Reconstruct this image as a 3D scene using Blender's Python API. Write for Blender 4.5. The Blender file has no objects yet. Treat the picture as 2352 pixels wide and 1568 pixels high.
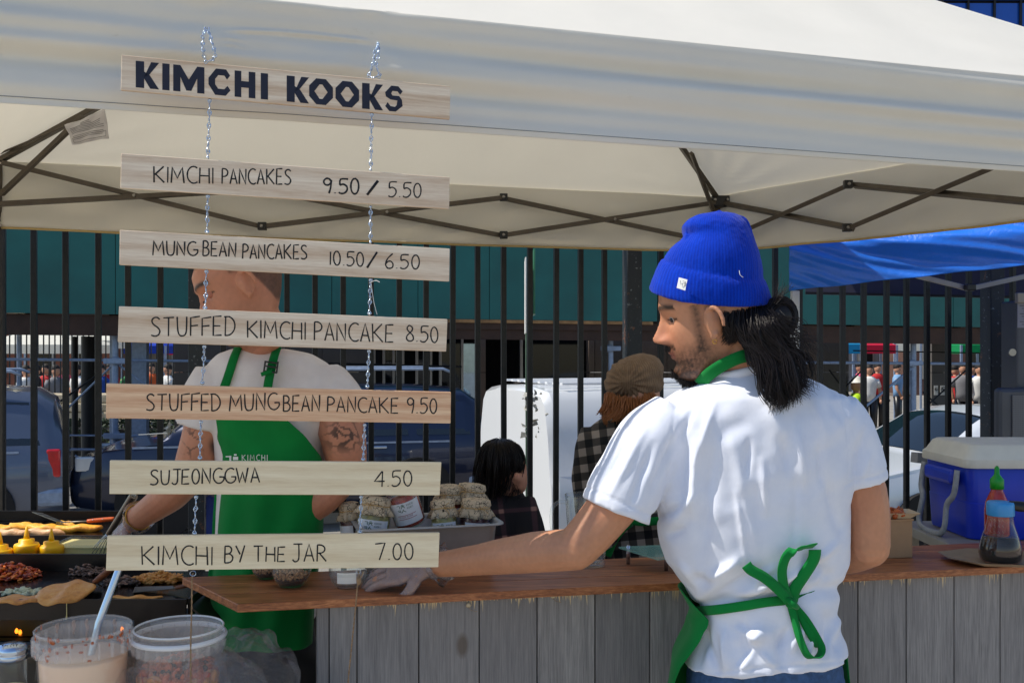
import bpy, math, random
import numpy as np
from mathutils import Vector, Matrix, Euler
R=math.radians
random.seed(7)
SC=bpy.context.scene
COL=SC.collection
# ---------------- camera, sky, sun, exposure
F=2287.0; H=1.56; HY=805.0
cam=bpy.data.cameras.new('camera'); co=bpy.data.objects.new('camera',cam); COL.objects.link(co)
co.location=(0,0,H); co.rotation_euler=(R(90),0,0)
cam.lens=35.0; cam.sensor_width=36; cam.shift_y=(HY-784)/2352; cam.clip_end=500; cam.clip_start=.05
SC.camera=co
SUN=Vector((-.55,-.045,.80)).normalized()
W=bpy.data.worlds.new('World'); SC.world=W; W.use_nodes=True
nt=W.node_tree; bg=nt.nodes['Background']; sk=nt.nodes.new('ShaderNodeTexSky')
sk.sky_type='NISHITA'; sk.sun_disc=False; sk.dust_density=.35; sk.ozone_density=2.0
sk.sun_elevation=math.asin(SUN.z); sk.sun_rotation=math.atan2(SUN.x,SUN.y)
nt.links.new(sk.outputs[0],bg.inputs[0]); bg.inputs[1].default_value=.145
sl=bpy.data.lights.new('sun','SUN'); sl.energy=4.9; sl.angle=R(.5); sl.color=(1,.93,.81)
so=bpy.data.objects.new('sun',sl); COL.objects.link(so); so.rotation_euler=SUN.to_track_quat('Z','Y').to_euler()
so.location=(-3,0,8)
SC.view_settings.view_transform='Standard'; SC.view_settings.look='None'; SC.view_settings.exposure=0.0; SC.view_settings.gamma=1
SC.view_settings.use_curve_mapping=False
try:
    SC.cycles.max_bounces=10; SC.cycles.transparent_max_bounces=16; SC.cycles.caustics_refractive=False; SC.cycles.caustics_reflective=False
except Exception: pass

# ---------------- helpers
def P(px,py,Y): return Vector(((px-1176)/F*Y, Y, H+(HY-py)/F*Y))
def lerp(a,b,t): return a+(b-a)*t
def sm(t):
    t=max(0,min(1,t)); return t*t*(3-2*t)
def interp(x,xs,ys): return float(np.interp(x,xs,ys))
def cat(pts,n=6,closed=False):
    pts=[Vector(p) for p in pts]; out=[]
    m=len(pts)
    if m<3 and not closed: return [pts[0].lerp(pts[-1],i/n) for i in range(n+1)]
    rng=range(m if closed else m-1)
    for i in rng:
        if closed: p0,p1,p2,p3=pts[(i-1)%m],pts[i],pts[(i+1)%m],pts[(i+2)%m]
        else: p0,p1,p2,p3=pts[max(i-1,0)],pts[i],pts[i+1],pts[min(i+2,m-1)]
        for k in range(n):
            t=k/n
            out.append(.5*((2*p1)+(p2-p0)*t+(2*p0-5*p1+4*p2-p3)*t*t+(3*p1-p0-3*p2+p3)*t**3))
    if not closed: out.append(pts[-1])
    return out
class MB:
    def __init__(s): s.v=[]; s.f=[]; s.m=[]; s.mi=0
    def add(s,vs,fs):
        b=len(s.v); s.v+= [tuple(v) for v in vs]; s.f+= [tuple(b+i for i in f) for f in fs]; s.m+=[s.mi]*len(fs); return s
    def box(s,c,d,rot=None,taper=1):
        c=Vector(c); x,y,z=[q/2 for q in d]; vs=[]
        for sz in(-1,1):
            k=taper if sz>0 else 1
            for a,b in((-1,-1),(1,-1),(1,1),(-1,1)):
                v=Vector((a*x*k,b*y*k,sz*z)); vs.append(c+(rot@v if rot else v))
        return s.add(vs,[(3,2,1,0),(4,5,6,7),(0,1,5,4),(1,2,6,5),(2,3,7,6),(3,0,4,7)])
    def bar(s,p,q,w,h=None,up=(0,0,1)):
        p=Vector(p);q=Vector(q);h=h or w; d=(q-p); L=d.length
        z=d.normalized(); u=Vector(up)
        if abs(z.dot(u))>.98: u=Vector((0,1,0))
        x=u.cross(z).normalized(); y=z.cross(x)
        m=Matrix((x,y,z)).transposed()
        return s.box((p+q)/2,(w,h,L),m)
    def tube(s,pts,r,n=8,cap=True,sq=1.0,up=None,closed=False,tw=0):
        pts=[Vector(p) for p in pts]; N=len(pts)
        if not hasattr(r,'__len__'): r=[r]*N
        if len(r)!=N: r=list(np.interp(np.linspace(0,1,N),np.linspace(0,1,len(r)),r))
        t0=(pts[1]-pts[0]).normalized(); u=Vector(up) if up else Vector((0,0,1))
        if abs(t0.dot(u))>.95: u=Vector((1,0,0))
        x=u.cross(t0).normalized(); vs=[]
        for i in range(N):
            if closed: t=(pts[(i+1)%N]-pts[i-1]).normalized()
            elif i==0: t=t0
            elif i==N-1: t=(pts[i]-pts[i-1]).normalized()
            else: t=(pts[i+1]-pts[i-1]).normalized()
            if t.length<1e-6: t=t0
            if up is not None:
                x=Vector(up).cross(t); x=x.normalized() if x.length>1e-6 else Vector((1,0,0))
            else:
                x=(x-t*x.dot(t)); x=x.normalized() if x.length>1e-6 else Vector((1,0,0))
            y=t.cross(x)
            for k in range(n):
                a=2*math.pi*k/n+tw*i/N
                vs.append(pts[i]+x*(math.cos(a)*r[i])+y*(math.sin(a)*r[i]*sq))
        fs=[]
        for i in range(N if closed else N-1):
            j=(i+1)%N
            for k in range(n): fs.append((i*n+k,i*n+(k+1)%n,j*n+(k+1)%n,j*n+k))
        if cap and not closed: fs.append(tuple(range(n))[::-1]); fs.append(tuple((N-1)*n+k for k in range(n)))
        return s.add(vs,fs)
    def lathe(s,prof,c=(0,0,0),n=24,rot=None,wob=None,sx=1,sy=1):
        c=Vector(c); vs=[]; N=len(prof)
        for i,(r,z) in enumerate(prof):
            for k in range(n):
                a=2*math.pi*k/n; rr=r*(1+(wob(a,i) if wob else 0))
                v=Vector((math.cos(a)*rr*sx,math.sin(a)*rr*sy,z)); vs.append(c+(rot@v if rot else v))
        fs=[(i*n+k,i*n+(k+1)%n,(i+1)*n+(k+1)%n,(i+1)*n+k) for i in range(N-1) for k in range(n)]
        if prof[0][0]>1e-5: fs.append(tuple(range(n))[::-1])
        if prof[-1][0]>1e-5: fs.append(tuple((N-1)*n+k for k in range(n)))
        return s.add(vs,fs)
    def ell(s,c,r,n=16,m=10,rot=None):
        if not hasattr(r,'__len__'): r=(r,r,r)
        c=Vector(c); vs=[];
        for i in range(m+1):
            b=-math.pi/2+math.pi*i/m
            for k in range(n):
                a=2*math.pi*k/n; v=Vector((math.cos(a)*math.cos(b)*r[0],math.sin(a)*math.cos(b)*r[1],math.sin(b)*r[2])); vs.append(c+(rot@v if rot else v))
        return s.add(vs,[(i*n+k,i*n+(k+1)%n,(i+1)*n+(k+1)%n,(i+1)*n+k) for i in range(m) for k in range(n)])
    def loft(s,rings,cap=True):
        n=len(rings[0]); vs=[v for r in rings for v in r]
        fs=[(i*n+k,i*n+(k+1)%n,(i+1)*n+(k+1)%n,(i+1)*n+k) for i in range(len(rings)-1) for k in range(n)]
        if cap: fs.append(tuple(range(n))[::-1]); fs.append(tuple((len(rings)-1)*n+k for k in range(n)))
        return s.add(vs,fs)
    def grid(s,nu,nv,fn):
        vs=[fn(i/nu,j/nv) for j in range(nv+1) for i in range(nu+1)]
        return s.add(vs,[(j*(nu+1)+i,j*(nu+1)+i+1,(j+1)*(nu+1)+i+1,(j+1)*(nu+1)+i) for j in range(nv) for i in range(nu)])
    def prism(s,pts,vec):
        pts=[Vector(p) for p in pts]; v=Vector(vec); n=len(pts)
        return s.add(pts+[p+v for p in pts],[tuple(range(n))[::-1],tuple(range(n,2*n))]+[(k,(k+1)%n,n+(k+1)%n,n+k) for k in range(n)])
    def quad(s,*p): return s.add(p,[tuple(range(len(p)))])
    def build(s,name,mat,parent=None,smooth=False,bevel=0,local=False,origin=None,solid=0,stuff=False,**kw):
        me=bpy.data.meshes.new(name); off=Vector((0,0,0))
        o=bpy.data.objects.new(name,me); COL.objects.link(o)
        if parent is not None:
            o.parent=parent
            if not local:
                q=parent
                while q: off+=q.location; q=q.parent
        elif not local:
            a=np.array(s.v); off=Vector(((a[:,0].min()+a[:,0].max())/2,(a[:,1].min()+a[:,1].max())/2,a[:,2].min())) if origin is None else Vector(origin)
            o.location=off
        me.from_pydata([tuple(Vector(v)-off) for v in s.v],[],s.f)
        for q in (mat if isinstance(mat,(list,tuple)) else [mat]): me.materials.append(q)
        if any(s.m): me.polygons.foreach_set('material_index',s.m)
        if smooth: me.polygons.foreach_set('use_smooth',[True]*len(me.polygons))
        me.validate(); me.update()
        if smooth=='auto':
            try: me.set_sharp_from_angle(angle=R(38))
            except Exception: pass
        if solid: md=o.modifiers.new('s','SOLIDIFY'); md.thickness=solid; md.offset=0
        if bevel: md=o.modifiers.new('b','BEVEL'); md.width=bevel; md.segments=2; md.limit_method='ANGLE'
        if stuff: o['kind']='stuff'
        tag(o,**kw)
        return o
def tag(o,label=None,cat=None,group=None,kind=None):
    if label: o['label']=label
    if cat: o['category']=cat
    if group: o['group']=group
    if kind: o['kind']=kind
    return o
def thing(name,label,cat,loc=(0,0,0),group=None,rz=0):
    o=bpy.data.objects.new(name,None); COL.objects.link(o); o.location=Vector(loc); o.rotation_euler=(0,0,rz); o.empty_display_size=.1
    return tag(o,label,cat,group)
def kids(o): return [c for c in bpy.data.objects if c.parent==o]
def dup(o,loc=None,rz=None,label=None,parent=None,_m=None):
    if _m is None:
        _m={}
        for c in bpy.data.objects:
            if c.parent: _m.setdefault(c.parent.name,[]).append(c)
    c=o.copy(); COL.objects.link(c)
    if parent: c.parent=parent
    if loc is not None: c.location=loc
    if rz is not None: c.rotation_euler=(0,0,rz)
    if label: c['label']=label
    for k in _m.get(o.name,[]): dup(k,parent=c,_m=_m)
    return c
def evalmesh(o):
    dg=bpy.context.evaluated_depsgraph_get(); return bpy.data.meshes.new_from_object(o.evaluated_get(dg))
def organic(name,mb,mat,parent,voxel=.006,smooth=6,fac=.5,disp=None,colf=None,**kw):
    """one continuous skin: union of closed shapes, remeshed and smoothed; disp(co,no)->co ; colf(co)->rgb"""
    me=bpy.data.meshes.new('t'); me.from_pydata(mb.v,[],mb.f)
    t=bpy.data.objects.new('t',me); COL.objects.link(t)
    md=t.modifiers.new('r','REMESH'); md.mode='VOXEL'; md.voxel_size=voxel
    if smooth: m2=t.modifiers.new('s','SMOOTH'); m2.iterations=smooth; m2.factor=fac
    me2=evalmesh(t); bpy.data.objects.remove(t)
    n=len(me2.vertices); c=np.empty(n*3); me2.vertices.foreach_get('co',c); c=c.reshape(-1,3)
    no=np.empty(n*3); me2.vertices.foreach_get('normal',no); no=no.reshape(-1,3)
    if colf is not None:
        k=colf(c); a=me2.color_attributes.new('tint','FLOAT_COLOR','POINT'); a.data.foreach_set('color',np.hstack([k,np.ones((n,1))]).ravel())
    if disp is not None: c=disp(c,no)
    off=np.zeros(3); q=parent
    while q: off+=np.array(q.location); q=q.parent
    me2.vertices.foreach_set('co',(c-off).ravel()); me2.materials.clear(); me2.materials.append(mat)
    me2.polygons.foreach_set('use_smooth',[True]*len(me2.polygons)); me2.update()
    o=bpy.data.objects.new(name,me2); me2.name=name; COL.objects.link(o); o.parent=parent
    return tag(o,**kw)
def vnoise(p,scale,seed=0):
    """cheap smooth 3-D noise on an array of points, about -1..1"""
    rs=np.random.RandomState(seed); out=np.zeros(len(p))
    for k in range(7):
        d=rs.normal(size=3); d/=np.linalg.norm(d); f=scale*(.6+rs.rand()*1.1)
        out+=np.sin(p@d*f+rs.rand()*6.28+1.3*np.sin(p@np.roll(d,1)*f*.7+k))
    return out/4.0
def px_of(c):
    return 1176+c[:,0]/c[:,1]*F, HY-(c[:,2]-H)/c[:,1]*F
def folds(c,L):
    """ridges given as (x1,y1,x2,y2,width,amp) measured on the picture, returned as a height per vertex"""
    x,y=px_of(c); out=np.zeros(len(c))
    for (x1,y1,x2,y2,w,a) in L:
        dx,dy=x2-x1,y2-y1; l2=dx*dx+dy*dy
        t=np.clip(((x-x1)*dx+(y-y1)*dy)/l2,0,1)
        d=np.hypot(x-(x1+t*dx),y-(y1+t*dy)); taper=1-.75*np.abs(2*t-1)**2
        out+=a*np.exp(-(d/w)**2)*taper
    return out
# ---------------- materials
def lin(c):
    c=[q/255 for q in c]; return tuple(q/12.92 if q<=.04045 else ((q+.055)/1.055)**2.4 for q in c)
MC={}
class NT:
    def __init__(s,name):
        s.m=bpy.data.materials.new(name); s.m.use_nodes=True; s.t=s.m.node_tree; s.b=s.t.nodes['Principled BSDF']; s.o=s.t.nodes['Material Output']
    def n(s,k,**kw):
        q=s.t.nodes.new('ShaderNode'+k)
        for a,b in kw.items(): setattr(q,a,b)
        return q
    def l(s,a,b): s.t.links.new(a,b)
    def coord(s,scale=(1,1,1),kind='Object',rnd=0,rot=(0,0,0)):
        c=s.n('TexCoord'); m=s.n('Mapping'); m.inputs['Scale'].default_value=scale; m.inputs['Rotation'].default_value=rot; s.l(c.outputs[kind],m.inputs[0])
        if rnd:
            oi=s.n('ObjectInfo'); mu=s.n('Math',operation='MULTIPLY'); mu.inputs[1].default_value=rnd; s.l(oi.outputs['Random'],mu.inputs[0])
            s.l(mu.outputs[0],m.inputs['Location'])
        return m.outputs[0]
    def noise(s,vec,scale,detail=4,rough=.55,dist=0):
        q=s.n('TexNoise'); q.inputs['Scale'].default_value=scale; q.inputs['Detail'].default_value=detail; q.inputs['Roughness'].default_value=rough; q.inputs['Distortion'].default_value=dist
        if vec: s.l(vec,q.inputs['Vector'])
        return q.outputs[0]
    def ramp(s,fac,stops):
        r=s.n('ValToRGB'); e=r.color_ramp.elements
        while len(e)<len(stops): e.new(.5)
        for i,(p,c) in enumerate(stops):
            e[i].position=p; e[i].color=(*c,1) if len(c)==3 else c
        s.l(fac,r.inputs[0]); return r.outputs[0]
    def mix(s,fac,a,b,mode='MIX'):
        q=s.n('Mix',data_type='RGBA',blend_type=mode)
        for i,v in((0,fac),(6,a),(7,b)):
            if hasattr(v,'is_linked') or hasattr(v,'links'): s.l(v,q.inputs[i])
            else: q.inputs[i].default_value=v if i==0 else (*v,1)
        return q.outputs[2]
    def bump(s,h,strength=.3,dist=.002,prev=None):
        q=s.n('Bump'); q.inputs['Strength'].default_value=strength; q.inputs['Distance'].default_value=dist; s.l(h,q.inputs['Height'])
        if prev: s.l(prev,q.inputs['Normal'])
        return q.outputs[0]
    def set(s,**kw):
        N={'col':'Base Color','rough':'Roughness','metal':'Metallic','spec':'Specular IOR Level','trans':'Transmission Weight','ior':'IOR','coat':'Coat Weight','sss':'Subsurface Weight','alpha':'Alpha','emit':'Emission Strength','ecol':'Emission Color','sheen':'Sheen Weight','nrm':'Normal','aniso':'Anisotropic'}
        for k,v in kw.items():
            i=s.b.inputs[N[k]]
            if hasattr(v,'links'): s.l(v,i)
            elif hasattr(v,'__len__'): i.default_value=(*v,1) if len(v)==3 else v
            else: i.default_value=v
        return s
def mat(name,c,rough=.5,metal=0,var=.12,vs=6,bs=0,bstr=.3,bd=.002,sat=None,**kw):
    if name in MC: return MC[name]
    t=NT(name); c=lin(c)
    v=t.coord(); nz=t.noise(v,vs,5)
    a=tuple(q*(1-var) for q in c); b=tuple(min(1,q*(1+var)) for q in c)
    t.set(col=t.ramp(nz,[(.3,a),(.7,b)]),rough=rough,metal=metal,**kw)
    if bs: t.set(nrm=t.bump(t.noise(v,bs,3),bstr,bd))
    MC[name]=t.m; return t.m
def wood_mat(name,c1,c2,sc=(1.2,14,14),fine=5,rough=.6,knots=False,cross=None,bump=.15):
    t=NT(name); v=t.coord(sc,rnd=37)
    n1=t.noise(v,2.2,4,.6,.6); w=t.n('TexWave',wave_type='BANDS',bands_direction='Z'); w.inputs['Scale'].default_value=.55; w.inputs['Distortion'].default_value=9; w.inputs['Detail'].default_value=3; w.inputs['Detail Scale'].default_value=.6
    t.l(v,w.inputs['Vector'])
    n2=t.noise(t.coord(tuple(q*fine for q in sc),rnd=11),3,3,.7)
    a=t.mix(.45,t.ramp(n1,[(.3,(0,0,0)),(.7,(1,1,1))]),t.ramp(w.outputs[1],[(0,(0,0,0)),(1,(1,1,1))]))
    a=t.mix(.3,a,t.ramp(n2,[(.35,(0,0,0)),(.65,(1,1,1))]))
    t.set(col=t.ramp(a,[(.1,lin(c1)),(.85,lin(c2))]),rough=rough,nrm=t.bump(n2,bump,.001)); MC[name]=t.m; return t.m
def glass_mat(name,c=(245,250,250),rough=.02,alpha=.22,tint=None):
    """thin clear wall: mostly see-through, with a clear reflection"""
    t=NT(name); t.set(col=lin(c),rough=rough,spec=.5); alpha*=.25
    tr=t.n('BsdfTransparent'); tr.inputs[0].default_value=(*(tint or (.96,.98,.98)),1); gl=t.n('BsdfGlossy'); gl.inputs['Roughness'].default_value=rough
    fr=t.n('LayerWeight'); fr.inputs[0].default_value=.5; pw=t.n('Math',operation='POWER'); pw.inputs[1].default_value=3.2; t.l(fr.outputs['Facing'],pw.inputs[0]); ml=t.n('Math',operation='MULTIPLY_ADD'); ml.inputs[1].default_value=.7; ml.inputs[2].default_value=.04; t.l(pw.outputs[0],ml.inputs[0])
    mx=t.n('MixShader'); t.l(ml.outputs[0],mx.inputs[0]); t.l(tr.outputs[0],mx.inputs[1]); t.l(gl.outputs[0],mx.inputs[2])
    m2=t.n('MixShader'); m2.inputs[0].default_value=alpha; t.l(mx.outputs[0],m2.inputs[1]); t.l(t.b.outputs[0],m2.inputs[2]); t.l(m2.outputs[0],t.o.inputs[0]); MC[name]=t.m; return t.m
def cloth_trans(name,c,tr,rough=.75,bs=40,bstr=.15,spec=.3,var=.06,tc=None,vs=3,stain=None):
    t=NT(name); v=t.coord(); nz=t.noise(v,vs,5,.6)
    c=lin(c); col=t.ramp(nz,[(.3,tuple(q*(1-var) for q in c)),(.7,tuple(min(1,q*(1+var)) for q in c))])
    if stain:
        s2=t.noise(t.coord((6,6,18)),2.2,6,.75); col=t.mix(t.ramp(s2,[(.66,(0,0,0)),(.78,(.5,.5,.5))]),col,lin(stain))
    nb=t.bump(t.noise(v,bs,4,.6,.5),bstr,.004)
    t.set(col=col,rough=rough,spec=spec,nrm=nb)
    T=t.n('BsdfTranslucent'); T.inputs[0].default_value=(*(lin(tc) if tc else c),1); t.l(nb,T.inputs['Normal'])
    m=t.n('MixShader'); m.inputs[0].default_value=tr; t.l(t.b.outputs[0],m.inputs[1]); t.l(T.outputs[0],m.inputs[2]); t.l(m.outputs[0],t.o.inputs[0]); MC[name]=t.m; return t.m
def tint_mat(name,base=(1,1,1),rough=.5,sss=.15,bs=260,bstr=.12,spec=.4,var=.08,vs=25):
    t=NT(name); a=t.n('Attribute'); a.attribute_name='tint'
    v=t.coord(); nz=t.noise(v,vs,5,.6); c=t.mix(1,a.outputs[0],t.ramp(nz,[(.3,(1-var,)*3),(.7,(1,1,1))]),'MULTIPLY')
    t.set(col=c,rough=rough,sss=sss,spec=spec,nrm=t.bump(t.noise(v,bs,3),bstr,.001)); t.b.inputs['Subsurface Radius'].default_value=(.012,.004,.002); t.b.inputs['Subsurface Scale'].default_value=.5
    MC[name]=t.m; return t.m
def knit(name,c,c2,rib=900,rows=500,fuzz=.5):
    t=NT(name); w=t.n('TexWave',wave_type='BANDS',bands_direction='X'); w.inputs['Scale'].default_value=rib/20; w.inputs['Distortion'].default_value=1.2; w.inputs['Detail'].default_value=2
    cc=t.n('TexCoord'); sp=t.n('SeparateXYZ'); t.l(cc.outputs['Object'],sp.inputs[0]); at=t.n('Math',operation='ARCTAN2'); t.l(sp.outputs[0],at.inputs[0]); t.l(sp.outputs[1],at.inputs[1])
    ml=t.n('Math',operation='MULTIPLY'); ml.inputs[1].default_value=.1; t.l(at.outputs[0],ml.inputs[0]); cb=t.n('CombineXYZ'); t.l(ml.outputs[0],cb.inputs[0]); t.l(sp.outputs[2],cb.inputs[2]); t.l(cb.outputs[0],w.inputs['Vector'])
    n=t.noise(t.coord(),420,3,.7); n2=t.noise(t.coord(),28,4); a=t.mix(.76,w.outputs[0],n)
    col=t.ramp(t.mix(.35,a,n2),[(.25,lin(c)),(.75,lin(c2))])
    t.set(col=col,rough=.95,spec=.1,sheen=fuzz,nrm=t.bump(a,.6,.002)); MC[name]=t.m; return t.m
def metal(name,c,rough=.3,var=.1,bs=0,**k): return mat(name,c,rough,1,var,12,bs,**k)

m_canopy=cloth_trans('canopy_cloth',(240,237,229),.24,rough=.9,bs=11,bstr=.30,var=.03,tc=(244,236,214),stain=(200,192,175))
m_hem=mat('hem_tape',(190,165,110),.8)
m_bronze=mat('bronze_steel',(92,84,74),.42,.55,.15,20,60,.1)
m_blue=cloth_trans('blue_tarp',(36,124,245),.15,rough=.33,bs=30,bstr=.7,spec=.8,var=.08,tc=(20,100,230),vs=5)
m_white=mat('white_paint',(236,236,232),.5,0,.04)
m_black=mat('black_paint',(14,14,16),.4,0,.3,30,90,.2)
m_darkpl=mat('black_plastic',(20,20,22),.35)
m_chrome=metal('zinc',(190,205,225),.22)
m_steel=mat('brushed_steel',(172,174,176),.40,.35,.10,12)
m_ink=mat('marker_ink',(22,22,26),.7,0,.3)
m_navy=mat('navy_print',(22,26,48),.6,0,.2,30)
# ---------------- ground and street
conc=NT('concrete'); v=conc.coord(); n1=conc.noise(v,1.2,8,.65); n2=conc.noise(v,60,3)
conc.set(col=conc.ramp(conc.mix(.3,n1,n2),[(.3,lin((150,142,130))),(.7,lin((186,178,165)))]),rough=.9,nrm=conc.bump(n2,.3,.003)); m_conc=conc.m
asp=NT('asphalt'); v=asp.coord(); n1=asp.noise(v,.8,8,.65); n2=asp.noise(v,120,3)
asp.set(col=asp.ramp(asp.mix(.35,n1,n2),[(.3,lin((118,114,108))),(.7,lin((160,155,146)))]),rough=.92,nrm=asp.bump(n2,.4,.004)); m_asp=asp.m
SZ=-.5
FA=Vector((-2.01,4.34)); FD=Vector((4.44,1.08)).normalized()   # fence line
def fl(X): return 4.34+(X+2.01)*FD.y/FD.x
b=MB(); b.prism([(-40,-30,-.15),(40,-30,-.15),(40,fl(40)+.18,-.15),(-40,fl(-40)+.18,-.15)],(0,0,.15)); b.build('ground',m_conc,kind='structure')
b=MB(); b.grid(8,8,lambda u,w:(lerp(-220,220,u),lerp(-40,260,w),SZ)); b.build('street',m_asp,kind='structure')
b=MB(); b.box((0,fl(0)+.26,-.25),(90,.14,.58),Matrix.Rotation(math.atan2(FD.y,FD.x),3,'Z')); b.build('retaining_wall',m_conc,kind='structure')
# far pavement with slabs and kerb
SA=math.atan2(4.0,17.0) ; 
def sl_(X): return 13.0+X*.235
far=thing('sidewalk',None,None,(0,0,SZ)); tag(far,kind='structure')
rotS=Matrix.Rotation(math.atan(.235),3,'Z'); dS=Vector((math.cos(math.atan(.235)),math.sin(math.atan(.235)),0)); nS=Vector((-dS.y,dS.x,0))
m_walk=mat('pavement_slab',(120,120,122),.85,0,.15,2,60,.3)
for i in range(-9,14):
    for j in range(3):
        c=Vector((0,sl_(0)-.6,SZ))+dS*(i*1.5)+nS*(.9+j*1.5)
        MB().box(c+Vector((0,0,.06+random.random()*.004)),(1.485,1.485,.12),rotS).build('slab',m_walk,far)
for i in range(-7,11):
    c=Vector((0,sl_(0)-.6,SZ))+dS*(i*2.0)+nS*.06
    MB().box(c+Vector((0,0,.065)),(1.985,.16,.13),rotS).build('kerb_stone',m_conc,far,bevel=.01)

# ---------------- white canopy tent
B0=Vector((-2.04,3.96)); B1=Vector((.99,4.90)); F0=Vector((-2.30,1.578)); F1=Vector((2.27,2.99)); PK=Vector((-.04,3.43,3.22))  # front left corner, out of view, stretched outward so the roof shades the buckets
ZT,ZB=2.31,2.05
tent=thing('canopy_tent','white pop-up canopy tent with bronze folding frame over the food stall','tent',(0,3.2,0))
def edge(u,A,B): return A.lerp(B,u)
def vfun(A,B,fold,zt=ZT,zb=ZB,sag=0,out=None):
    d=(B-A).normalized(); n=Vector((d.y,-d.x)) if out is None else out
    def f(u,w):
        p=A.lerp(B,u); k=fold(u,w); z=lerp(zb-sag*math.sin(math.pi*u),zt,w)
        return (p.x+n.x*k,p.y+n.y*k,z)
    return f
LF=(F1-F0).length
def ff(u,w):
    X=F0.x+(F1.x-F0.x)*u
    e=math.sin(math.pi*w)**.8
    ph=.05*math.sin(3.1*X+.7)
    k =.0125*math.sin(2*math.pi*(w*2.15+ph+.12*X)+.8)*e
    k+=.005*math.sin(2*math.pi*(w*3.7-.16*X)+2.2)*e+.004*math.sin(2*math.pi*(w*5.3+.35*X))*e
    k+=.010*math.sin(1.7*X+2)*(1-w)
    # taut creases fanning from the two chain holes
    for (hx,hw) in((-.66,.80),(-.315,.86)):
        dx=X-hx; dw=(w-hw)*.26
        a=math.atan2(dw,abs(dx)+.02); r=math.hypot(dx,dw)
        k+=.0035*math.sin(a*7+1)*math.exp(-r*4)*min(1,r/.09)
    # ledge fold caught between the chain holes
    Yv=F0.y+(F1.y-F0.y)*u; px=1176+X/Yv*F; py=HY-(lerp(ZB,ZT,w)-H)/Yv*F
    for (xa,ya,xb,yb,wd,am) in((500,70,872,98,5.5,.0085),(505,95,560,100,4,.003),(505,106,570,118,4,.003)):
        if xa<px<xb: t_=(px-xa)/(xb-xa); k+=am*math.exp(-((py-lerp(ya,yb,t_)-6*math.sin(math.pi*t_)*-1)/wd)**2)*min(1,6*t_,6*(1-t_))
    return k+.004*math.sin(9*X)*(w<.0)
b=MB(); b.grid(420,110,vfun(F0,F1,ff)); b.build('valance',m_canopy,tent,smooth=True,solid=.0012)
def fb(u,w): return .005*math.sin(57*u-11*w+2*math.sin(13*u))*(1-w)+.012*math.sin(9*u*3.1+6*w)*(1-w)+.008*math.sin(31*u+9*w+1)*(1-w)+.006*math.sin(14*w+7*u)*(1-w)
nin=Vector((.296,-.955))
b=MB(); b.grid(120,16,vfun(B0,B1,fb,zt=ZT+.012,sag=.006)); b.build('valance',m_canopy,tent,smooth=True,solid=.0012)
b=MB(); b.grid(90,16,vfun(B1,F1,fb,zt=ZT+.012,sag=.02)); b.build('valance',m_canopy,tent,smooth=True,solid=.0012)
b=MB(); b.grid(90,16,vfun(F0,B0,fb)); b.build('valance',m_canopy,tent,smooth=True,solid=.0012)
for A,B,sg in((B0,B1,.006),(B1,F1,.02)):
    b=MB(); 
    pts=[]
    for i in range(61):
        u=i/60; p=A.lerp(B,u); d=(B-A).normalized(); k=fb(u,0); pts.append((p.x+d.y*k,p.y-d.x*k,ZB-sg*math.sin(math.pi*u)-.003))
    b.tube(pts,[.005],6); b.build('hem_binding',m_hem,tent,smooth=True)
b=MB(); pts=[Vector(vfun(F0,F1,ff)(i/200,.055)) for i in range(201)]
for p in pts: p.y-=.0016
b.tube(pts,.0007,4); b.build('hem_stitch',mat('thread',(120,122,128),.8),tent)
# roof panels: four sagging triangles
def roof(A,B,name='roof_panel',amp=.028):
    A3=Vector((A.x,A.y,ZT)); B3=Vector((B.x,B.y,ZT)); nrm=(B3-A3).cross(PK-A3).normalized()
    if nrm.z<0: nrm=-nrm
    b=MB(); N=70; idx={}
    vs=[]
    for j in range(N+1):
        w=j/N
        for i in range(N+1):
            u=i/N
            p=A3.lerp(B3,u).lerp(PK,w)
            k=-.035*math.sin(math.pi*w)*math.sin(math.pi*u)
            # round over the eave rail
            k+= .0*w
            # radial creases from both lower corners
            for (c,s) in((A3,1),(B3,2)):
                q=p-c; r=q.length+.05; ang=math.atan2(q.z*2.0,(q.xy).dot((B3-A3).xy.normalized())*(1 if s==1 else -1))
                k+=amp*.55*math.sin(ang*26+s)*math.exp(-r*3.0)*min(1,r*4)*min(1,9*u,9*(1-u))
            k+=.004*math.sin(p.x*13+p.y*7)*math.sin(w*math.pi)*min(1,9*u,9*(1-u))
            vs.append(p+nrm*k)
    fs=[(j*(N+1)+i,j*(N+1)+i+1,(j+1)*(N+1)+i+1,(j+1)*(N+1)+i) for j in range(N-0) for i in range(N)]
    b.add(vs,fs); return b.build(name,m_canopy,tent,smooth=True)
roof(F0,F1); roof(F1,B1); roof(B1,B0); roof(B0,F0)
# frame
m_bolt=metal('bolt',(150,146,140),.35)
def joint(p,q=None):
    b=MB(); b.box(p,(.036,.024,.034)); o=b.build('joint_cap',m_darkpl,tent,bevel=.003)
    b=MB(); b.lathe([(.007,0),(.007,.004),(.003,.006)],Vector(p)+Vector((0,-.014,0)),12,Matrix.Rotation(R(90),3,'X')); b.build('bolt',m_bolt,tent,smooth=True)
def bars(L,name='truss_bar',w=.019,h=.031,ns=None):
    for i,(p,q) in enumerate(L):
        p=Vector(p);q=Vector(q); MB().bar(p,q,w,h,up=(0,-1,0) ).build(name,m_bronze,tent,bevel=.002)
Yb=lambda px:{0:3.90,605:4.22,1157:4.54,1650:4.84}[px]
T=[(P(0,372,3.90),P(0,470,3.90)),(P(605,437,4.22),P(605,521,4.22)),(P(1157,455,4.54),P(1157,541,4.54)),(P(1650,465,4.84),P(1650,558,4.84))]
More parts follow.
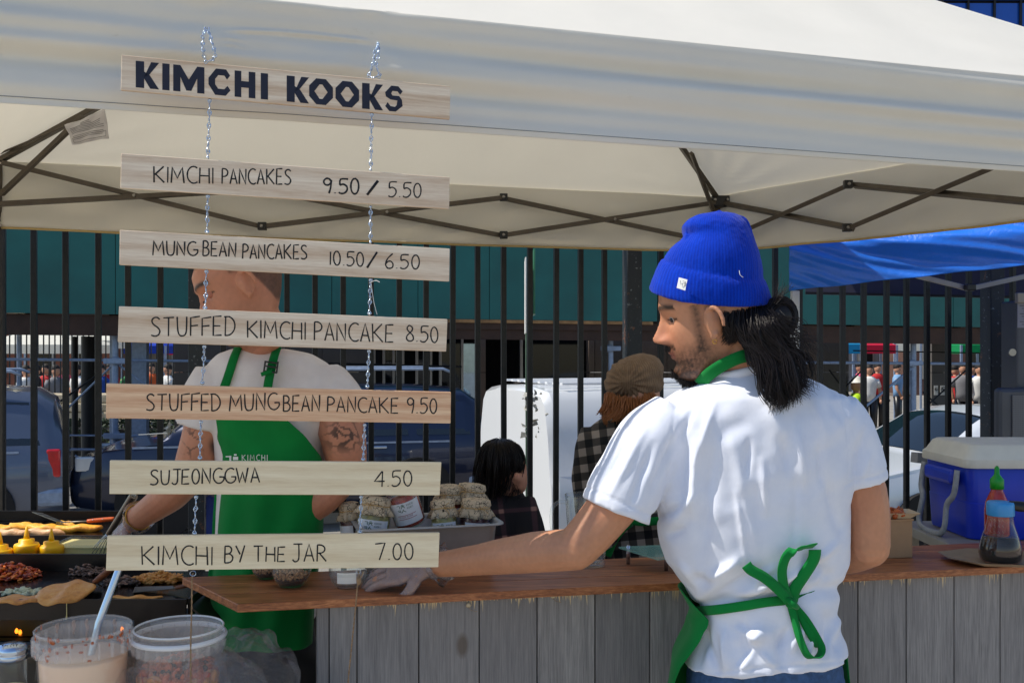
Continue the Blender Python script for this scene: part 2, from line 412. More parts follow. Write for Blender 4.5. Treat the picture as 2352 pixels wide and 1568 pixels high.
for i in range(3):
    o=Vector((0,.013,0))
    bars([(T[i][0]+o,T[i+1][1]+o)]); bars([(T[i][1]-o,T[i+1][0]-o)])
    c=(T[i][0]+T[i+1][1]+T[i][1]+T[i+1][0])/4; b=MB(); b.lathe([(.007,0),(.006,.005)],c+Vector((0,-.032,0)),12,Matrix.Rotation(R(90),3,'X')); b.build('bolt',m_bolt,tent)
for i in(1,2):
    for k in(0,1): joint(T[i][k]-Vector((0,.02,0)))
S=[T[3],(P(1956,425,4.15),P(1954,524,4.15)),(P(2394,340,3.42),P(2394,466,3.42)),(P(2850,250,2.80),P(2850,430,2.80))]
for i in range(3):
    o=Vector((.011,.006,0))
    bars([(S[i][0]+o,S[i+1][1]+o)]); bars([(S[i][1]-o,S[i+1][0]-o)])
for k in(0,1): joint(S[1][k]-Vector((.02,.015,0)))
# rafters to the peak and their braces
pk=PK-Vector((0,0,.06))
R0=P(0,368,3.92); R1=P(1652,462,4.85)
bars([(R0,pk)],'rafter'); bars([(R1,pk)],'rafter')
bars([(P(2,447,3.85),P(190,268,3.70))],'brace',.016,.026); bars([(P(1588,352,4.45),P(1645,500,4.82))],'brace',.016,.022)
bars([(P(0,352,3.9),P(150,290,3.75))],'brace',.006,.01)
b=MB(); b.box(R1+Vector((0,-.01,-.005)),(.09,.07,.055)); b.build('corner_bracket',m_darkpl,tent,bevel=.008)
for dx in(-.03,.03): MB().lathe([(.008,0),(.006,.008)],R1+Vector((dx,-.052,0)),10,Matrix.Rotation(R(90),3,'X')).build('bolt',m_bolt,tent)
for (c,nm) in((R1,1),(R0,0)):
    b=MB(); b.bar((c.x-(.03 if nm==0 else 0),c.y+.03,0),(c.x-(.03 if nm==0 else 0),c.y+.03,2.3),.034,.034,up=(0,1,0)); b.build('leg_post',m_bronze,tent,bevel=.004)
b=MB(); b.bar((F1.x,F1.y+.05,0),(F1.x,F1.y+.05,2.3),.04); b.build('leg_post',m_bronze,tent)
b=MB(); b.bar((F0.x,F0.y+.05,0),(F0.x,F0.y+.05,2.3),.04); b.build('leg_post',m_bronze,tent)
bars([(Vector((F0.x,F0.y,2.28)),pk),(Vector((F1.x,F1.y,2.28)),pk)],'rafter')
# care notice tied to the rafter
def wob(u,w): return .006*math.sin(7*u+5*w)+.004*math.sin(13*u-9*w)
q=[P(150,288,3.66),P(243,250,3.64),P(249,318,3.64),P(166,333,3.66)]
def qf(u,w): 
    p=q[3].lerp(q[2],u).lerp(q[0].lerp(q[1],u),w); return p+Vector((0,wob(u,w),0))
paper=MB().grid(14,12,qf).build('care_notice',cloth_trans('paper_tag',(225,222,222),.3,bs=30),smooth=True,solid=.0006,label='crumpled white printed notice tied to the tent rafter',cat='notice')
m_grey=mat('grey_print',(95,95,100),.8)
b=MB()
for j in range(11):
    w=.86-j*.062; a,bb=(.08,.92) if j>1 else (.35,.65)
    if j in(7,): continue
    b.tube([Vector(qf(lerp(a,bb-random.random()*.15,k/8),w))-Vector((0,.0016,0)) for k in range(9)],.0007,4)
for (a,bb) in(((.06,.30),(.94,.30)),((.94,.30),(.94,.10)),((.94,.10),(.06,.10)),((.06,.10),(.06,.30))):
    b.tube([Vector(qf(lerp(a[0],bb[0],k/6),lerp(a[1],bb[1],k/6)))-Vector((0,.0018,0)) for k in range(7)],.0006,4)
b.build('print_lines',m_grey,paper)

# ---------------- blue neighbouring tent
bt=thing('canopy_tent','glossy blue pop-up canopy of the neighbouring stall at the right','tent',(4.4,4.6,0))
Q0=P(1812,566,4.6);Q1=P(1812,668,4.6); Q2=P(2700,430,3.9);Q3=P(2700,572,3.9)
def bf(u,w):
    p=Q1.lerp(Q3,u).lerp(Q0.lerp(Q2,u),w)
    k=.02*math.sin(7*w+9*u)*math.sin(3*u+.5)+.010*math.sin(14*u+9*w+2*math.sin(5*u))+.003*math.sin(23*u+9*w+3*math.sin(9*u))*math.sin(4*u+2*w)
    k+=.03*math.sin(math.pi*w)+.003*math.sin(17*w+21*u+3*math.sin(8*u))
    k*=.22+.78*w
    k+=.004*math.sin(60*u+24*w+4*math.sin(7*u))*math.sin(5*w+11*u)
    return p+Vector((-.2*k,-k,.002*math.sin(30*u)*(1-w)))
MB().grid(260,50,bf).build('valance',m_blue,bt,smooth=True,solid=.001)
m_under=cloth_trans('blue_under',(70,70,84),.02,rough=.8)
far_=[P(1812,664,4.6),P(2700,572,3.9),P(2900,664,6.2),P(1905,668,6.2)]
def roofb(u,w): return (Q0+Vector((0,.01,0))).lerp(Q2,u).lerp(Vector((2.2,6.9,2.35)).lerp(Vector((5.4,6.3,2.35)),u),w)+Vector((0,0,.35*math.sin(math.pi*w)*math.sin(math.pi*min(1,u*1.0))))
MB().grid(20,20,roofb).build('roof_panel',m_blue,bt,smooth=True)
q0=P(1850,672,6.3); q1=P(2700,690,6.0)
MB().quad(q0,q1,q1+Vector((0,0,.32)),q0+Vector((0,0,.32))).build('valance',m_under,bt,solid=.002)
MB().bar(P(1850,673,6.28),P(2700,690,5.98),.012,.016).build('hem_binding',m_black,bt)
m_lg=mat('light_grey_steel',(165,160,150),.45,.3)
MB().bar(P(2105,633,5.2),P(2222,662,5.2),.018,.026).build('truss_bar',m_lg,bt,bevel=.002)
MB().bar(P(2232,662,5.2),P(2420,620,5.2),.018,.026).build('truss_bar',m_lg,bt,bevel=.002)
MB().box(P(2228,660,5.17),(.05,.04,.035)).build('joint_cap',m_darkpl,bt,bevel=.005)
m_whp=mat('white_enamel',(205,208,210),.4,0,.1,12)
MB().bar(P(1826,668,4.66),Vector((P(1826,668,4.66).x,4.66,0)),.035).build('leg_post',m_whp,bt,bevel=.003)

# ---------------- iron fence
m_iron=mat('iron_black',(22,23,25),.38,.3,.5,40,30,.35)
rust=NT('worn_iron'); v=rust.coord(); n1=rust.noise(v,14,8,.75); n2=rust.noise(v,45,5,.7)
c=rust.mix(rust.ramp(n1,[(.60,(0,0,0)),(.66,(.8,.8,.8))]),lin((40,46,52)),lin((128,86,62))); c=rust.mix(rust.ramp(n2,[(.62,(0,0,0)),(.68,(.7,.7,.7))]),c,lin((150,160,165)))
rust.set(col=c,rough=.6,metal=.1,nrm=rust.bump(n2,.5,.003)); m_rust=rust.m
def fpt(px,z=None):
    k=(px-1176)/F; Y=(4.34+2.01*FD.y/FD.x)/(1-k*FD.y/FD.x); return Vector((k*Y,Y,0 if z is None else z))
RF=Matrix.Rotation(math.atan2(FD.y,FD.x),3,'Z')
def fence(label,barspx,postpx,x0,x1):
    f=thing('iron_fence',label,'fence',fpt((x0+x1)/2))
    a,c=fpt(x0,2.115),fpt(x1,2.115)
    MB().bar(a,c,.04,.035).build('rail',m_iron,f,bevel=.002)
    a,c=fpt(x0,.14),fpt(x1,.14); MB().bar(a,c,.04,.035).build('rail',m_iron,f,bevel=.002)
    proto=None
    me=None
    for px in barspx:
        p=fpt(px)
        if me is None:
            b=MB(); b.box((0,0,1.12),(.025,.025,2.0)); o=b.build('bar',m_iron,f,local=True,bevel=.002); me=o
            o.rotation_euler=(0,0,math.atan2(FD.y,FD.x))
        else: o=me.copy(); COL.objects.link(o)
        o.location=p-f.location; o.rotation_euler=(R(random.uniform(-.15,.15)),R(random.uniform(-.12,.12)),math.atan2(FD.y,FD.x))
    for px,w in postpx:
        MB().box(fpt(px,1.1),(w,w,2.3),RF).build('post',m_rust,f,bevel=.004)
fence('black iron picket fence behind the cook, with a worn post by his face',[5,79,152,226,295,367,512,583,660,724,790,853,915,977,1038,1098,1158,1217,1276,1333,1389],[(452,.07)],-60,1432)
fence('black iron picket fence from the worn post behind the blue beanie to the rusty post',[1516,1572,1626,1680,1731,1781,1835,1885,1935,1984,2034,2082,2130,2178,2225],[(1452,.078)],1440,2262)
fence('black iron picket fence at the right frame edge beside the grey cabinet',[2325,2370,2415,2460,2505],[(2279,.088)],2266,2520)
# ---------------- sidewalk shed, building, far stalls, vehicles
SA_=P(-150,0,12.2); SB_=P(2550,0,16.9)
def on2(px,A,B):
    k=(px-1176)/F; dx,dy=B.x-A.x,B.y-A.y; s=(k*A.y-A.x)/(dx-k*dy); return Vector((A.x+dx*s,A.y+dy*s,0))
def shp(px,py,back=0):
    d=(SB_-SA_); d.z=0; d.normalize(); n=Vector((-d.y,d.x,0)); q=on2(px,SA_+n*back,SB_+n*back); return P(px,py,q.y)
SDir=(SB_-SA_); SDir.z=0; SDir.normalize(); SN=Vector((-SDir.y,SDir.x,0))
m_teal=mat('teal_plywood',(10,92,88),.55,0,.22,1.3,30,.25)
m_joist=mat('dark_timber',(62,42,32),.8,0,.3,4)
m_rustfl=mat('rusty_flange',(150,112,72),.75,.1,.4,9)
shed=thing('sidewalk_shed','teal plywood sidewalk shed on steel scaffolding over the far pavement','shed',shp(1176,805))
zb_=lambda px:P(px,interp(px,[-150,0,1100,1500,2352,2550],[716,718,733,738,753,757]),shp(px,0).y).z
pxs=[-150]+[ -40,265,530,762,960,1124,1330,1510,1680,1840,1990,2068,2190,2310,2430,2550]
for a,c in zip(pxs[:-1],pxs[1:]):
    p,q=shp(a,0),shp(c,0); p.z=zb_(a); q.z=zb_(c); g=SDir*.004
    j=random.uniform(-.004,.004)
    MB().prism([p+g-SN*j,q-g-SN*j,q-g+Vector((0,0,1.35))-SN*j,p+g+Vector((0,0,1.35))-SN*j],SN*.02).build('panel',m_teal,shed)
p,q=shp(-150,0,.06),shp(2550,0,.06); p.z=zb_(-150)+.05; q.z=zb_(2550)+.05
MB().prism([p,q,q+Vector((0,0,1.2)),p+Vector((0,0,1.2))],SN*.05).build('frame_board',m_joist,shed)
p.z-=.06;q.z-=.06
MB().prism([p-Vector((0,0,.26)),q-Vector((0,0,.26)),q,p],SN*.12).build('beam',m_joist,shed)
a,c=shp(1030,0,.0),shp(1500,0,.0); a.z=zb_(1030)-.05; c.z=zb_(1500)-.05
MB().prism([a,c,c+Vector((0,0,.045)),a+Vector((0,0,.045))],SN*.1).build('flange',m_rustfl,shed)
MB().prism([a-Vector((0,0,.09))+SN*.03,c-Vector((0,0,.09))+SN*.03,c+SN*.03,a+SN*.03],SN*.1).build('flange',m_joist,shed)
p,q=shp(-150,0,.2),shp(2550,0,.2); p.z=zb_(-150)+.02;q.z=zb_(2550)+.02
MB().prism([p,q,q+SN*3.0,p+SN*3.0],(0,0,.08)).build('deck',m_joist,shed)
for i in range(26):
    c=SA_+SDir*(i*1.0); c.z=0; z=zb_(0)-.03; MB().bar(c+SN*.2+Vector((0,0,z)),c+SN*3.1+Vector((0,0,z)),.06,.14).build('joist',m_joist,shed)
m_galv=metal('galvanised',(150,165,185),.4,.15)
m_galv2=mat('galvanised_paint',(140,155,178),.5,.3,.15,20)
m_dkst=mat('dark_steel',(20,22,26),.5,.3)
def pole(px,w,mt=m_galv2,back=.3,y0=None,y1=None,name='pole'):
    b_=shp(px,0,back); z1=zb_(px)-.25 if y0 is None else P(px,y0,b_.y).z; z0=SZ+.12 if y1 is None else P(px,y1,b_.y).z
    r=w/F*b_.y/2; MB().tube([(b_.x,b_.y,z0),(b_.x,b_.y,z1)],r,12).build(name,mt,shed,smooth='auto')
    if y1 is None and name=='pole':
        MB().box((b_.x,b_.y,SZ+.135),(.22,.22,.03)).build('base_plate',m_rustfl,shed)
        MB().box((b_.x,b_.y,SZ+.17),(.13,.13,.03)).build('jack_foot',m_galv2,shed)
def run(x0,y0,x1,y1,w,mt=m_galv2,back=.3,name='brace',b2=None):
    p=shp(x0,y0,back); q=shp(x1,y1,back if b2 is None else b2); MB().tube([p,q],w/F*p.y/2,8).build(name,mt,shed,smooth='auto')
pole(264,15); pole(1403,12); pole(2098,13); pole(2085,6,back=.5)
pole(255,6,back=1.3); pole(202,30,m_dkst,back=2.6); pole(172,14,m_dkst,back=2.9); pole(2385,13)
b_=shp(325,0,.9); MB().box((b_.x,b_.y,(SZ+zb_(325))/2),(.16,.16,zb_(325)-SZ)).build('column',m_galv2,shed,bevel=.01)
MB().box((b_.x,b_.y-.09,(SZ+zb_(325))/2),(.2,.012,zb_(325)-SZ)).build('column_flange',m_galv2,shed)
run(-60,824,560,830,7); run(115,999,560,1003,4.5); run(115,1031,560,1036,6); run(1810,832,2330,836,7)
run(1960,765,2330,772,4,m_dkst,.9); run(1960,805,2330,812,3,m_dkst,.9); run(560,830,1060,842,5,m_dkst,.5)
run(265,832,345,892,5); run(222,862,95,952,5,m_dkst,.8); run(265,832,80,1010,5,m_galv2,.3,b2=1.2); run(160,1105,330,1190,0.1)
run(172,1045,262,1112,5); run(330,1090,440,1010,5); run(2108,834,1926,985,6); run(1826,838,1990,992,4,m_dkst,.8); run(1990,840,1900,930,4,m_dkst,.8); run(1905,850,2010,985,4,m_dkst,1.2)
run(2230,840,2120,940,4,m_dkst); run(2120,900,2200,970,4,m_dkst)
for x,y in((264,829),(264,1001),(264,1034),(2098,834),(1403,800)):
    p=shp(x,y,.22); MB().box(p,(.30,.03,.075)).build('clamp',m_galv2,shed,bevel=.01); MB().lathe([(.03,-.06),(.05,-.05),(.05,.05),(.03,.06)],p+SN*.06,10).build('collar',m_galv2,shed)
# caged lamps, lit
lm=NT('lamp_glow'); lm.set(col=(1,1,1),emit=9.0,ecol=lin((255,240,190))); m_glow=lm.m
def cage(px,py,Y,label):
    c=P(px,py,Y); t=thing('caged_lamp',label,'lamp',c,group='caged work lamps under the shed')
    MB().ell(c,(.05,.05,.065),12,8).build('bulb',m_glow,t,smooth=True)
    MB().lathe([(.05,.075),(.06,.09),(.04,.14),(0,.15)],c,12).build('cap',m_dkst,t,smooth=True)
    for k in range(6):
        a=k*math.pi/3; MB().tube([c+Vector((math.cos(a)*r,math.sin(a)*r,z)) for r,z in((.06,.09),(.075,.03),(.07,-.05),(.0,-.09))],.004,4).build('cage_wire',m_galv2,t)
cage(48,738,13.2,'larger lit caged lamp under the shed by the left frame edge'); cage(24,757,15.0,'smaller lit caged lamp farther under the shed at the left edge')
p=P(44,760,13.3); MB().tube([(p.x,p.y,SZ),(p.x,p.y,p.z)],.035,8).build('lamp_pole',m_galv2,label='thin grey pole below the larger caged lamp at the left',cat='pole')

# building
BA=P(380,0,16.8); BB=P(2600,0,21.0)
def bp(px,py,back=0):
    d=BB-BA; d.z=0; d.normalize(); n=Vector((-d.y,d.x,0)); q=on2(px,BA+n*back,BB+n*back); return P(px,py,q.y)
BD=(BB-BA); BD.z=0; BD.normalize(); BN=Vector((-BD.y,BD.x,0))
m_taupe=mat('taupe_stone',(112,98,88),.7,0,.1,3,60,.2); m_taupe2=mat('grey_stone',(92,88,86),.7,0,.12,3)
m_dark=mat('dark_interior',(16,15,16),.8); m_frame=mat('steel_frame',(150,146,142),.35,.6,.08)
gg=NT('dark_glass'); gg.set(col=lin((14,18,22)),rough=.04,spec=.3); m_dglass=gg.m
bld=thing('building','dark stone ground floor with glass doors behind the scaffolding','building',bp(1100,805))
def slab(x0,x1,y0,y1,th=.2,mt=m_taupe,name='wall_panel',off=0,z0=None,z1=None):
    p,q=bp(x0,y1,off),bp(x1,y1,off); pz=p.z if z0 is None else z0; qz=q.z if z0 is None else z0
    t=bp(x0,y0,off).z if z1 is None else z1
    p.z=pz;q.z=qz; P2=q.copy();P2.z=t; P3=p.copy();P3.z=t
    MB().prism([p,q,P2,P3],BN*th).build(name,mt,bld)
G0=SZ+.1; TOPZ=2.6
def wallp(x0,x1,mt=m_taupe,off=0,joints=(855,960)):
    zs=[G0]+[bp((x0+x1)/2,y).z for y in sorted(joints,reverse=True)]+[TOPZ]
    for a,c in zip(zs[:-1],zs[1:]): slab(x0+.6,x1-.6,0,0,.25,mt,off=off,z0=a+.006,z1=c-.006)
for a,c,mt,o in((400,470,m_taupe2,0),(470,560,m_taupe2,0),(560,640,m_taupe2,.05),(640,740,m_taupe2,0),(740,858,m_taupe2,0),(1102,1116,m_taupe,-.1),(1352,1366,m_taupe,-.1),(1366,1400,m_taupe,0),(1400,1440,m_taupe2,.1),(1440,1532,m_taupe,0),(1532,1640,m_taupe,0),(1640,1745,m_taupe,0),(1745,1840,m_taupe,0),(1840,1882,m_taupe,0),(1882,1950,m_taupe2,.05),(2140,2180,m_taupe2,-.2),(2290,2380,m_taupe2,0),(2380,2600,m_taupe2,0)):
    wallp(a,c,mt,o)
# dark room behind doors
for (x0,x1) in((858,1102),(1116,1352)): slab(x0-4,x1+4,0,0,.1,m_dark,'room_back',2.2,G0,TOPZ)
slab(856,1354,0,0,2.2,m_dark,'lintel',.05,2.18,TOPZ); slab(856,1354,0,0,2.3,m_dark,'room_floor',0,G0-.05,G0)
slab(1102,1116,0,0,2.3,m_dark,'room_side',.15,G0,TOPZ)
for x in(860,882,904,926,958,990,1012,1040,1062,1099): slab(x-2.6,x+2.6,0,0,.08,m_frame,'door_frame',-.02,G0,2.1)
slab(856,1104,0,0,.1,m_frame,'transom',-.03,2.02,2.1)
for a,c in((884,902),(906,924),(960,988),(1014,1038),(1042,1060)): slab(a,c,0,0,.02,m_dglass,'door_pane',.04,G0,2.02)
mg=metal('mirror_glass',(120,140,160),.03); slab(1064,1097,0,0,.02,mg,'door_pane',.04,G0,2.02)
for x in(1198,1218): slab(x-3,x+3,0,0,.08,m_frame,'door_frame',-.02,G0,2.1)
slab(1116,1352,0,0,.1,m_frame,'transom',-.03,2.02,2.08); slab(1222,1348,0,0,.02,m_dglass,'door_pane',.06,G0,2.02)
MB().tube(cat([bp(1207,868,-.05),bp(1210,900,-.1),bp(1209,975,-.05)],5),.02,6).build('door_handle',m_frame,bld,smooth=True)
m_poster=mat('faded_poster',(70,74,78),.7,0,.2,30)
for x0,y0,x1,y1 in((1287,866,1320,905),(1288,910,1321,965)): slab(x0,x1,y0,y1,.01,m_poster,'poster',.02)
# small pictogram signs
m_sg=mat('sign_white',(205,205,205),.6,0,.03)
def pict(px,py,w,h,label,off=-.24,kind='dog'):
    c=bp(px,py,off); s=F/c.y; t=thing('small_sign',label,'sign',c)
    MB().box(c,(w/s,.01,h/s)).build('plate',m_sg,t)
    b=MB(); f=c+Vector((0,-.008,h/s*.1)); r=w/s*.36
    b.tube([f+Vector((r*math.cos(a),0,r*math.sin(a))) for a in [i*.4 for i in range(16)]],r*.12,4,closed=True); b.tube([f+Vector((-r*.7,0,r*.7)),f+Vector((r*.7,0,-r*.7))],r*.1,4)
    b.box(f+Vector((0,0,0)),(r*.8,.004,r*.35)); b.box(f+Vector((-r*.45,0,r*.25)),(r*.3,.004,r*.3)); b.box(f+Vector((-r*.25,0,-r*.3)),(r*.12,.004,r*.4)); b.box(f+Vector((r*.3,0,-r*.3)),(r*.12,.004,r*.4))
    b.build('pictogram',m_ink,t)
pict(2167,896,15,22,'right hand small white no dogs sign on the grey column'); pict(2150,896,9,22,'left hand small white sign on the grey column, partly behind a fence bar')
pict(1286,912,16,20,'small white pictogram plate on the dark glass beside the doorway',off=-.04)
c=shp(363,1043,.25); s=F/c.y; t=thing('connection_sign','red lettered white sign reading siamese connection low on the scaffold','sign',c)
MB().box(c,(50/s,.01,26/s)).build('plate',m_sg,t); 
t_siam=(t,c,s)

# planted strip, stone wall and market beyond, left
m_rock=NT('rock_wall_stone'); v=m_rock.coord(rnd=9); n=m_rock.noise(v,3,8,.7); m_rock.set(col=m_rock.ramp(n,[(.3,lin((150,138,115))),(.7,lin((205,192,165)))]),rough=.9,nrm=m_rock.bump(n,.8,.05)); m_rock=m_rock.m
rw=thing('stone_wall','rough tan stone wall behind the scaffold poles at left','wall',P(260,960,20))
rs=random.Random(4)
for row in range(3):
    x=20
    while x<640:
        w=rs.uniform(40,90); y0,y1=[(903,924),(924,944),(944,964)][row]
        p=P(x+w/2,(y0+y1)/2,20+rs.uniform(0,.12)); k=20/F
        b=MB(); b.box(p,(w*k*.985,.5,(y1-y0)*k*.97)); b.build('stone',m_rock,rw,bevel=.03); x+=w
hd=MB(); rs=random.Random(3)
for _ in range(2600):
    p=P(rs.uniform(100,640),rs.uniform(962,1015),17.0+rs.random()*.8); e=Euler((rs.random()*6,rs.random()*6,0)).to_matrix(); k=.045
    hd.add([p+e@Vector(q) for q in((-k,0,0),(0,-k*.5,0),(k,0,0),(0,k*.5,0))],[(0,1,2,3)])
hd.build('hedge',mat('hedge_leaf',(34,52,28),.7,0,.5,5),label='low dark green hedge below the stone wall',cat='hedge',stuff=True)
p=P(100,1010,17.9); 
MB().box((P(370,0,17.3).x,17.45,SZ+.35),(5.2,.5,.7)).build('dark_block',m_dark,label='low dark block beneath the hedge behind the scaffold',cat='wall')  # near-black box filling the dark strip below the hedge
# picket railing far left
rl=thing('railing','thin dark railing in front of the far market stalls at left','railing',P(120,905,21))
MB().bar(P(-40,762,21),P(640,770,21),.05).build('rail',m_dkst,rl)
for x in range(-30,640,13): 
    MB().box((P(x,0,21).x,21,1.25),(.022,.022,1.6)).build('bar',m_dkst,rl)
# market canopies
m_aw=cloth_trans('awning_white',(232,230,218),.3); m_awr=cloth_trans('awning_red',(190,30,60),.2); m_awg=cloth_trans('awning_green',(10,140,80),.2); m_awc=cloth_trans('awning_cyan',(30,140,190),.2); m_awb=cloth_trans('awning_blue',(20,60,170),.2)
def stall(px,pw,y0,y1,Y,mt,label,grd=SZ):
    k=Y/F; w=pw*k; c=P(px,y1,Y); t=thing('market_tent',label,'tent',(c.x,Y+w/2,grd)); ze=c.z; zp=P(px,y0,Y+w/2).z; hv=.22
    b=MB(); A=[Vector((c.x+sx*w/2,Y+w/2+sy*w/2,ze+hv)) for sx,sy in((-1,-1),(1,-1),(1,1),(-1,1))]; pk_=Vector((c.x,Y+w/2,max(zp,ze+hv+.3)))
    b.add(A+[pk_],[(0,1,4),(1,2,4),(2,3,4),(3,0,4)]); b.build('roof',mt,t)
    b=MB(); b.add(A+[q-Vector((0,0,hv)) for q in A],[(0,1,5,4),(1,2,6,5),(2,3,7,6),(3,0,4,7)]); b.build('valance',mt,t)
    for q in A: MB().box((q.x,q.y,(grd+q.z)/2),(.05,.05,q.z-grd)).build('leg_post',m_galv2,t)
    tb=MB().box((c.x,Y+.5,grd+.75),(w*.8,.7,.06)); tb.build('market_table',m_taupe,t)
stall(60,230,745,812,24,m_aw,'large white market tent beyond the railing at far left')
stall(205,110,752,800,27,m_aw,'smaller white market tent right of the large one, behind the railing')
stall(330,100,770,812,28,m_awb,'blue market tent seen between the scaffold poles at left')
stall(420,90,770,815,30,m_awr,'red market tent left of the worn fence post, far behind')
stall(2010,100,788,812,26,m_awr,'pinkish red market tent seen through the passage at right')
stall(1958,40,792,812,24,m_awc,'cyan market tent at the left end of the passage view')
stall(2085,60,790,806,29,m_aw,'white market tent right of the pinkish red one')
stall(2243,70,792,812,25,m_awg,'green market tent beside the rusty fence post')
# people of the market, one simple figure per person
def far_person():
    t=thing('person','x','person',(0,0,0)); 
    b=MB(); b.ell((0,0,1.60),(.085,.10,.12),10,8); b.tube([(0,0,1.40),(0,0,1.52)],.055,8)
    for s in(-1,1): b.tube([(s*.20,0,1.36),(s*.25,-.02,1.12),(s*.22,-.12,.92)],[.045,.038,.03],7); b.ell((s*.22,-.14,.88),(.03,.04,.05),7,5)
    body=b.build('body',mat('far_skin',(190,140,112),.6),t,local=True,smooth=True)
    b=MB(); b.loft([[Vector((math.cos(a)*w,math.sin(a)*d,z)) for a in [i*math.pi/6 for i in range(12)]] for w,d,z in((.16,.11,.88),(.16,.11,1.05),(.19,.13,1.28),(.20,.12,1.38),(.09,.08,1.46))])
    for s in(-1,1): b.tube([(s*.17,0,1.38),(s*.235,-.01,1.20)],[.065,.06],8)
    b.build('shirt',m_white,t,local=True,smooth=True)
    b=MB()
    for s in(-1,1): b.tube([(s*.085,0,.92),(s*.09,-.02,.5),(s*.09,0,.04)],[.095,.07,.055],8)
    b.build('trousers',m_darkpl,t,local=True,smooth=True)
    b=MB(); b.ell((0,.012,1.65),(.09,.105,.10),10,7); b.build('hair',mat('hair_dark',(26,20,18),.7),t,local=True,smooth=True)
    b=MB(); 
    for s in(-1,1): b.ell((s*.09,-.05,.04),(.045,.12,.045),8,5)
    b.build('shoe',m_darkpl,t,local=True,smooth=True)
    return t
fp=far_person()
SH=[('red',(180,30,34)),('white',(225,225,222)),('blue',(30,70,150)),('green',(30,110,60)),('black',(20,20,22)),('pink',(205,90,120)),('grey',(120,120,124)),('orange',(215,95,40)),('light blue',(120,160,200))]
spots=[(60,845,22.5,1),(82,848,23,4),(105,842,24,0),(128,850,22.6,6),(150,846,25,5),(176,842,23.5,1),(232,838,23,2),(250,842,25,0),(296,848,24,3),(322,838,23,8),(348,846,26,7),(385,840,24,1),(410,848,23,4),
(1975,832,24,5),(1996,838,23,1),(2016,836,26,0),(2062,840,25,8),(2195,838,23,0),(2212,834,22,6),(2232,840,24,2),(2250,836,21.5,1),(2204,845,27,4)]
wherel=['third pole from the left edge','second gap of the fence','red tent','stone wall','scaffold post','white tent']
for i,(px,py,Y,s) in enumerate(spots):
    h=P(px,py,Y).z; z0=h-1.72
    side='far left market' if px<1000 else 'market seen at right'
    o=fp if i==0 else dup(fp)
    ordn=['first','second','third','fourth','fifth','sixth','seventh','eighth','ninth','tenth','eleventh','twelfth','thirteenth'][i if px<1000 else i-13]
    o['label']=f'shopper in a {SH[s][0]} top, {ordn} from left in the {side}'; o['group']='shoppers among the far market stalls'
    o.location=(P(px,py,Y).x,Y,max(SZ,z0)); o.rotation_euler=(0,0,random.uniform(-2,2))
    for k in kids(o):
        if k.name.startswith('shirt'):
            k.material_slots[0].link='OBJECT'; k.material_slots[0].material=mat('top_'+SH[s][0].replace(' ','_'),SH[s][1],.8)
# raised market floor at left so the shoppers stand on something; it is the plaza behind the stone wall
z=P(60,845,22.5).z-1.72
MB().box((-7,29.6,(SZ+z)/2),(26,18.6,z-SZ)).build('plaza',m_conc,kind='structure') if z>SZ+.02 else None
# worker in hi-vis and man in the doorway
w=dup(fp); w['label']='construction worker in a yellow hi-vis jacket and white hard hat beyond the car'; del w['group']
w.location=(P(1966,880,19.5).x,19.5,P(1966,872,19.5).z-1.72)
hv=mat('hi_vis',(190,235,40),.6)
for k in kids(w):
    if k.name.startswith('shirt'): k.material_slots[0].link='OBJECT'; k.material_slots[0].material=hv
    if k.name.startswith('hair'): bpy.data.objects.remove(k)
MB().lathe([(.155,1.66),(.15,1.675),(.115,1.69),(.10,1.76),(.05,1.80),(0,1.81)],n=16).build('hard_hat',m_white,w,local=True,smooth=True)
w=dup(fp); w['label']='bearded man in a red shirt and sunglasses standing in the dark doorway'; del w['group']
q=bp(1193,872,-.4); w.location=(q.x,q.y,q.z-1.72); w.rotation_euler=(0,0,.3)
MB().box((q.x,q.y,(q.z-1.72+SZ)/2),(1.2,.6,max(.05,q.z-1.72-SZ))).build('door_step',m_taupe2,label='stone step under the man in the doorway',cat='step')
for k in kids(w):
    if k.name.startswith('shirt'): k.material_slots[0].link='OBJECT'; k.material_slots[0].material=mat('coral_shirt',(175,60,44),.8)
b=MB()
for s in(-1,1): b.ell((s*.036,-.095,1.63),(.032,.012,.02),8,6)
b.build('sunglasses',m_darkpl,w,local=True,smooth=True)
MB().ell((0,-.045,1.53),(.065,.055,.05),10,7).build('beard',mat('beard_dark',(40,26,20),.9),w,local=True,smooth=True)

# far street fronts behind the stalls
def front(x0,x1,Y,h,mt,label,nc,nr):
    a,c=P(x0,0,Y).x,P(x1,0,Y).x; t=thing('street_building',label,'building',((a+c)/2,Y,SZ))
    MB().box(((a+c)/2,Y+3,SZ+h/2),(c-a,6,h)).build('wall',mt,t)
    w=(c-a)/nc
    for i in range(nc):
        for j in range(nr):
            f=MB().box((a+w*(i+.5),Y-.03,SZ+1.6+j*3.0),(w*.5,.1,1.7)).build('window',m_frame,t); MB().box((a+w*(i+.5),Y-.09,SZ+1.6+j*3.0),(w*.42,.03,1.5)).build('pane',m_dglass,f)
front(-500,260,48,16,mat('brick_red_brown',(122,74,56),.85,0,.2,2),'red brown brick street front far behind the left market',7,4)
front(262,900,52,18,mat('tan_front',(150,132,108),.85,0,.15,2),'tan street front far behind the red and blue tents',6,4)
front(1820,2090,50,17,mat('grey_front',(120,120,122),.85,0,.15,2),'grey street front far behind the passage stalls',4,4)
front(2092,2600,46,16,mat('dark_brick',(92,66,58),.85,0,.2,2),'dark brick street front far behind the green tent',5,4)
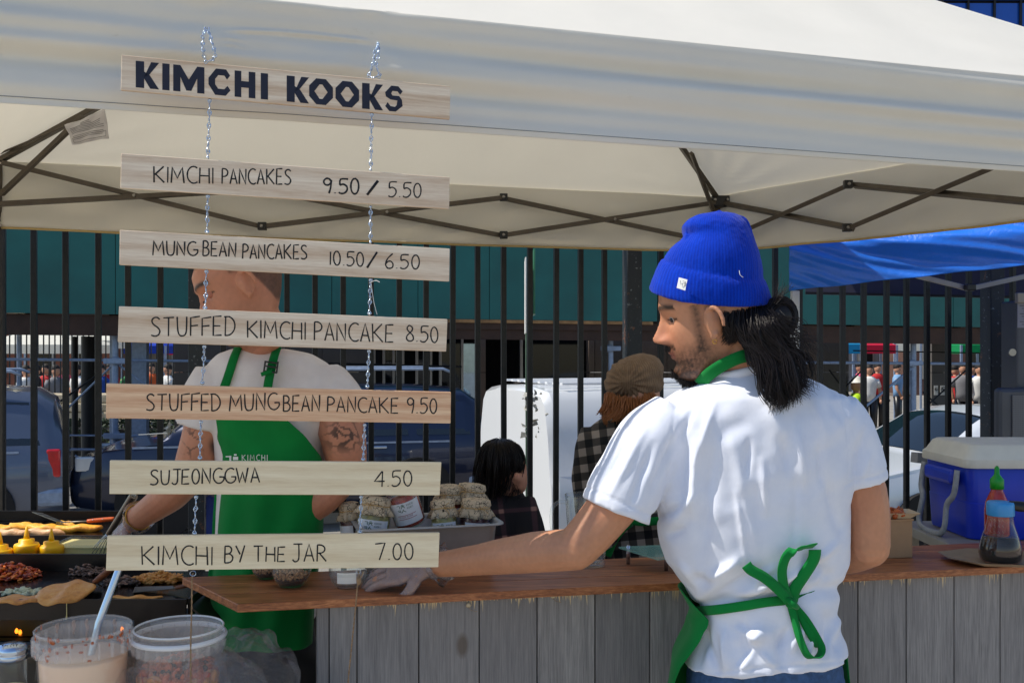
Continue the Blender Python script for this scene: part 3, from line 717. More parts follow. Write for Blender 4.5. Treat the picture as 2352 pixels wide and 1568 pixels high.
# blue glass tower top right
m_tw=NT('tower_glass'); m_tw.set(col=lin((20,80,170)),rough=.08,spec=.9,metal=.3); m_tw=m_tw.m
tw=thing('glass_tower','blue glass office tower peeking over the canopy top right','building',P(2420,805,90)+Vector((0,0,-33)))
x0,x1=P(2050,0,90).x,P(2900,0,90).x
MB().box(((x0+x1)/2,101,30),(x1-x0,20,62)).build('core',m_dark,tw)
zt=P(0,-120,90).z; zz0=P(0,60,90).z
ncol=14; cw=(x1-x0)/ncol
m_tw2=mat('tower_spandrel',(16,50,110),.3,.3); rs=random.Random(2)
for i in range(ncol):
    for j in range(4):
        z=zz0+j*3.2
        MB().box((x0+cw*(i+.5),90.9,z+1.2),(cw*.94,.1,2.3)).build('window_pane',m_tw,tw); 
for j in range(5): MB().box(((x0+x1)/2,90.8,zz0+j*3.2-.35),(x1-x0,.3,.6)).build('spandrel',m_tw2,tw)
for i in range(ncol+1): MB().box((x0+cw*i,90.7,zz0+6),(.14,.3,16)).build('mullion',m_dkst,tw)

# ---------------- vehicles
m_tyre=mat('tyre',(22,22,22),.85,0,.2,30); m_rim=metal('alloy',(170,172,176),.3)
cg=NT('car_glass'); cg.set(col=lin((18,26,34)),rough=.03,spec=.9); m_cglass=cg.m
def carpaint(n,c,met=.4): 
    t=NT(n); t.set(col=lin(c),rough=.28,metal=met,coat=.8); t.b.inputs['Coat Roughness'].default_value=.05; return t.m
def vehicle(name,label,cat_,paint,S,wins,loc,rz,wheels,W=.9,shield=None,rear=None,lamps=(),wr=.68,extra=None):
    """S: list of (x, z_sill, z_belt, z_roof, halfwidth); car points to +x"""
    t=thing(name,label,cat_,loc,rz=rz)
    xs=[s[0] for s in S]
    def at(x):
        return [interp(x,xs,[s[i] for s in S]) for i in range(5)]
    def prof(x):
        _,z0,zb,zr,w=at(x); h=zr-zb; wt=lerp(w*.96,w*wr/.9*.98,min(1,h/.4))
        pts=[(w*.90,z0),(w*.985,z0+.10),(w,z0+(zb-z0)*.5),(w*.985,zb-.05),(w*.955,zb),(lerp(w*.955,wt,.5)+.01,zb+h*.5),(wt,zb+h*.86),(wt*.9,zb+h*.97),(wt*.5,zr+.012),(0,zr+.02)]
        return pts
    def side(x,f,sgn,off=0):
        _,z0,zb,zr,w=at(x); h=zr-zb; p=prof(x); a,c=p[4],p[6]
        return Vector((x,sgn*(lerp(a[0],c[0],f)+.006*math.sin(math.pi*f)+.006+off),lerp(a[1],c[1],f)))
    rings=[]
    xx=sorted(set([xs[0]+(xs[-1]-xs[0])*i/44 for i in range(45)]+xs))
    for x in xx:
        p=prof(x); rings.append([Vector((x,y,z)) for y,z in p]+[Vector((x,-y,z)) for y,z in p[-2::-1]])
    b=MB(); b.loft(rings); b.build('body',paint,t,local=True,smooth='auto')
    for (x0,x1,s0,s1) in wins:
        for sg in(-1,1):
            b=MB(); b.grid(10,6,lambda u,v:side(lerp(lerp(x0,s0,v),lerp(x1,s1,v),u),.08+v*.84,sg)); b.build('side_window',m_cglass,t,local=True,smooth=True)
    if shield:
        x0,x1=shield; b=MB()
        def sf(u,v):
            x=lerp(x0,x1,v); _,z0,zb,zr,w=at(x); p=prof(x); y=lerp(-1,1,u); ww=p[7][0]
            return Vector((x+(.012 if x0>x1 else -.012)+.0*y,y*ww*.95,zr+.02-.02*y*y*2+.008))
        b.grid(8,8,sf); b.build('windscreen',m_cglass,t,local=True,smooth=True)
    for (wx,r) in wheels:
        for sg in(-1,1):
            ro=Matrix.Rotation(R(90),3,'X'); y=sg*(at(wx)[4]-.09)
            MB().lathe([(r*1.14,-.10),(r*1.14,.075*1)],(wx,sg*(at(wx)[4]-.06),r),28,ro).build('wheel_arch',m_dark,t,local=True)
            wh_=MB().lathe([(r*.62,-.09),(r*.94,-.10),(r,-.06),(r,.06),(r*.94,.10),(r*.62,.09)],(wx,y+sg*.02,r),28,ro).build('wheel',m_tyre,t,local=True,smooth='auto')
            MB().lathe([(0,sg*-.09),(r*.2,sg*-.1),(r*.25,sg*-.07),(r*.55,sg*-.075),(r*.63,sg*-.1)][::1],(wx,y+sg*.02,r),20,ro).build('rim',m_rim,wh_,local=True,smooth='auto')
    for (x,z,l,h,mt,nm) in lamps:
        for sg in(-1,1):
            w=at(x)[4]; b=MB(); b.box((x,sg*w*.93,z),(l,.12,h)); b.build(nm,mt,t,local=True,bevel=.02)
    if extra: extra(t,at,side)
    return t
m_tail=mat('tail_red',(190,16,24),.15,0,.15,20,coat=1,emit=0); m_head=mat('head_lamp',(200,205,210),.1,.3)
SUV=[(-2.35,.45,.80,.90,.80),(-2.33,.36,1.0,1.20,.86),(-2.22,.32,1.05,1.62,.90),(-2.05,.30,1.06,1.74,.92),(-1.4,.28,1.06,1.79,.93),(0,.28,1.05,1.80,.93),(.6,.28,1.05,1.75,.93),(.9,.28,1.05,1.62,.93),(1.45,.28,1.05,1.12,.92),(2.0,.30,.98,1.05,.90),(2.3,.34,.85,.92,.84),(2.36,.4,.7,.8,.78)]
def suv_extra(t,at,side):
    for sg in(-1,1):
        w=at(0)[4]
        MB().tube([(-1.9,sg*w*.70,1.80),(-1.8,sg*w*.70,1.84),(.4,sg*w*.70,1.84),(.5,sg*w*.70,1.78)],.02,6).build('roof_rail',m_galv2,t,local=True,smooth=True)
        MB().box((1.0,sg*(w+.10),1.10),(.12,.2,.15)).build('wing_mirror',m_chrome,t,local=True,bevel=.03)
        for x in(.0,-1.0): MB().box((x,sg*(w+.012),.94),(.18,.03,.03)).build('door_handle',m_chrome,t,local=True,bevel=.01)
        MB().box((-.1,sg*(w*.985+.004),.99),(3.6,.012,.02)).build('trim_strip',m_galv2,t,local=True)
        for x in(-.55,.45): MB().box((x,sg*(w+.001),.68),(.008,.008,.68)).build('door_gap',m_black,t,local=True)
        MB().box((-2.2,sg*w*.8,.5),(.34,.34,.2)).build('bumper',m_galv2,t,local=True,bevel=.05)
LB2=[(-2.23,.86,.14,.30,m_tail,'tail_lamp'),(2.2,.82,.2,.16,m_head,'head_lamp')]
SUVW=[(-.5,.85,-.45,.50),(-1.35,-.58,-1.3,-.58),(-2.1,-1.45,-1.98,-1.42)]
# left grey SUV: side on, rear end at px 132
Y=10.6; vx=P(132,0,Y).x
vehicle('parked_suv','grey SUV parked at the left edge with its red tail lamp showing','car',carpaint('grey_blue_paint',(88,98,118)),[(a,b_,c*.96,d*.935,e) for a,b_,c,d,e in SUV],SUVW,(vx-.927*2.27-.375*.9,Y-.375*2.27+.927*.9,SZ),R(180+22),[(-1.45,.37),(1.45,.37)],lamps=LB2,extra=suv_extra)
Y=11.4
vehicle('parked_suv','dark navy SUV parked side on behind the cook and the white van','car',carpaint('navy_paint',(18,30,58)),[(a,b_,c*.97,d*.91,e) for a,b_,c,d,e in SUV],SUVW,(P(1108,0,Y).x-.97*2.25-.242*.9,Y-.242*2.25+.97*.9+.5,SZ),R(180+14),[(-1.45,.38),(1.45,.38)],lamps=LB2[1:],extra=suv_extra)
SED=[(-2.3,.4,.75,.82,.76),(-2.2,.3,.9,1.0,.84),(-1.6,.25,.95,1.08,.88),(-1.1,.22,.95,1.34,.89),(-.5,.22,.94,1.44,.9),(.1,.22,.93,1.44,.9),(.5,.22,.92,1.36,.9),(1.15,.22,.92,.99,.89),(1.9,.24,.80,.86,.86),(2.2,.3,.68,.74,.8),(2.3,.36,.55,.62,.72)]
def sed_extra(t,at,side):
    for sg in(-1,1):
        w=at(0)[4]; MB().box((.72,sg*(w+.09),1.0),(.14,.2,.13)).build('wing_mirror',m_wpaint,t,local=True,bevel=.035)
        for x in(-.1,-1.0): MB().box((x,sg*(w+.008),.82),(.17,.03,.03)).build('door_handle',m_chrome,t,local=True,bevel=.01)
        for x in(-.45,.55): MB().box((x,sg*(w+.001),.62),(.008,.008,.55)).build('door_gap',m_black,t,local=True)
m_wpaint=carpaint('white_car_paint',(205,210,216),.15)
Y=9.4
vehicle('parked_sedan','silvery white sedan parked behind the right hand fence','car',m_wpaint,SED,[(-.36,.70,-.30,.30),(-1.2,-.45,-.85,-.42)],(P(2240,0,Y).x+.75,Y+1.55,SZ),R(180+17),[(-1.4,.32),(1.42,.32)],shield=(1.10,.40),lamps=[(2.12,.66,.2,.14,m_head,'head_lamp')],extra=sed_extra)
# white van: near corner at px 1283
VAN=[(-2.4,.4,1.0,1.70,.86),(-2.3,.32,1.05,1.74,.88),(.6,.32,1.05,1.76,.90),(1.1,.32,1.05,1.72,.90),(1.35,.32,1.05,1.62,.90),(1.75,.32,1.03,1.30,.88),(1.95,.36,1.0,1.06,.84),(2.2,.4,.85,.92,.78),(2.28,.42,.7,.78,.72)]
def van_extra(t,at,side):
    for i in range(9): MB().box((-.5,-.62+i*.155,1.785),(1.6,.05,.02)).build('roof_rib',m_vpaint,t,local=True,bevel=.006)
    for sg in(-1,1):
        w=at(0)[4]
        MB().box((-.55,sg*(w*.985+.004),1.25),(1.2,.014,.34)).build('side_panel',m_vpaint,t,local=True,bevel=.006)
        MB().box((.72,sg*(w+.1),1.15),(.12,.2,.2)).build('wing_mirror',m_darkpl,t,local=True,bevel=.03)
        for x in(.15,.8): MB().box((x,sg*(w+.001),.8),(.008,.008,.9)).build('door_gap',m_black,t,local=True)
        MB().box((.25,sg*(w+.012),.95),(.17,.03,.03)).build('door_handle',m_black,t,local=True)
m_vpaint=carpaint('white_van_paint',(222,224,226),.0)
vehicle('parked_van','white van with ribbed roof parked behind the woman in the beret','van',m_vpaint,[(a*.62,b_,c,d,e) for a,b_,c,d,e in VAN],[(.28,.78,.31,.62)],(P(1283,0,7.9).x+math.cos(R(22))*1.45-math.sin(R(22))*.9,7.9+math.sin(R(22))*1.45+math.cos(R(22))*.9,SZ),R(22),[(-.9,.33),(.9,.33)],shield=(1.10,.80),lamps=[(1.31,.85,.15,.2,m_head,'head_lamp')],extra=van_extra,wr=.76)

# grey cabinet at the right edge
cbn=thing('steel_cabinet','tall grey steel cabinet with notice and vent at the right edge','cabinet',P(2410,1240,4.6).xy.to_3d())
q0=P(2335,0,4.9); zt_=P(0,690,4.9).z
m_cab=mat('cabinet_grey',(82,84,90),.45,.3,.12,5)
MB().box((q0.x+.45,4.98,zt_/2),(.9,.16,zt_)).build('cabinet_body',m_cab,cbn,bevel=.01)
MB().box((q0.x+.45,4.885,zt_+.012),(.92,.03,.05)).build('top_rail',m_lgm:=mat('cab_rail',(150,142,130),.5,.4),cbn,bevel=.004)
lab=P(2350,760,4.88); MB().box((P(2345,0,4.88).x+.06,4.893,P(0,722,4.88).z),(.14,.004,.13)).build('notice',mat('notice_paper',(150,150,158),.7),cbn)
b=MB()
for k in range(8): b.box((P(2345,0,4.88).x+.05,4.890,P(0,702,4.88).z-k*.013),(.10-.02*(k%3),.002,.003))
b.build('print_lines',m_grey,cbn)
MB().lathe([(.012,0),(.018,0),(.018,.01),(.012,.01)],(P(2328,0,4.88).x,4.897,P(0,809,4.88).z),16,Matrix.Rotation(R(90),3,'X')).build('lock_ring',m_bolt,cbn)
ve=MB(); ve.box((P(2400,0,4.8).x,4.86,P(0,1070,4.8).z),(.42,.06,.75)); ve.build('vent_box',m_cab,cbn,bevel=.02)
m_mesh=NT('perforated_grille'); vo=m_mesh.n('TexVoronoi'); vo.inputs['Scale'].default_value=110; vo.inputs['Randomness'].default_value=0; m_mesh.l(m_mesh.coord(),vo.inputs['Vector']); m_mesh.set(col=m_mesh.ramp(vo.outputs[0],[(.3,lin((16,16,18))),(.4,lin((110,110,112)))]),rough=.5); m_mesh=m_mesh.m
MB().box((P(2412,0,4.8).x,4.826,P(0,1070,4.8).z),(.34,.01,.68)).build('vent_grille',m_mesh,cbn)
# street sign poles edge-on with torn stickers
q=fpt(1213)+Vector((0,.7,0)); sp=thing('sign_pole','galvanised street sign pole behind the fence with torn stickers and edge-on signs','sign pole',(q.x,q.y,SZ))
kx=(1213-1176)/F; sy=5.6
MB().bar((kx*sy,sy,SZ),(kx*sy,sy,P(0,660,sy).z),.03,.05).build('pole',mat('pole_green',(96,120,104),.5,.3,.3,20),sp,bevel=.003)
MB().box(P(1207,681,sy-.01)+Vector((0,.0,0)),(.008,.30,.415)).build('sign_plate',m_white,sp,bevel=.002)
MB().box(P(1226,650,sy+.05),(.010,.3,.36)).build('sign_plate',mat('sign_green',(70,140,105),.5),sp)
b=MB(); rs=random.Random(12); m_st=mat('torn_sticker',(170,170,164),.7,0,.4,60)
for _ in range(46):
    p=P(1216+rs.gauss(0,11),rs.uniform(890,1010),sy-.04-rs.random()*.03); k=rs.uniform(.006,.02); e=Euler((rs.random()*3,rs.random()*3,rs.random()*3)).to_matrix()
    b.add([p+e@Vector(v) for v in((-k,0,-k*.6),(k,0,-k),(k*.6,k*.4,k),(-k*.7,k*.3,k*.6))],[(0,1,2,3)])
b.build('torn_stickers',m_st,sp,stuff=True)
# zip tie rag on the left fence
t=thing('tied_rag','scrap of clear plastic cable-tied to a fence bar at left','rag',P(392,985,4.4))
b=MB(); rs=random.Random(5)
for _ in range(14):
    p=P(389+rs.gauss(0,5),992+rs.gauss(0,9),4.36); k=.012; e=Euler((rs.random()*3,rs.random()*3,rs.random()*3)).to_matrix(); b.add([p+e@Vector(v) for v in((-k,0,-k),(k,0,-k*.5),(k*.6,0,k),(-k*.7,0,k*.6))],[(0,1,2,3)])
b.build('plastic_scrap',m_st,t,stuff=True); MB().tube([P(318,998,4.36),P(385,994,4.36)],.0025,5).build('tie_tail',m_white,t)
# short grey rail behind the man's shoulder
MB().bar(P(2100,1050,4.9),P(2165,1055,4.95),.05,.05).build('rail_stub',m_cab,label='short grey rail stub between fence bars beside the white sedan',cat='rail')
# ---------------- hanging menu boards
m_pine=wood_mat('pale_pine',(204,174,144),(246,230,208),(1.0,9,16),rough=.62)
m_red=wood_mat('reddish_pine',(206,150,112),(246,210,172),(1.0,9,24),rough=.62)
m_yel=wood_mat('yellow_pine',(220,198,160),(246,232,200),(1.0,9,15),rough=.62)
def sY(px): return 1.95+(px-279)/756*.15
def arc(cx,cy,rx,ry,a0,a1,n=9): return [(cx+rx*math.cos(R(lerp(a0,a1,i/n))),cy+ry*math.sin(R(lerp(a0,a1,i/n)))) for i in range(n+1)]
GL={
'K':(.55,[[(0,1),(.02,0)],[(.52,1),(.05,.48)],[(.1,.52),(.56,0)]]),
'I':(.06,[[(.03,1),(.03,0)]]),
'M':(.68,[[(0,0),(.07,1),(.33,.3),(.6,1),(.68,0)]]),
'C':(.5,[arc(.36,.5,.34,.5,55,305,14)]),
'H':(.52,[[(.02,1),(0,0)],[(.5,.98),(.52,0)],[(.01,.5),(.51,.48)]]),
'P':(.42,[[(.03,1),(0,0)],[(.02,1)]+arc(.14,.74,.28,.26,80,-90,8)+[(.02,.46)]]),
'A':(.5,[[(0,0),(.24,1),(.5,0)],[(.08,.34),(.43,.33)]]),
'N':(.48,[[(0,0),(.02,1),(.46,0),(.48,1)]]),
'E':(.42,[[(.42,1),(.02,.98),(0,0),(.42,.02)],[(.01,.5),(.36,.5)]]),
'S':(.46,[[(.44,.88),(.33,.98),(.16,.97),(.05,.82),(.12,.63),(.33,.46),(.44,.28),(.38,.08),(.2,0),(.0,.06)]]),
'U':(.48,[[(0,1),(.02,.35),(.1,.06),(.25,0),(.4,.08),(.46,.35),(.48,1)]]),
'G':(.52,[arc(.34,.5,.33,.5,55,330,14)+[(.62,.44)],[(.36,.42),(.64,.42)]]),
'B':(.42,[[(.02,1),(0,0)],[(0,1)]+arc(.16,.77,.2,.23,80,-80,6)+[(.04,.53)],[(.04,.53)]+arc(.16,.27,.26,.27,80,-90,7)+[(0,0)]]),
'F':(.42,[[(.5,1.03),(.04,.96),(.02,0)],[(.03,.52),(.4,.56)]]),
'D':(.5,[[(.03,1),(.02,0)],[(-.05,.98)]+arc(.1,.5,.4,.5,80,-85,10)+[(0,0)]]),
'T':(.54,[[(0,.98),(.54,1)],[(.27,.99),(.25,0)]]),
'J':(.42,[[(.05,1),(.5,1)],[(.32,1),(.32,.25),(.24,.03),(.1,0),(0,.12)]]),
'O':(.44,[arc(.22,.5,.21,.5,95,455,16)]),
'W':(.68,[[(0,1),(.18,0),(.36,.72),(.5,0),(.68,1)]]),
'Y':(.46,[[(0,1),(.22,.48)],[(.46,1),(.2,0)]]),
'R':(.46,[[(.03,1),(0,0)],[(.02,1)]+arc(.14,.75,.26,.25,80,-90,7)+[(.03,.5)],[(.12,.5),(.46,0)]]),
'L':(.38,[[(0,1),(0,0),(.38,.02)]]),
'0':(.42,[arc(.21,.5,.2,.5,95,455,16)]),
'1':(.08,[[(.04,1),(.04,0)]]),
'4':(.5,[[(.4,1),(0,.34),(.52,.34)],[(.42,1),(.38,-.02)]]),
'5':(.44,[[(.46,1),(.08,.97),(.05,.57)],[(.05,.57),(.22,.64),(.4,.5),(.42,.25),(.28,.03),(.1,0),(0,.08)]]),
'6':(.42,[[(.4,1),(.14,.68),(.01,.3),(.1,.04),(.24,0),(.38,.08),(.41,.3),(.3,.48),(.14,.46),(.03,.3)]]),
'7':(.48,[[(0,.95),(.48,1),(.2,0)]]),
'8':(.42,[[(.34,.9),(.2,1),(.07,.88),(.08,.7),(.22,.55),(.38,.36),(.4,.12),(.22,0),(.04,.1),(.04,.32),(.2,.52),(.34,.7),(.36,.86),(.3,.95)]]),
'9':(.42,[[(.4,.8),(.3,.98),(.14,1),(.02,.82),(.08,.6),(.24,.55),(.38,.7),(.4,.92),(.38,.4),(.3,-.02)]]),
'.':(.06,[[(.03,.05),(.035,0)]]),
'/':(.5,[[(0,0),(.5,1)]]),
}
CURV=set('CPSUGBDJORL0568 9')-{'L'}
def board(n,q,label,mt,words,cat_='sign'):
    C=[P(x,y,sY(x)) for x,y in q]     # TL TR BR BL
    ex=(C[2]-C[3]).normalized(); nn=ex.cross((C[0]-C[3])).normalized()   # pointing to the camera?
    if nn.y>0: nn=-nn
    ez=nn.cross(ex) ; 
    if ez.z<0: ez=-ez
    M=Matrix((ex,-nn,ez)).transposed()
    org=(C[3]+C[2])/2
    inv=M.inverted()
    Lc=[inv@(c-org) for c in C]
    b=MB(); b.prism([Vector((l.x,0,l.z)) for l in (Lc[3],Lc[2],Lc[1],Lc[0])],(0,.009,0))
    o=b.build('menu_board',mt,local=True,bevel=.0012,label=label,cat=cat_,group='wooden menu boards hung one under the other on chains')
    o.location=org; o.rotation_euler=M.to_euler()
    def onb(px,py):
        d=P(px,py,1.0)-Vector((0,0,H)); t=(org-Vector((0,0,H))).dot(nn)/d.dot(nn); w=Vector((0,0,H))+d*t
        l=inv@(w-org); return Vector((l.x,-.0004,l.z))
    return o,onb
def handwrite(o,onb,text,x0,x1,b0,b1,h,wd=.0016,bold=1):
    adv=[]; x=0
    for ch in text:
        w=GL[ch][0]; adv.append(x); x+=w+.16
    tot=x-.16; s=(x1-x0)/tot
    for ch,a in zip(text,adv):
        mb=MB(); jr=random.uniform(-.02,.02); hs=h*random.uniform(.96,1.04)
        for st in GL[ch][1]:
            if len(st)==1: st=[st[0],st[0]]
            pts=[]
            for (gx,gy) in st:
                u=(a+gx+gy*jr)*s; px=x0+u; py=lerp(b0,b1,u/(x1-x0))-gy*hs; pts.append(onb(px,py))
            if ch in CURV and len(pts)>2: pts=cat(pts,3)
            else: pts=[p for i in range(len(pts)-1) for p in (pts[i],pts[i].lerp(pts[i+1],.5))]+[pts[-1]]
            r=[wd*bold*random.uniform(.85,1.15) for _ in pts]
            mb.tube(pts,r,6,sq=.25 if False else 1.0)
        # flatten strokes to a film on the board
        mb.v=[(v[0],-.0003+(v[1]+.0004)*.18,v[2]) for v in mb.v]
        mb.build('letter',m_ink,o,local=True,smooth=True)
Q=[((279,126),(1035,198),(1033,274),(277,207)),((278,352),(1033,407),(1032,480),(276,432)),((275,528),(1033,571),(1032,646),(274,608)),((273,703),(1028,733),(1025,807),(270,785)),((244,880),(1036,900),(1035,972),(243,960)),((252,1057),(1014,1061),(1010,1137),(251,1134)),((246,1230),(1010,1223),(1007,1302),(243,1310))]
LB=['pale wooden name board with heavy angular navy capitals, topmost of the hanging boards',
'wooden menu board reading kimchi pancakes 9.50 / 5.50, second from the top',
'wooden menu board reading mung bean pancakes 10.50 / 6.50 above the cook\'s face',
'wooden menu board reading stuffed kimchi pancake 8.50 across the cook\'s chin',
'reddish wooden menu board reading stuffed mung bean pancake 9.50, widest and pinkest',
'yellowish wooden menu board reading sujeonggwa 4.50, second from the bottom',
'yellowish wooden menu board reading kimchi by the jar 7.00, lowest of the hanging boards']
MT=[m_pine,m_pine,m_pine,m_pine,m_red,m_yel,m_yel]
WD=[None,
[('KIMCHI',353,490,419,422,37),('PANCAKES',510,668,422,424,35),('9.50',742,824,443,446,34,1.3),('/',843,868,448,448,34,1.8),('5.50',892,967,452,454,33)],
[('MUNG',351,450,586,587,32),('BEAN',466,541,587,590,33),('PANCAKES',557,705,594,595,33),('10.50',757,835,608,612,31),('/',843,866,615,615,36,1.5),('6.50',885,963,616,618,33)],
[('STUFFED',347,539,772,770,43),('KIMCHI',568,702,775,780,39),('PANCAKE',722,903,781,786,41),('8.50',933,1006,783,787,36)],
[('STUFFED',336,506,942,943,38),('MUNG',527,637,944,940,38),('BEAN',651,734,944,944,36),('PANCAKE',752,914,945,949,35),('9.50',935,1003,948,949,34)],
[('SUJEONGGWA',345,596,1113,1107,34),('4.50',860,946,1117,1115,35)],
[('KIMCHI',326,488,1296,1297,43),('BY',516,562,1292,1290,38),('THE',583,654,1289,1289,35),('JAR',672,749,1289,1288,39),('7.00',862,949,1285,1284,37)]]
BO=[]
for i in range(7):
    o,onb=board(i,Q[i],LB[i],MT[i],WD[i]); BO.append(o)
    if WD[i]:
        for w in WD[i]: handwrite(o,onb,*w[:6],bold=w[6] if len(w)>6 else 1)
    else:
        # block capitals, x in the 1.9985x enlargement
        def blk(polys,xa,xb,slope=.0935):
            mb=MB()
            for pl in polys:
                pts=[]
                for gx,gy in pl:
                    px=lerp(xa,xb,gx); base=201+(px-311.5)*slope; top=base-61+ (px-311)*.004
                    pts.append(onb(px,lerp(base,top,gy)))
                mb.prism([p+Vector((0,-.0002,0)) for p in pts],(0,.0005,0))
            mb.build('letter',m_navy,o,local=True)
        Kp=[[(0,0),(.36,0),(.36,1),(0,1)],[(.36,.42),(.66,1),(1,1),(.58,.52)],[(.36,.62),(.60,.50),(1,0),(.62,0),(.36,.36)]]
        Ip=[[(0,0),(1,0),(1,1),(0,1)]]
        Mp=[[(0,0),(.23,0),(.23,.62),(.23,1),(0,1)],[(.77,0),(1,0),(1,1),(.77,1),(.77,.62)],[(.23,1),(.5,.48),(.5,.06),(.42,.06),(.23,.56)],[(.77,1),(.5,.48),(.5,.06),(.58,.06),(.77,.56)]]
        Cp=[[(.34,1),(.8,1),(.98,.78),(.84,.62),(.72,.76),(.44,.76)],[(.34,1),(.44,.76),(.3,.6),(0,.62)],[(0,.62),(.3,.6),(.3,.4),(0,.38)],[(0,.38),(.3,.4),(.44,.24),(.3,0)],[(.3,0),(.44,.24),(.72,.24),(.86,.38),(1,.22),(.78,0)]]
        Hp=[[(0,0),(.32,0),(.32,1),(0,1)],[(.68,0),(1,0),(1,1),(.68,1)],[(.32,.38),(.68,.38),(.68,.62),(.32,.62)]]
        oct_=[(.3,1),(.7,1),(1,.7),(1,.3),(.7,0),(.3,0),(0,.3),(0,.7)]; inn=[(.5,.78),(.78,.5),(.5,.22),(.22,.5)]
        Op=[[oct_[0],oct_[1],(.56,.78),(.44,.78)],[oct_[1],oct_[2],(.78,.5),(.56,.78)],[oct_[2],oct_[3],(.78,.5)],[oct_[3],oct_[4],(.56,.22),(.78,.5)],[oct_[4],oct_[5],(.44,.22),(.56,.22)],[oct_[5],oct_[6],(.22,.5),(.44,.22)],[oct_[6],oct_[7],(.22,.5)],[oct_[7],oct_[0],(.44,.78),(.22,.5)]]
        Sp=[[(.35,1),(.75,1),(1,.82),(.86,.68),(.7,.8),(.42,.8)],[(.35,1),(.42,.8),(.34,.7),(0,.72)],[(0,.72),(.34,.7),(.42,.62),(.3,.46),(.04,.56)],[(.42,.62),(.3,.46),(.7,.44),(.96,.48),(.8,.62)],[(.96,.48),(.7,.44),(.66,.26),(1,.24)],[(1,.24),(.66,.26),(.56,.18),(.6,0)],[(.6,0),(.56,.18),(.3,.2),(.14,.34),(0,.18),(.24,0)]]
        for pl,a,c in((Kp,623,730),(Ip,745,778),(Mp,795,938),(Cp,957,1058),(Hp,1077,1172),(Ip,1197,1230),(Kp,1316,1418),(Op,1419,1528),(Op,1540,1648),(Kp,1662,1758),(Sp,1768,1848)):
            blk(pl,a/1.9985,c/1.9985)
# chains of small jack links
def link_mesh():
    b=MB(); L=.0078; pts=[]
    for i in range(22):
        a=2*math.pi*i/22; s=math.sin(a); x=math.sin(2*a)*.0034; z=math.cos(a)*L
        w=1 if z>0 else 0
        pts.append(Vector((x*(1-w) ,x*w+ (.0004 if s>0 else -.0004),z)))
    b.tube(pts,.00095,5,closed=True); return b
LK=None
def chain(p,q,label,n=None,hook=True):
    global LK
    p=Vector(p);q=Vector(q); d=q-p; n=n or max(3,round(d.length/.0122))
    c=thing('hanging_chain',label,'chain',p,group='zinc chains holding the menu boards')
    rot=d.to_track_quat('Z','X').to_euler()
    for i in range(n):
        if LK is None: LK=link_mesh().build('chain_link',m_chrome,c,local=True,smooth=True); o=LK
        else: o=LK.copy(); COL.objects.link(o); o.parent=c
        o.location=d*((i+.5)/n)+Vector((random.uniform(-.0006,.0006),0,0)); e=Matrix.Rotation(R(90*(i%2)+random.uniform(-25,25)),3,'Z'); o.rotation_euler=(d.to_track_quat('Z','X').to_matrix()@e).to_euler()
    if hook:
        for s in(p,q):
            MB().ell(s,(.0032,.0032,.0032),8,6).build('screw_eye',m_chrome,c,smooth=True)
    return c
CL=[((482,230),(477,362)),((477,450),(476,533)),((474,622),(471,708)),((470,795),(465,880)),((461,968),(459,1052)),((450,1140),(447,1225))]
CR=[((854,262),(851,390)),((851,475),(851,556)),((851,642),(849,720)),((848,805),(843,888)),((838,975),(834,1055)),((829,1140),(827,1222))]
wh=['name board','second board','third board','fourth board','reddish board','second lowest board','lowest board']
for side,LL in(('left',CL),('right',CR)):
    for i,(a,c) in enumerate(LL):
        chain(P(*a,sY(a[0])+.004),P(*c,sY(c[0])+.004),f'{side} hand zinc chain between the {wh[i]} and the {wh[i+1]}')
def loopc(pts,label):
    c=thing('hanging_chain',label,'chain',pts[0],group='zinc chains holding the menu boards')
    pts=cat(pts,8)
    L=[0]
    for i in range(1,len(pts)): L.append(L[-1]+(pts[i]-pts[i-1]).length)
    n=int(L[-1]/.0118)
    for i in range(n):
        s=(i+.5)/n*L[-1]; k=max(j for j in range(len(L)-1) if L[j]<=s); t=(s-L[k])/(L[k+1]-L[k]+1e-9)
        o=LK.copy(); COL.objects.link(o); o.parent=c; o.location=pts[k].lerp(pts[k+1],t)-c.location
        o.rotation_euler=((pts[k+1]-pts[k]).to_track_quat('Z','X').to_matrix()@Matrix.Rotation(R(90*(i%2)+20),3,'Z')).to_euler()
yl=1.955
loopc([P(473,66,yl+.01),P(466,85,yl),P(467,120,yl),P(472,140,yl+.02),P(484,139,yl+.02),P(494,128,yl),P(486,95,yl),P(477,66,yl+.01)],'open zinc chain loop from the valance to the left end of the name board')
yr=2.07
loopc([P(869,100,yr+.01),P(862,120,yr),P(856,150,yr),P(848,174,yr),P(862,177,yr),P(871,172,yr),P(864,150,yr),P(869,125,yr),P(867,100,yr+.01)],'narrow zinc chain loop from the valance to the right end of the name board')
m_twine=mat('jute_twine',(150,122,92),.95,0,.3,200,400,.8)
def twine(pts,label,r=.0016):
    c=thing('jute_twine',label,'twine',pts[0])
    p=cat(pts,10); b=MB()
    for k in range(2):
        q=[v+Vector((math.cos(i*.9+k*math.pi)*r*.5,math.sin(i*.9+k*math.pi)*r*.5,0)) for i,v in enumerate(cat(p,2))]
        b.tube(q,r*.62,6)
    b.build('strand',m_twine,c,smooth=True); return c
t=twine([P(443,1316,1.985),P(441,1330,1.985),P(440,1400,1.985),P(438,1480,1.985),P(438,1600,1.985),P(436,1900,1.985)],'straight jute twine hanging below the left end of the lowest board')
MB().tube([P(443+7*math.cos(a),1316+6*math.sin(a),1.982) for a in [i*.6 for i in range(11)]],.0007,5).build('hook',m_chrome,t)
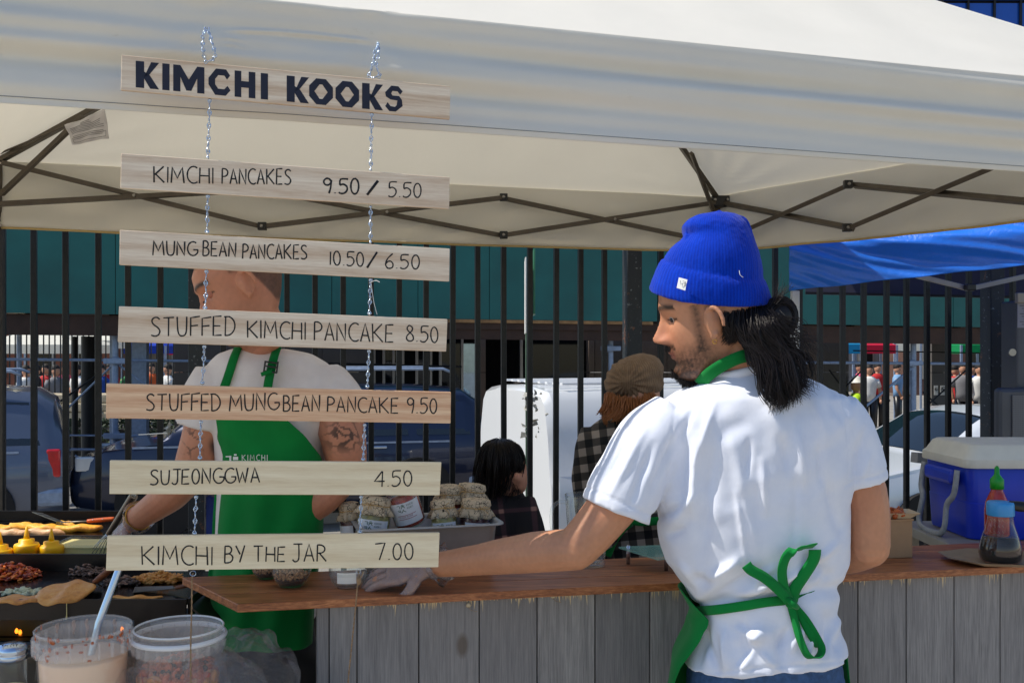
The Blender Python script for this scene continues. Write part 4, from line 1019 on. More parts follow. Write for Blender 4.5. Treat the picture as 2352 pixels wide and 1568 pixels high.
t=twine([P(823,1312,2.05),P(826,1330,2.05),P(821,1345,2.05),P(818,1380,2.05),P(812,1440,2.04),P(806,1500,2.04),P(798,1600,2.03),P(790,1900,2.0)],'slanting knotted jute twine hanging below the right end of the lowest board')
b=MB(); b.ell(P(824,1332,2.045),(.005,.005,.009),8,6)
b.tube(cat([P(824,1330,2.045),P(832,1320,2.04),P(834,1312,2.04)],5),.0014,5); b.build('knot',m_twine,t,smooth=True)
MB().tube([P(823+5*math.cos(a),1311+6*math.sin(a),2.048) for a in [i*.6 for i in range(11)]],.0007,5).build('hook',m_chrome,t)
z=thing('cable_tie','loose white cable tie on the chain under the third board','cable tie',P(852,645,2.05))
MB().tube(cat([P(848,650,2.05),P(862,644,2.04),P(872,648,2.04)],6),.0009,5).build('tail',m_white,z); MB().tube(cat([P(852,646,2.05),P(858,690,2.05),P(866,722,2.05)],6),.0005,4).build('strap',m_white,z)

# lettering of the siamese connection sign
t,c,s_=t_siam; b=MB()
for row,tx in((5,'SIAMESE'),(-8,'CONNECTION')):
    tot=sum(GL[ch][0]+.2 for ch in tx)-.2; k=(44/s_)/tot; x=-22/s_
    for ch in tx:
        for st in GL[ch][1]: b.tube([c+Vector((x+gx*k,-.008,(row-3)/s_+gy*9/s_)) for gx,gy in st],.7/s_,4)
        x+=(GL[ch][0]+.2)*k
b.build('lettering',m_dred2:=mat('sign_red',(180,30,40),.6),t)
# ---------------- serving counter
TZ=1.0
CA=P(546,1387,2.20); CA.z=TZ; CB=P(2352,1299,2.593); CB.z=TZ
CD=(CB-CA).normalized(); CN=Vector((-CD.y,CD.x,0))
CAo=CA
cEnd=CD*2.35
RC=Matrix.Rotation(math.atan2(CD.y,CD.x),3,'Z')
def wdeck():
    t=NT('red_cedar'); v=t.coord((1.5,16,30),rnd=9,rot=(0,0,-math.atan2(CD.y,CD.x))); n1=t.noise(v,2.0,5,.65,1.2); n2=t.noise(t.coord((5,90,120),rot=(0,0,-math.atan2(CD.y,CD.x))),3,3,.7)
    a=t.mix(.4,t.ramp(n1,[(.3,(0,0,0)),(.7,(1,1,1))]),t.ramp(n2,[(.35,(0,0,0)),(.65,(1,1,1))]))
    t.set(col=t.ramp(a,[(.1,lin((104,58,34))),(.5,lin((158,96,58))),(.95,lin((200,134,88)))]),rough=.42,spec=.45,nrm=t.bump(n2,.25,.001)); return t.m
m_cedar=wdeck()
def greyplank():
    t=NT('weathered_plank'); v=t.coord((26,26,1.6),rnd=23); n1=t.noise(v,1.6,7,.7,.8); n2=t.noise(t.coord((150,150,5),rnd=5),2,3,.7); n3=t.noise(t.coord((3,3,2),rnd=17),1.2,4)
    a=t.mix(.5,t.ramp(n1,[(.3,(0,0,0)),(.7,(1,1,1))]),t.ramp(n2,[(.35,(0,0,0)),(.65,(1,1,1))])); a=t.mix(.3,a,n3)
    oi=t.n('ObjectInfo')
    c=t.ramp(a,[(.1,lin((104,101,100))),(.5,lin((146,142,140))),(.95,lin((182,177,172)))])
    c=t.mix(t.ramp(oi.outputs['Random'],[(0,(0,0,0)),(1,(.6,.6,.6))]),c,lin((104,101,103)))
    # bare scuffs
    s=t.noise(t.coord((60,60,9)),1.5,6,.8); c=t.mix(t.ramp(s,[(.70,(0,0,0)),(.74,(.8,.8,.8))]),c,lin((190,175,150)))
    # knots
    vo=t.n('TexVoronoi'); vo.inputs['Scale'].default_value=1; t.l(t.coord((5,5,2.6),rnd=31),vo.inputs['Vector']); c=t.mix(t.ramp(vo.outputs[0],[(.05,(.75,.75,.75)),(.09,(0,0,0))]),c,lin((92,78,66)))
    t.set(col=c,rough=.8,nrm=t.bump(a,.5,.002)); return t.m
m_gplank=greyplank()
ct=thing('serving_counter','serving counter with reddish wooden top and weathered grey plank front','counter',(.4,2.5,0))
W3=[.0,.104,.207,.305]
for i in range(3):
    a=CAo+CN*(W3[i]+(.0015 if i else 0)); w=W3[i+1]-W3[i]-.003
    sh=-.118*(W3[i]/.105)*.45; sh2=-.118*(W3[i+1]/.105)*.45
    p=[a+CD*sh,a+cEnd,a+cEnd+CN*w,a+CN*w+CD*sh2]
    MB().prism([q-Vector((0,0,.0185+.0005*i)) for q in p],(0,0,.0185)).build('plank',m_cedar,ct,bevel=.0018,origin=None)
D=[727,756,820,962,1101,1234,1367,1493,1620,1745,1860,1971,2082,2192,2298,2405]
fo=CAo+CN*.022
def onfront(px,z,off=0):
    k=(px-1176)/F; o=fo-CN*off
    # X=kY on line o + s CD
    s=(k*o.y-o.x)/(CD.x-k*CD.y); q=o+CD*s; return Vector((q.x,q.y,z))
m_bare=mat('bare_splinters',(214,190,150),.8,0,.1)
for i in range(len(D)-1):
    off=random.uniform(0,.003); a=onfront(D[i]+1.2,0,off); b_=onfront(D[i+1]-1.2,0,off)
    MB().prism([a,b_,b_+CN*.018,a+CN*.018],(0,0,.979)).build('board',m_gplank,ct,bevel=.002)
    if i>=2:
        b=MB(); x=D[i]+3
        while x<D[i+1]-4:
            w=random.uniform(1.5,5); l=(.003+random.random()**3*.03)*(1.0 if math.sin(x*.05+i)>-.3 else .2)
            p,q=onfront(x,.9795,off+.0006),onfront(min(x+w,D[i+1]-3),.9795,off+.0006)
            m_=p.lerp(q,random.random()); b.add([p,q,m_-Vector((0,0,l))],[(0,1,2)]); x+=w*random.uniform(.8,1.6)
        b.build('bare_wood_edge',m_bare,ct,stuff=True)
# end post and dark backing so the gaps read black
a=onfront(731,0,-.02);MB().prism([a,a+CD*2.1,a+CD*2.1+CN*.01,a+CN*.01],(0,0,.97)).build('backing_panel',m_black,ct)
a=onfront(727,0,-.018);MB().prism([a,a+CD*.018,a+CD*.018+CN*.2,a+CN*.2],(0,0,.978)).build('end_panel',m_gplank,ct)
for px,py in((1076,1389),(1270,1378)):
    c=onfront(px,H+(HY-py)/F*2.32,.004); ro=Matrix.Rotation(R(90),3,'X'); b=MB(); b.lathe([(.0018,0),(.0055,0),(.0058,.0015),(.002,.002)],c,14,ro)
    b.build('screw',mat('pale_washer',(196,180,150),.5),ct,smooth=True)
    MB().tube(cat([c+Vector((0,-.003,-.004)),c+Vector((.006,-.006,-.010)),c+Vector((.02,-.004,-.014))],5),.0006,4).build('twine_end',m_twine,ct)

# ---------------- things on the counter
m_glass=glass_mat('clear_glass',alpha=.05)
m_glass2=glass_mat('thick_glass',rough=.03,alpha=.12)
def crumbs(name,mt,parent,c,r,n,s,zs=.01,seed=1,rx=1,ry=1,stuff=True,flat=.7,**kw):
    rs=random.Random(seed); b=MB()
    for _ in range(n):
        a=rs.random()*6.28; q=math.sqrt(rs.random())*r; p=Vector(c)+Vector((math.cos(a)*q*rx,math.sin(a)*q*ry,rs.random()*zs*(1-.7*(q/r)**2)))
        e=Euler((rs.random()*3,rs.random()*3,rs.random()*3)).to_matrix(); k=s*rs.uniform(.6,1.4)
        b.ell(p,(k,k*rs.uniform(.5,1),k*flat*rs.uniform(.5,1)),6,4,e)
    return b.build(name,mt,parent,smooth=True,stuff=stuff,**kw)
m_pud=mat('dark_pudding',(52,26,20),.35,0,.2,40)
m_gran=mat('granola',(178,130,88),.8,0,.35,120)
def cup(c,label,full=True,s=1.0):
    c=Vector(c); t=thing('dessert_glass',label,'glass',c)
    pr=[(.0,.0),(.026,0),(.030,.004),(.040,.016),(.0465,.034),(.045,.052),(.042,.066),(.0405,.066),(.0432,.052),(.0448,.034),(.0385,.017),(.028,.006),(0,.005)]
    MB().lathe([(r*s,z*s) for r,z in pr],c,36).build('bowl',m_glass2,t,smooth=True)
    if full:
        MB().lathe([(0,.0065*s),(.027*s,.0065*s),(.0375*s,.0175*s),(.0385*s,.019*s),(.0395*s,.021*s),(0,.0215*s)],c,30).build('pudding',m_pud,t,smooth=True)
        crumbs('granola',m_gran,t,c+Vector((0,0,.0225*s)),.0395*s,420,.0034,.022,3)
        crumbs('mint',mat('mint_leaf',(40,92,40),.6),t,c+Vector((0,0,.05*s)),.016,12,.006,.006,5,flat=.2)
    return t
cup(P(669,1337,2.372).xy.to_3d()+Vector((0,0,TZ)),'glass cup of dark pudding topped with granola, in front under the lowest board')
cup(P(612,1325,2.455).xy.to_3d()+Vector((0,0,TZ)),'glass cup of dark pudding half hidden behind the nearer cup',s=.8)
c=P(800,1340,2.36).xy.to_3d()+Vector((0,0,TZ))
g=cup(c,'empty clear glass gripped by the gloved hand on the counter',full=False)
MB().grid(8,2,lambda u,w:(c.x+.046*math.cos(-2.0+u*1.0),c.y+.046*math.sin(-2.0+u*1.0),TZ+.018+w*.025)).build('label',m_white,g)

# steel pan of jars
pan=thing('steel_pan','deep stainless steel catering pan crowded with cloth topped jars','pan',(-.15,2.55,TZ))
PZ=TZ+.122
def ppt(px,py): # rim points at height PZ
    Y=(H-PZ)*F/(py-HY); return Vector(((px-1176)/F*Y,Y,PZ))
a=ppt(833,1216); b_=ppt(1150,1201); u=(b_-a).normalized(); w=Vector((-u.y,u.x,0)); PL=(b_-a).length; PWd=.20
def rr(L,Wd,r,z,o):
    out=[]
    for (cx,cy,a0) in((L-r,Wd-r,0),(r,Wd-r,90),(r,r,180),(L-r,r,270)):
        for k in range(6):
            an=R(a0+k*18); out.append(o+u*(cx+r*math.cos(an))+w*(cy+r*math.sin(an))+Vector((0,0,z-PZ)))
    return out
def rro(gr,z,r=.03): return rr(PL+2*gr,PWd+2*gr,r,z,a-u*gr-w*gr)
b=MB(); b.loft([rro(-.022,TZ+.003,.03),rro(-.014,TZ+.012),rro(-.004,PZ-.004),rro(.001,PZ,.03),rro(.012,PZ,.034),rro(.0125,PZ-.004,.034),rro(.0105,PZ-.004,.034),rro(.003,PZ-.003,.03),rro(-.006,PZ-.008),rro(-.016,TZ+.014),rro(-.024,TZ+.006)],cap=True)
b.build('pan_body',m_steel,pan,smooth=True)
rd={}
def clothmat():
    t=NT('printed_cloth'); v=t.coord((1,1,1)); 
    vo=t.n('TexVoronoi',feature='DISTANCE_TO_EDGE'); vo.inputs['Scale'].default_value=120; t.l(v,vo.inputs['Vector'])
    msk=t.noise(v,70,2,.4); a=t.ramp(vo.outputs[0],[(.035,(1,1,1)),(.06,(0,0,0))]); k=t.mix(1,a,t.ramp(msk,[(.46,(0,0,0)),(.5,(1,1,1))]),'MULTIPLY')
    t.set(col=t.mix(k,lin((208,188,158)),lin((50,42,36))),rough=.9,nrm=t.bump(t.noise(v,300,3),.3,.001)); return t.m
m_jcloth=clothmat()
m_kred=mat('red_kimchi',(150,36,14),.25,0,.5,60,120,.5,coat=.5)
m_kbeet=mat('beet_kimchi',(70,8,22),.25,0,.4,60,coat=.5)
m_kgreen=mat('pale_kimchi',(150,142,80),.3,0,.35,70,120,.4,coat=.5)
m_label=mat('label_paper',(220,222,228),.6,0,.02)
m_dgreen=mat('green_print',(16,84,52),.6); m_dred=mat('red_print',(150,30,40),.6); m_gold=mat('gold_print',(200,150,40),.6)
m_ptw=mat('raffia',(196,160,108),.9,0,.25,100)
def jar(px,py,Y,r,h,fill,label,cloth=True,tilt=(0,0,0),text=True,seed=0,yaw=0):
    """(px,py) = centre of the shoulder of the jar"""
    rs=random.Random(seed); c=P(px,py,Y); t=thing('kimchi_jar',label,'jar',c,group='jars of kimchi standing in the steel pan'); t.rotation_euler=tuple(R(q) for q in tilt)
    def B(mb,n,m,par=t,**k): return mb.build(n,m,par,local=True,**k)
    zb=-h
    B(MB().lathe([(0,zb),(r*.9,zb),(r,zb+.006),(r,-.012),(r*.93,-.002),(r*.8,.006),(r*.8,.016)],n=32),'glass_wall',m_glass2,smooth=True)
    B(MB().lathe([(0,zb+.003),(r*.88,zb+.004),(r*.965,zb+.009),(r*.965,-.016),(0,-.014)],n=28),'kimchi',fill,smooth=True)
    rl=r*1.012; lz0,lz1=-h*.85,-.026
    a0=-math.pi/2+R(yaw)
    B(MB().grid(18,2,lambda q,v:(rl*math.cos(a0-1.05+2.1*q),rl*math.sin(a0-1.05+2.1*q),lerp(lz0,lz1,v))),'label',m_label)
    def on(u_,v_,k=1.02): # u_ along arc in metres from centre, v_ up from label top
        an=a0+u_/r; return Vector((r*k*math.cos(an),r*k*math.sin(an),lz1-v_))
    if text:
        b=MB()
        # the four block characters of the logo
        S=[[(-.020,.005),(-.013,.005),(-.013,.012)],[(-.008,.004),(-.002,.004)],[(-.010,.007),(0,.007)],[(-.005,.007),(-.010,.013)],[(-.005,.007),(0,.013)],
           [(-.020,.017),(-.013,.017),(-.013,.024)],[(-.019,.0205),(-.013,.0205)],[(-.005,.016),(-.010,.024)],[(-.006,.019),(0,.024)]]
        for s_ in S: b.tube([on(*q) for q in s_],.0008,4)
        B(b,'logo',m_dgreen)
        b=MB()
        for row,tx in((.005,'KIMCHI'),(.013,'KOOKS')):
            x=.005
            for ch in tx:
                for s_ in GL[ch][1]:
                    pp=[on(x+gx*.0042,row+.0048*(1-gy)) for gx,gy in s_]
                    if len(pp)>1: b.tube(pp,.00028,3)
                x+=(GL[ch][0])*.0042+.0014
        B(b,'lettering',m_dgreen)
    if cloth:
        def wb(an,i): return [0,0,.03,.05,.02,.10,.16][min(i,6)]*math.sin(an*7+seed)+[0,0,.01,.03,.02,.08,.1][min(i,6)]*math.sin(an*12+seed*2)
        B(MB().lathe([(0,.030),(r*.6,.031),(r*.88,.028),(r*.94,.016),(r*.86,.009),(r*1.0,-.002),(r*1.12,-.014)],n=48,wob=wb),'cloth_cover',m_jcloth,smooth=True,solid=.0006)
        B(MB().tube([Vector((r*.9*math.cos(q),r*.9*math.sin(q),.010+.001*math.sin(3*q))) for q in [k*.262 for k in range(24)]],.0014,6,closed=True),'raffia_tie',m_ptw,smooth=True)
        b=MB(); a1=rs.uniform(-2.2,-.9)
        for k in range(4):
            e=Vector((math.cos(a1),math.sin(a1),0))*r*.9; d=Vector((math.cos(a1+rs.uniform(-1,1)),math.sin(a1+rs.uniform(-1,1)),rs.uniform(-.6,.8)))
            b.tube(cat([e+Vector((0,0,.01)),e+d*.010+Vector((0,0,.012)),e+d*.024+Vector((0,0,.008))],4),.0009,4)
        B(b,'raffia_ends',m_ptw)
    else:
        B(MB().lathe([(0,.03),(r*.84,.03),(r*.86,.028),(r*.86,.010),(r*.8,.010)],n=30),'lid',metal('gold_lid',(200,165,90),.3),smooth=True)
    return t
jar(803,1180,2.60,.028,.09,m_kbeet,'small beet red jar at the left end of the steel pan',tilt=(0,-6,0),seed=2,yaw=-40,text=False)
jar(862,1168,2.545,.042,.105,m_kgreen,'pale green jar second from the left in the steel pan',tilt=(-6,7,0),seed=3,yaw=4)
j=jar(918,1122,2.56,.041,.10,m_kred,'upturned jar of red kimchi leaning with its label and base showing',cloth=False,tilt=(12,-16,0),seed=4,yaw=6)
jar(1018,1174,2.585,.034,.10,m_kgreen,'narrow pale green jar right of the upturned red jar',tilt=(-4,-5,0),seed=5,yaw=4)
jar(1092,1172,2.61,.041,.10,m_kbeet,'dark red jar tied with raffia at the right end of the pan',tilt=(0,4,0),seed=6,yaw=25,text=False)
jar(1030,1140,2.68,.038,.10,m_kred,'jar behind the row, left of the two tops poking up',tilt=(3,0,0),seed=7,text=False)
jar(1082,1136,2.70,.040,.10,m_kgreen,'rearmost jar with the highest cloth top, loose raffia ends',tilt=(-3,5,0),seed=8,text=False)
# red rules of the upturned jar
b=MB()
def onj(u_,v_,r=.041): an=-math.pi/2+R(6)+u_/r; return Vector((r*1.02*math.cos(an),r*1.02*math.sin(an),-.026-v_))
for v_ in(.033,.043): b.tube([onj(-.024+.006*k,v_) for k in range(9)],.0006,4)
x=-.019
for ch in 'CLAS': pass
b.build('rule',m_dred,j,local=True)
b=MB(); x=-.021
for ch in 'CLASSIC KIMCHI':
    if ch==' ': x+=.002; continue
    for s_ in GL[ch][1]: b.tube([onj(x+gx*.0034,.0355+.0036*(1-gy)) for gx,gy in s_],.0003,3)
    x+=GL[ch][0]*.0034+.0012
b.build('lettering',m_dred,j,local=True)

# glass pitcher
c=P(1350,1290,2.60).xy.to_3d()+Vector((0,0,TZ)); t=thing('glass_pitcher','ribbed clear glass pitcher with handle behind the outstretched arm','pitcher',c)
MB().lathe([(0,0),(.042,0),(.046,.006),(.045,.02),(.052,.09),(.058,.17),(.060,.185),(.057,.185),(.055,.17),(.049,.09),(.041,.02),(.038,.01),(0,.009)],c,48,wob=lambda a,i:.018*math.cos(a*14) if 2<i<5 else 0).build('body',m_glass2,t,smooth=True)
MB().tube(cat([c+Vector(q) for q in((-.053,-.01,.165),(-.075,-.015,.168),(-.094,-.02,.15),(-.094,-.02,.10),(-.078,-.015,.065),(-.050,-.01,.06))],6),[.008,.007,.008],8,sq=.7).build('handle',m_glass2,t,smooth=True)
# glass shelf on pegs
g=NT('edge_glass'); g.set(col=lin((150,205,195)),rough=.05,alpha=.45); m_eglass=g.m
t=thing('glass_shelf','small greenish glass shelf on steel pegs behind the white shirt','shelf',P(1470,1275,2.6))
def tp(px,py,z):
    Y=(H-z)*F/(py-HY); return Vector(((px-1176)/F*Y,Y,z))
zz=TZ+.035
pts=[tp(1421,1259,zz),tp(1512,1287,zz),tp(1600,1275,zz),tp(1540,1254,zz)]
MB().prism(pts,(0,0,.005)).build('pane',m_eglass,t)
for q in(tp(1443,1264,zz),tp(1530,1278,zz)): MB().lathe([(.005,-.035),(.005,.012),(.0035,.014)],q,12).build('peg',m_chrome,t,smooth=True)

# card box with a paper tray of food
c=P(2053,1260,2.72); bx=thing('card_box','tan cardboard box standing on the counter by the bare elbow','box',c)
m_card=mat('cardboard',(176,140,104),.85,0,.06,20)
MB().box((c.x,c.y,TZ+.05),(.075,.06,.10),RC).build('carton',m_card,bx,bevel=.002)
MB().box((c.x,c.y,TZ+.102),(.080,.064,.006),RC).build('flap',m_card,bx,bevel=.001)
t=thing('paper_tray','small paper tray of fried food on top of the cardboard box','tray',(c.x,c.y,TZ+.106))
b=MB(); b.loft([[Vector((c.x+sx*k,c.y+sy*k*.7,TZ+.106+z)) for sx,sy in((-1,-1),(1,-1),(1,1),(-1,1))] for k,z in((.035,0),(.056,.016),(.0575,.016),(.035,.002))]); b.build('tray',mat('tray_paper',(205,185,155),.8),t)
crumbs('food',mat('fried_food',(190,90,30),.4,0,.4,60),t,(c.x,c.y,TZ+.112),.036,26,.010,.016,9)

# plate, soy bottle, chilli bottle
py_=2.62; c=P(2298,1257,py_); c.z=TZ
pl=thing('paper_plate','brown paper plate under the soy sauce bottle','plate',c)
def oct(k,z,n=8): return [Vector((c.x+.0+k*(1.12 if i%2 else 1)*math.cos(2*math.pi*i/n+.2)*1.18,c.y+.02+k*math.sin(2*math.pi*i/n+.2)*.95,TZ+z)) for i in range(n)]
MB().loft([oct(.07,.001),oct(.09,.004),oct(.118,.014),oct(.1195,.0155),oct(.09,.0065),oct(.068,.004)]).build('plate',mat('kraft_plate',(150,128,104),.7,0,.08,30),pl,bevel=.001)
s=thing('soy_bottle','round glass soy sauce dispenser with light blue collar and black spout','bottle',c+Vector((0,0,.005)))
m_brgl=glass_mat('smoky_glass',alpha=.10,tint=(.95,.80,.74))
z0=.005
MB().lathe([(0,0),(.043,0),(.050,.006),(.0535,.022),(.051,.045),(.043,.072),(.035,.095),(.031,.115),(.031,.128)],c+Vector((0,0,z0)),36).build('glass_body',m_brgl,s,smooth=True)
MB().lathe([(0,.003),(.042,.003),(.0485,.008),(.0518,.022),(.0495,.045),(.0435,.066),(0,.066)],c+Vector((0,0,z0)),30).build('soy_sauce',mat('soy',(10,5,4),.05),s,smooth=True)
MB().lathe([(.033,.122),(.0345,.124),(.0345,.152),(.032,.158),(0,.159)],c+Vector((0,0,z0)),32).build('collar',mat('light_blue_plastic',(60,150,215),.35),s,smooth=True)
MB().tube(cat([c+Vector((.02,-.01,.155)),c+Vector((.045,-.01,.152)),c+Vector((.07,-.01,.148)),c+Vector((.082,-.01,.12))],5),[.012,.014,.013,.009],10).build('spout',m_darkpl,s,smooth=True)
c2=P(2290,1240,2.80); c2.z=TZ
s=thing('chilli_bottle','red chilli sauce bottle with bright green nozzle cap behind the soy dispenser','bottle',c2)
MB().lathe([(0,0),(.031,0),(.033,.006),(.033,.11),(.030,.135),(.020,.158),(.016,.168),(.016,.178)],c2,28).build('body',mat('chilli_red',(168,38,18),.2,0,.3,50,coat=.6),s,smooth=True)
MB().lathe([(.0185,.172),(.0185,.198),(.012,.206),(.0075,.212),(.0065,.23),(.003,.236),(0,.236)],c2,20).build('cap',mat('bright_green_plastic',(20,150,40),.35),s,smooth=True)
b=MB()
for k in range(5):
    for q in range(4): 
        an=-2.6+q*.32; b.tube([c2+Vector((.0335*math.cos(an+d*.15),.0335*math.sin(an+d*.15),.04+.016*k+.004*math.sin(d*5))) for d in(0,.4,.8,1.2)],.0005,3)
b.build('print_lines',mat('white_print',(220,190,180),.6),s)

# blue cool box
C0=P(2225,1240,3.0); cz=C0.z-.0
cb=thing('cool_box','blue cool box with scuffed white lid and grey swing handle','cool box',C0)
m_cblue=mat('cool_blue',(14,52,190),.38,0,.1,8,200,.15); m_clid=mat('lid_white',(222,218,205),.6,0,.06,14,90,.35); m_chand=mat('handle_grey',(150,152,156),.5,0,.2,50)
ex=Vector((1,-.02,0)).normalized(); ey=Vector((-.02,1,0)).normalized()
Lx,Ly=.62,.31
def cr(gr,z,cut=0):
    o=C0-ex*gr-ey*gr; X=Lx+2*gr; Y=Ly+2*gr; r=.03; out=[]
    for (cx,cy,a0) in((X-r,Y-r,0),(r,Y-r,90),(r,r,180),(X-r,r,270)):
        for k in range(6): an=R(a0+k*18); out.append(o+ex*(cx+r*math.cos(an))+ey*(cy+r*math.sin(an))+Vector((0,0,z)))
    return out
hz=P(2225,1075,3.0).z-C0.z; lt=P(2225,1022,3.0).z-C0.z
MB().loft([cr(-.012,0),cr(-.010,.01),cr(-.005,hz*.5),cr(-.007,hz*.51),cr(0,hz-.004),cr(-.002,hz)]).build('body',m_cblue,cb,smooth='auto')
MB().loft([cr(.010,hz),cr(.012,hz+.004),cr(.011,hz+.026),cr(.003,hz+.034),cr(-.012,lt-.006),cr(-.022,lt),cr(-.06,lt-.004)]).build('lid',m_clid,cb,smooth='auto')
# swing handle on the end
e0=C0-ex*.018
hp=[e0+ey*.035+Vector((0,0,hz-.01)),e0+ey*.035-ex*.01+Vector((0,0,hz*.62)),e0+ey*.06-ex*.02+Vector((0,0,hz*.45)),e0+ey*.055-ex*.03+Vector((0,0,.03)),e0+ey*.09-ex*.034+Vector((0,0,.004)),e0+ey*.20-ex*.034+Vector((0,0,.004)),e0+ey*.235-ex*.03+Vector((0,0,.03)),e0+ey*.23-ex*.02+Vector((0,0,hz*.45)),e0+ey*.265-ex*.01+Vector((0,0,hz*.62)),e0+ey*.265+Vector((0,0,hz-.01))]
MB().tube(cat(hp,4),.0105,8,sq=.8).build('swing_handle',m_chand,cb,smooth=True)
MB().box(e0+ey*.15+Vector((.002,0,hz-.035)),(.03,.20,.045),Matrix.Rotation(R(0),3,'Z')).build('handle_boss',m_cblue,cb,bevel=.012)
t=thing('back_table','plain grey table behind the counter carrying the cool box','table',(C0.x+.3,3.15,0))
MB().box((C0.x+.32,3.15,cz-.018),(.8,.42,.03)).build('table_top',m_lg,t,bevel=.003)
for sx in(-.36,.36):
    for sy in(-.17,.17): MB().box((C0.x+.32+sx,3.15+sy,(cz-.033)/2),(.03,.03,cz-.033)).build('leg',m_lg,t)
# ---------------- cooking station at the left
GZ=.93
m_gr=mat('seasoned_iron',(46,40,36),.38,.6,.4,8,40,.25); m_grs=mat('oily_griddle',(34,24,20),.16,.5,.5,7,30,.12)
def gp(px,py,z=GZ):
    Y=(H-z)*F/(py-HY); return Vector(((px-1176)/F*Y,Y,z))
g1=thing('griddle','front black flat top griddle with raised splash walls and food','griddle',(-1.3,2.65,.5))
Yf,Yk=2.50,2.85; xr=(425-1176)/F*2.50; xl=-1.75
MB().box(((xl+xr)/2,(Yf+Yk)/2,GZ-.006),(xr-xl,Yk-Yf,.012)).build('cooking_plate',m_grs,g1)
MB().box(((xl+xr)/2,Yf-.004,GZ-.018),(xr-xl+.01,.008,.052)).build('front_lip',m_gr,g1,bevel=.001)
MB().box(((xl+xr)/2-.12,Yk+.004,GZ+.017),(xr-xl-.2,.008,.062)).build('back_wall',m_gr,g1,bevel=.001)
MB().prism([(xr+.006,Yf,GZ-.04),(xr+.006,Yk,GZ-.04),(xr+.006,Yk,GZ+.018),(xr+.006,Yf,GZ+.008)],(.006,0,0)).build('side_wall',m_gr,g1)
MB().prism([(xr+.014,Yf,GZ-.012),(xr+.09,Yf-.03,GZ-.055),(xr+.03,Yk,GZ-.03),(xr+.014,Yk,GZ)],(0,0,-.006)).build('drip_shelf',m_gr,g1)
MB().box(((xl+xr)/2,(Yf+Yk)/2+.05,.62),(xr-xl-.1,.30,.40)).build('burner_cabinet',m_darkpl,g1,bevel=.01)
for x in(-1.62,-1.38,-1.12,-.94): MB().box((x,Yf+.03,GZ-.07),(.03,.03,.07)).build('support_leg',m_gr,g1)
MB().box(((xl+xr)/2,Yf+.04,.80),(xr-xl,.04,.05)).build('front_rail',m_darkpl,g1,bevel=.008)
for x in(-1.55,-1.2,-.95):
    MB().lathe([(.0,0),(.022,.0),(.024,.012),(.020,.03),(.0,.031)],(x,Yf+.015,.80),18,Matrix.Rotation(R(90),3,'X')).build('knob',m_darkpl,g1,smooth=True)
fl_=NT('gas_flame'); fl_.set(col=(1,.3,.05),emit=3.0,ecol=lin((255,130,30))); fl_=fl_.m
def flame(px,py,Y):
    p=P(px,py,Y); MB().lathe([(.002,-.004),(.0045,.0),(.004,.005),(.0,.010)],p,8).build('flame',fl_,g1,smooth=True)
flame(38,1450,2.55); flame(280,1446,2.58); flame(46,1453,2.6)
MB().tube(cat([P(55,1498,2.36),P(80,1500,2.36),P(96,1518,2.36),P(93,1560,2.36)],6),.014,10).build('gas_pipe',m_darkpl,g1,smooth=True)
g2=thing('griddle','rear griddle with charred walls carrying the chicken','griddle',(-1.7,3.5,.5))
xr2=(236-1176)/F*3.36; y2f,y2b=3.36,3.66
MB().box((-1.9,(y2f+y2b)/2,GZ-.006),(2*(1.9+xr2),y2b-y2f,.012)).build('cooking_plate',m_grs,g2)
MB().box((-1.9,y2f-.004,GZ-.018),(2*(1.9+xr2)+.01,.008,.052)).build('front_lip',m_gr,g2)
MB().box((-1.9,y2b+.004,GZ+.014),(2*(1.9+xr2)+.01,.008,.055)).build('back_wall',m_gr,g2)
MB().box((-1.9,(y2f+y2b)/2,.6),(.95,.26,.55)).build('burner_cabinet',m_darkpl,g2,bevel=.01)
m_black2=mat('cast_iron',(30,28,26),.45,.5,.2)
for i in range(9): MB().bar((xr2-.62+i*.055,y2f+.16,GZ+.006),(xr2-.60+i*.055,y2b-.01,GZ+.006),.004).build('grate_bar',m_black2,g2)
for i in range(3): MB().bar((xr2-.66,y2f+.18+i*.05,GZ+.010),(xr2-.12,y2f+.18+i*.05,GZ+.010),.004).build('grate_bar',m_black2,g2)
# shelf between with bottles and batter tray
sh=thing('work_shelf','narrow dark shelf between the griddles holding the mustard bottles','shelf',(-1.5,3.1,.5))
SHZ=.86
MB().box((-1.62,3.10,SHZ-.01),(.95,.44,.02)).build('shelf_board',m_gr,sh); MB().box((-1.62,3.10,.5),(.9,.36,.66)).build('shelf_base',m_darkpl,sh)
m_must=mat('mustard_yellow',(244,186,0),.42,0,.03,6,sss=.2)
def bottle(px,tip,Y,label,s=1.0):
    z=P(px,tip,Y).z; h=z-SHZ; p=P(px,tip,Y); c=Vector((p.x,Y,SHZ)); t=thing('squeeze_bottle',label,'bottle',c,group='yellow squeeze bottles between the griddles'); r=.0395*s
    t0=h-.070
    MB().lathe([(0,0),(r*.95,0),(r,.004),(r,t0-.030),(r*.99,t0-.022),(r*.86,t0-.010),(r*.84,t0-.004)],c,28).build('body',m_must,t,smooth=True)
    cp=MB().lathe([(r*.86,t0-.006),(r*.92,t0-.004),(r*.92,t0+.014),(r*.86,t0+.019),(r*.58,t0+.021),(r*.56,t0+.032),(r*.20,t0+.035)],c,28,wob=lambda a,i:.008*math.cos(a*24) if i in(1,2) else 0).build('cap',m_must,t,smooth=True)
    MB().lathe([(r*.22,t0+.033),(r*.18,t0+.045),(r*.07,h),(0,h)],c,16).build('nozzle',m_must,cp,smooth=True)
bottle(0,1222,3.0,'yellow squeeze bottle half cut off by the left frame edge')
bottle(61,1209,3.02,'middle yellow squeeze bottle of the row on the shelf')
